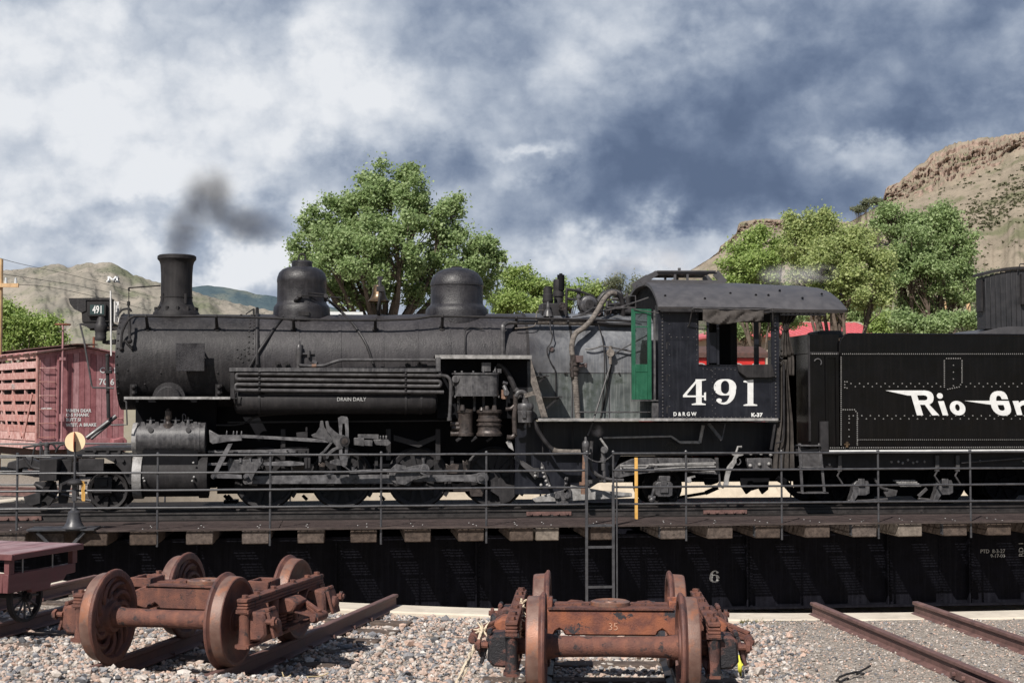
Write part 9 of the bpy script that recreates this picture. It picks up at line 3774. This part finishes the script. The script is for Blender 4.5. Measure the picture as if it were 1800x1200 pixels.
 for x in (a.x + 0.8, a.x + 1.8, b.x - 1.8, b.x - 0.8):
  for yy in (Y + 0.75, Y + 1.85):
   mb.cyl((x, yy - 0.07, 0.22), (x, yy + 0.07, 0.22), 0.38, seg=18)
 mb.each('undercarriage', 'deep_iron', t)


houses()


def poles():
 def pole(label, px, Y, y0, y1, r, arms, m='pole_wood', ins=True):
  a, b = P(px, y0, Y), P(px, 709, Y)
  t = thing('utility_pole', label, 'utility pole', (b.x, Y, -0.17), 'utility poles')
  mb = MB()
  mb.cyl((a.x, Y, -0.17), (a.x, Y, a.z), r * 1.2, r, seg=12)
  mb.build('pole', m, t)
  for (xa, xb, py) in arms:
   p, q = P(xa, py, Y), P(xb, py, Y)
   mb = MB()
   mb.box(p.x, q.x, Y - 0.16, Y - 0.05, p.z - 0.06, p.z + 0.06)
   mb.build('crossarm', 'insulator' if ins else m, t)
   for k in range(4):
    c = p.lerp(q, (k + 0.3) / 3.6)
    ib = MB()
    ib.cyl((c.x, Y - 0.1, p.z + 0.061), (c.x, Y - 0.1, p.z + 0.24), 0.05, 0.03, seg=8)
    ib.build('insulator', 'insulator', t)
  return a
 pole('tall yellow wooden utility pole behind the stock car', 1.0, 46, 455, 620, 0.085, [(-28, 34, 501.5)], 'pole_wood', False)
 pole('pale wooden power pole with white crossarm nearest the trees', 1662, 105, 530, 590, 0.16, [(1652, 1685, 550), (1654, 1680, 565)])
 pole('pale wooden power pole with white crossarm nearest the tender doghouse', 1702.5, 105, 532, 590, 0.16, [(1690, 1722, 558), (1692, 1719, 570)])
 # wires off the left pole
 t = thing('overhead_wire', 'thin wires sagging from the yellow pole across the mountain', 'wire', tuple(P(2, 460, 46)))
 for (pts) in ([(0, 454), (25, 461), (55, 468), (140, 487), (260, 520)], [(5, 482), (60, 490), (140, 503), (240, 525)], [(30, 500), (90, 505), (170, 522), (260, 545)]):
  mb = MB()
  q = [P(a, b, 46 + i * 9) for i, (a, b) in enumerate(pts)]
  mb.tube(smooth_path(q, 4), 0.010, 5)
  mb.build('wire', 'dark_iron', t)
 # post standing behind the stock car, and sign
 a = P(165, 592, 44)
 t = thing('signal_post', 'thin rusty post standing behind the stock car roof', 'post', (a.x, 44, -0.17))
 mb = MB()
 mb.cyl((a.x, 44, -0.17), a, 0.035, seg=8)
 mb.build('post', 'pole_red', t)


poles()
# ------------------------------------------------------------------ trees
def leaf_material(name, c1, c2, dark):
 m = bpy.data.materials.new(name)
 MATS[name] = m
 m.use_nodes = True
 nt = m.node_tree
 N, Lk = nt.nodes, nt.links
 N.clear()
 out = N.new('ShaderNodeOutputMaterial')
 g = N.new('ShaderNodeNewGeometry')
 ramp = N.new('ShaderNodeValToRGB')
 cr = ramp.color_ramp
 cr.elements[0].color = (*dark, 1)
 cr.elements[1].color = (*c2, 1)
 e = cr.elements.new(0.45)
 e.color = (*c1, 1)
 Lk.new(g.outputs['Random Per Island'], ramp.inputs[0])
 d = N.new('ShaderNodeBsdfPrincipled')
 d.inputs['Roughness'].default_value = 0.5
 d.inputs['Specular IOR Level'].default_value = 0.35
 Lk.new(ramp.outputs[0], d.inputs['Base Color'])
 t = N.new('ShaderNodeBsdfTranslucent')
 hs = N.new('ShaderNodeHueSaturation')
 hs.inputs['Value'].default_value = 1.25
 hs.inputs['Hue'].default_value = 0.485
 Lk.new(ramp.outputs[0], hs.inputs['Color'])
 Lk.new(hs.outputs[0], t.inputs[0])
 mx = N.new('ShaderNodeMixShader')
 mx.inputs[0].default_value = 0.5
 Lk.new(d.outputs[0], mx.inputs[1])
 Lk.new(t.outputs[0], mx.inputs[2])
 Lk.new(mx.outputs[0], out.inputs[0])
 return m


leaf_material('leaf_cottonwood', (0.25, 0.345, 0.14), (0.42, 0.51, 0.27), (0.13, 0.195, 0.075))
leaf_material('leaf_olive', (0.33, 0.40, 0.15), (0.48, 0.53, 0.25), (0.15, 0.205, 0.075))
leaf_material('leaf_bright', (0.265, 0.365, 0.10), (0.43, 0.52, 0.21), (0.13, 0.20, 0.055))
leaf_material('leaf_dusty', (0.18, 0.20, 0.12), (0.25, 0.26, 0.17), (0.11, 0.135, 0.085))


def tree(label, base_px, Y, lobes, leaf, n_leaf, leaf_size=0.20, trunk_r=0.28, fork=0.35, cl_r=0.30, depth=0.8, cat='tree', group=None, name='tree', sub=8):
 """lobes are crown masses read off the photograph: (px, py, half width px, half height px, depth offset m)"""
 k = (P(base_px, 700, Y) - Vector((0, 0, CAMZ))).dot(_F) / FPX
 base = P(base_px, 709, Y)
 base.z = -0.2
 t = thing(name, label, cat, tuple(base), group)
 cs, rx, rz, ry = [], [], [], []
 for lb in lobes:
  px, py, hw, hh = lb[:4]
  dy = lb[4] if len(lb) > 4 else 0.0
  c = P(px, py, Y + dy)
  cs.append(np.array(c))
  rx.append(hw * k * 0.84)
  rz.append(hh * k * 0.84)
  ry.append((hw + hh) * 0.42 * k * depth)
 w = np.array([a * b for a, b in zip(rx, rz)])
 w = w / w.sum()
 main = list(cs)
 # every mass is broken into smaller clumps with air between them
 nc, nx, ny, nz = [], [], [], []
 for c, a, b, d in zip(cs, rx, ry, rz):
  for q in range(sub):
   u = RS.normal(0, 1, 3)
   u /= np.linalg.norm(u)
   rr = RS.rand() ** 0.5 * 0.95
   f_ = RS.uniform(0.20, 0.37)
   nc.append(c + u * rr * np.array([a, b, d]))
   nx.append(a * f_ * RS.uniform(0.9, 1.3))
   ny.append(b * f_)
   nz.append(d * f_ * RS.uniform(0.75, 1.05))
  for q in range(6):
   # sprays that break the outline
   u = RS.normal(0, 1, 3) + np.array([0, 0, 0.5])
   u /= np.linalg.norm(u)
   nc.append(c + u * RS.uniform(0.95, 1.30) * np.array([a, b, d]))
   k_ = RS.uniform(0.10, 0.19)
   nx.append(a * k_)
   ny.append(b * k_)
   nz.append(d * k_ * RS.uniform(1.0, 2.0))
 lw = w
 cs, rx, ry, rz = nc, nx, ny, nz
 w = np.array([a * b for a, b in zip(rx, rz)])
 w = w / w.sum()
 per = 26
 ncl = max(20, int(n_leaf * 1.7) // per)
 C = []
 for i, c in enumerate(cs):
  m = max(4, int(ncl * w[i]))
  u = RS.normal(0, 1, (m, 3))
  u /= np.linalg.norm(u, axis=1)[:, None]
  rr = RS.rand(m) ** 0.42
  bump = 1 + 0.22 * (vnoise(u[:, 0] * 3 + i * 5, u[:, 2] * 3 + u[:, 1] * 2, 1.0, 3.0 + i) - 0.5) * 2
  q = c + u * (rr * bump)[:, None] * np.array([rx[i], ry[i], rz[i]])
  # holes: drop clusters where a coarse noise is low
  keep = fbm(q[:, 0] + q[:, 1] * 0.6, q[:, 2], 1.0 / max(0.5, 0.45 * min(rx[i], rz[i])), 2, 9.0 + i) > 0.34
  C.append(q[keep])
 C = np.concatenate(C)
 m = len(C)
 sz = RS.uniform(0.6, 1.25, m) * cl_r
 ctr = np.repeat(C, per, 0) + RS.normal(0, 0.40, (m * per, 3)) * np.repeat(sz, per)[:, None] * np.array([1, 1, 0.8])
 nn = len(ctr)
 nrm = RS.normal(0, 0.75, (nn, 3)) + np.array([-0.30, -0.50, 0.60])
 nrm /= np.linalg.norm(nrm, axis=1)[:, None]
 a = np.cross(nrm, RS.normal(0, 1, (nn, 3)))
 a /= np.linalg.norm(a, axis=1)[:, None]
 b = np.cross(nrm, a)
 ls = leaf_size * 0.52 * RS.uniform(0.6, 1.3, nn)[:, None]
 V = np.stack([ctr - a * ls * 0.62, ctr - b * ls * 0.42 + nrm * ls * 0.08, ctr + a * ls * 0.62, ctr + b * ls * 0.42 + nrm * ls * 0.08], 1).reshape(-1, 3)
 F_ = np.arange(nn * 4).reshape(-1, 4)
 o = np_mesh('crown', V - np.array(base), F_, leaf, smooth=False)
 o.parent = t
 # trunk and limbs
 mb = MB()
 allc = np.average(np.array(main), axis=0, weights=lw)
 w = lw
 zf = base.z + (allc[2] - base.z) * fork
 f = Vector((base.x + (allc[0] - base.x) * 0.25, base.y, zf))
 mb.tube(smooth_path([base, base.lerp(f, 0.5) + Vector((RS.normal(0, 0.1), 0, 0)), f], 4), [trunk_r * (1.15 - 0.4 * i / 8) for i in range(9)], 10)
 tb = mb.build('trunk', 'bark', t)
 mb = MB()
 for i, c in enumerate(main):
  c = Vector(c)
  mid = f.lerp(c, 0.5) + Vector((RS.normal(0, 0.25), RS.normal(0, 0.25), -0.12 * (c - f).length))
  pts = smooth_path([f - Vector((0, 0, trunk_r)), mid, c], 5)
  r0 = trunk_r * (0.30 + 0.55 * math.sqrt(w[i]))
  mb.tube(pts, [r0 * (1 - 0.72 * j / (len(pts) - 1)) for j in range(len(pts))], 7)
  near = [Vector(q) for q in C[np.argsort(((C - np.array(c)) ** 2).sum(1))][::max(1, int(m * w[i] / 16))][:22]]
  for q in near:
   s0 = mid.lerp(c, RS.uniform(0.3, 1.0))
   md = s0.lerp(q, 0.5) + Vector((RS.normal(0, 0.1), RS.normal(0, 0.1), RS.normal(0, 0.1)))
   mb.tube([s0, md, q], [r0 * 0.24, r0 * 0.15, r0 * 0.05], 5)
 mb.build('limbs', 'bark', tb)
 return t


def all_trees():
 # the big cottonwood behind the domes
 tree('large cottonwood standing behind the bell between the two domes', 668, 58,
  [(690, 335, 62, 42), (640, 372, 62, 52, -1), (735, 365, 55, 50), (585, 388, 52, 40), (545, 405, 26, 28), (530, 440, 20, 24, -0.5), (575, 440, 45, 40, -1.5), (630, 445, 60, 60, -2), (700, 430, 60, 55, -1.5), (800, 368, 16, 24, 0.5),
  (785, 410, 48, 34), (830, 432, 48, 32, 0.5), (868, 457, 24, 16, 1), (805, 470, 50, 38), (745, 490, 60, 52), (650, 510, 80, 40), (850, 500, 36, 30, 1), (590, 505, 40, 36), (655, 318, 30, 18, 0.5), (715, 308, 26, 14, 0.3), (608, 358, 26, 20)],
  'leaf_cottonwood', 52000, 0.215, 0.34, 0.55, 0.42)
 # rounded trees beyond the steam dome and the valves
 tree('rounded green tree just beyond the rear steam dome', 905, 80, [(905, 500, 36, 28), (940, 505, 32, 30, 1), (880, 530, 40, 24), (925, 535, 50, 20, -1), (962, 520, 30, 26, 1)], 'leaf_bright', 15000, 0.24, 0.25, 0.3, 0.5, group='trees behind the boiler')
 tree('small round tree behind the safety valves', 1015, 86, [(1000, 515, 32, 26), (1030, 512, 26, 22), (985, 535, 36, 22), (1045, 530, 28, 20)], 'leaf_bright', 9000, 0.25, 0.22, 0.3, 0.5, group='trees behind the boiler')
 tree('thin pale tree behind the front of the cab roof', 1090, 95, [(1090, 500, 34, 18), (1070, 520, 32, 20), (1115, 515, 28, 20), (1140, 530, 34, 16)], 'leaf_dusty', 3800, 0.24, 0.16, 0.3, 0.6, group='trees behind the boiler')
 # right hand grove
 tree('leafy bright tree with thin separate tops before the far mesa', 1345, 62,
  [(1310, 440, 34, 22), (1335, 412, 12, 12), (1300, 470, 40, 26), (1345, 465, 46, 30, -1), (1280, 500, 40, 20), (1370, 450, 26, 24), (1330, 500, 60, 26), (1375, 430, 12, 10)],
  'leaf_bright', 16000, 0.20, 0.22, 0.35, 0.5, group='trees of the grove behind the cab')
 tree('broad olive cottonwood spreading above the rear of the cab roof', 1470, 60,
  [(1425, 400, 34, 24), (1410, 425, 38, 30), (1460, 410, 46, 36), (1500, 425, 40, 40), (1440, 450, 55, 40, -1), (1490, 470, 50, 45, -1), (1540, 460, 40, 45), (1420, 480, 40, 30), (1480, 515, 56, 36, -1), (1540, 515, 50, 36), (1395, 395, 14, 16), (1450, 382, 18, 12)],
  'leaf_olive', 34000, 0.20, 0.30, 0.35, 0.48, group='trees of the grove behind the cab')
 tree('tall green tree with two pointed tops beside the power poles', 1640, 64,
  [(1565, 375, 28, 18), (1575, 400, 40, 30), (1620, 395, 34, 30), (1665, 375, 16, 14), (1660, 400, 36, 28), (1600, 440, 50, 40, -1), (1650, 440, 50, 40), (1690, 430, 26, 28), (1620, 490, 60, 40, -1), (1680, 480, 40, 36), (1580, 490, 30, 40), (1640, 540, 40, 34), (1590, 545, 24, 22), (1690, 520, 24, 18)],
  'leaf_cottonwood', 34000, 0.21, 0.32, 0.3, 0.5, group='trees of the grove behind the cab')
 tree('low bushy tree beneath the grove behind the red roof', 1545, 84, [(1520, 545, 40, 26), (1560, 560, 34, 20), (1600, 565, 40, 16), (1490, 550, 36, 24), (1450, 555, 34, 18), (1425, 548, 30, 16)], 'leaf_cottonwood', 9000, 0.26, 0.2, 0.25, 0.5, group='trees of the grove behind the cab')
 tree('round yellow green bush between grove and red roof', 1548, 70, [(1548, 568, 24, 14), (1560, 578, 24, 10), (1535, 578, 20, 10)], 'leaf_bright', 3500, 0.2, 0.08, 0.2, 0.4, cat='bush', name='bush')
 tree('dark bush at the foot of the power poles', 1690, 92, [(1685, 572, 22, 16), (1705, 578, 24, 14), (1668, 582, 20, 10)], 'leaf_dusty', 3200, 0.24, 0.1, 0.2, 0.4, cat='bush', name='bush')
 tree('dense low shrubs in front of the grove behind the tender', 1630, 57, [(1590, 566, 26, 18), (1625, 574, 30, 16), (1660, 568, 24, 18), (1695, 562, 16, 18)], 'leaf_cottonwood', 9000, 0.19, 0.06, 0.2, 0.35, cat='bush', name='bush')
 tree('tree with low hanging limbs seen through the cab window', 1355, 66, [(1335, 570, 40, 22), (1300, 578, 36, 14), (1385, 560, 30, 18), (1260, 575, 30, 12)], 'leaf_cottonwood', 7000, 0.2, 0.2, 0.5, 0.4, group='trees of the grove behind the cab')
 tree('dusty bushes on the slope between power poles and tender doghouse', 1735, 130, [(1715, 500, 20, 16), (1740, 495, 26, 18), (1765, 505, 30, 16), (1720, 545, 30, 24), (1760, 540, 40, 24)], 'leaf_dusty', 4500, 0.34, 0.16, 0.2, 0.7, cat='bush', name='bush')
 # green trees at the left edge
 tree('bright green bushy tree behind the stock car', 40, 58, [(25, 560, 34, 24), (60, 572, 36, 26), (85, 580, 26, 24), (10, 590, 40, 30), (50, 605, 50, 24), (95, 605, 22, 18), (-30, 570, 50, 34), (5, 545, 20, 10)], 'leaf_bright', 17000, 0.19, 0.22, 0.3, 0.45)
 # small trees on the shoulder of the mesa
 tree('dark round tree on the ridge at the foot of the mesa cliff', 1535, 640, [(1533, 356, 17, 8), (1522, 360, 10, 6), (1545, 358, 10, 6)], 'leaf_dusty', 2200, 1.0, 0.5, 0.3, 1.4, cat='tree', group='trees on the mesa ridge')
 tree('smaller lower dark tree on the mesa ridge beside its larger neighbour', 1506, 640, [(1505, 369, 12, 6), (1512, 366, 8, 5)], 'leaf_dusty', 1200, 1.0, 0.4, 0.3, 1.3, cat='tree', group='trees on the mesa ridge')


all_trees()


# ------------------------------------------------------------------ smoke and steam
def vapour(name, label, blobs, color, dens, Y, nscale=1.6, lo=0.40, aniso=0.0, absorb=None):
 m = bpy.data.materials.new(name + '_air')
 m.use_nodes = True
 nt = m.node_tree
 N, Lk = nt.nodes, nt.links
 N.clear()
 out = N.new('ShaderNodeOutputMaterial')
 pv = N.new('ShaderNodeVolumePrincipled')
 pv.inputs['Color'].default_value = (*color, 1)
 pv.inputs['Anisotropy'].default_value = aniso
 tc = N.new('ShaderNodeTexCoord')
 ln = N.new('ShaderNodeVectorMath')
 ln.operation = 'LENGTH'
 Lk.new(tc.outputs['Object'], ln.inputs[0])
 fo = N.new('ShaderNodeMapRange')
 fo.interpolation_type = 'SMOOTHSTEP'
 fo.inputs['From Min'].default_value = 1.0
 fo.inputs['From Max'].default_value = 0.1
 Lk.new(ln.outputs['Value'], fo.inputs['Value'])
 g = N.new('ShaderNodeNewGeometry')
 n = N.new('ShaderNodeTexNoise')
 n.inputs['Scale'].default_value = nscale
 n.inputs['Detail'].default_value = 5
 n.inputs['Roughness'].default_value = 0.6
 n.inputs['Distortion'].default_value = 0.6
 Lk.new(g.outputs['Position'], n.inputs['Vector'])
 mr = N.new('ShaderNodeMapRange')
 mr.inputs['From Min'].default_value = lo
 mr.inputs['From Max'].default_value = lo + 0.3
 Lk.new(n.outputs['Fac'], mr.inputs['Value'])
 mu = N.new('ShaderNodeMath')
 mu.operation = 'MULTIPLY'
 Lk.new(mr.outputs[0], mu.inputs[0])
 Lk.new(fo.outputs[0], mu.inputs[1])
 mu2 = N.new('ShaderNodeMath')
 mu2.operation = 'MULTIPLY'
 mu2.inputs[1].default_value = dens
 Lk.new(mu.outputs[0], mu2.inputs[0])
 Lk.new(mu2.outputs[0], pv.inputs['Density'])
 Lk.new(pv.outputs[0], out.inputs['Volume'])
 b = MB()
 b.ball((0, 0, 0), 1.0, 20, 12)
 me = None
 for i, (px, py, rx, rz, tilt) in enumerate(blobs):
  c = P(px, py, Y)
  k = (c - Vector((0, 0, CAMZ))).dot(_F) / FPX
  if me is None:
   o = b.build(name, m)
   me = o.data
  else:
   o = bpy.data.objects.new(name, me)
   COL.objects.link(o)
  o.location = c
  o.scale = (rx * k, min(rx, rz) * k * 1.0, rz * k)
  o.rotation_euler = (0, R(tilt), 0)
  tag(o, label[i] if isinstance(label, list) else label, name, kind='stuff', group=name + ' drifting from the locomotive')


vapour('smoke', 'thin dark smoke drifting up from the smokestack', [(311, 436, 34, 44, 10), (326, 402, 48, 64, 20), (368, 345, 62, 70, 20), (430, 395, 95, 46, 10)], (0.13, 0.12, 0.12), 2.1, YC, 1.3, 0.24)
vapour('steam', 'faint pale steam drifting off the cab roof and generator', [(1040, 500, 26, 12, -35), (1095, 468, 70, 24, -12), (1165, 462, 60, 36, 0), (1215, 485, 60, 22, 0), (1380, 485, 60, 26, 0), (1440, 480, 46, 22, 0)], (0.97, 0.95, 0.95), 2.6, YC + 0.3, 1.8, 0.38, -0.4)
vapour('steam', 'small puff of steam under the cab board', [(1050, 757, 14, 14, 0)], (0.9, 0.84, 0.84), 6.0, YC - 1.15, 9.0, 0.40, -0.3)
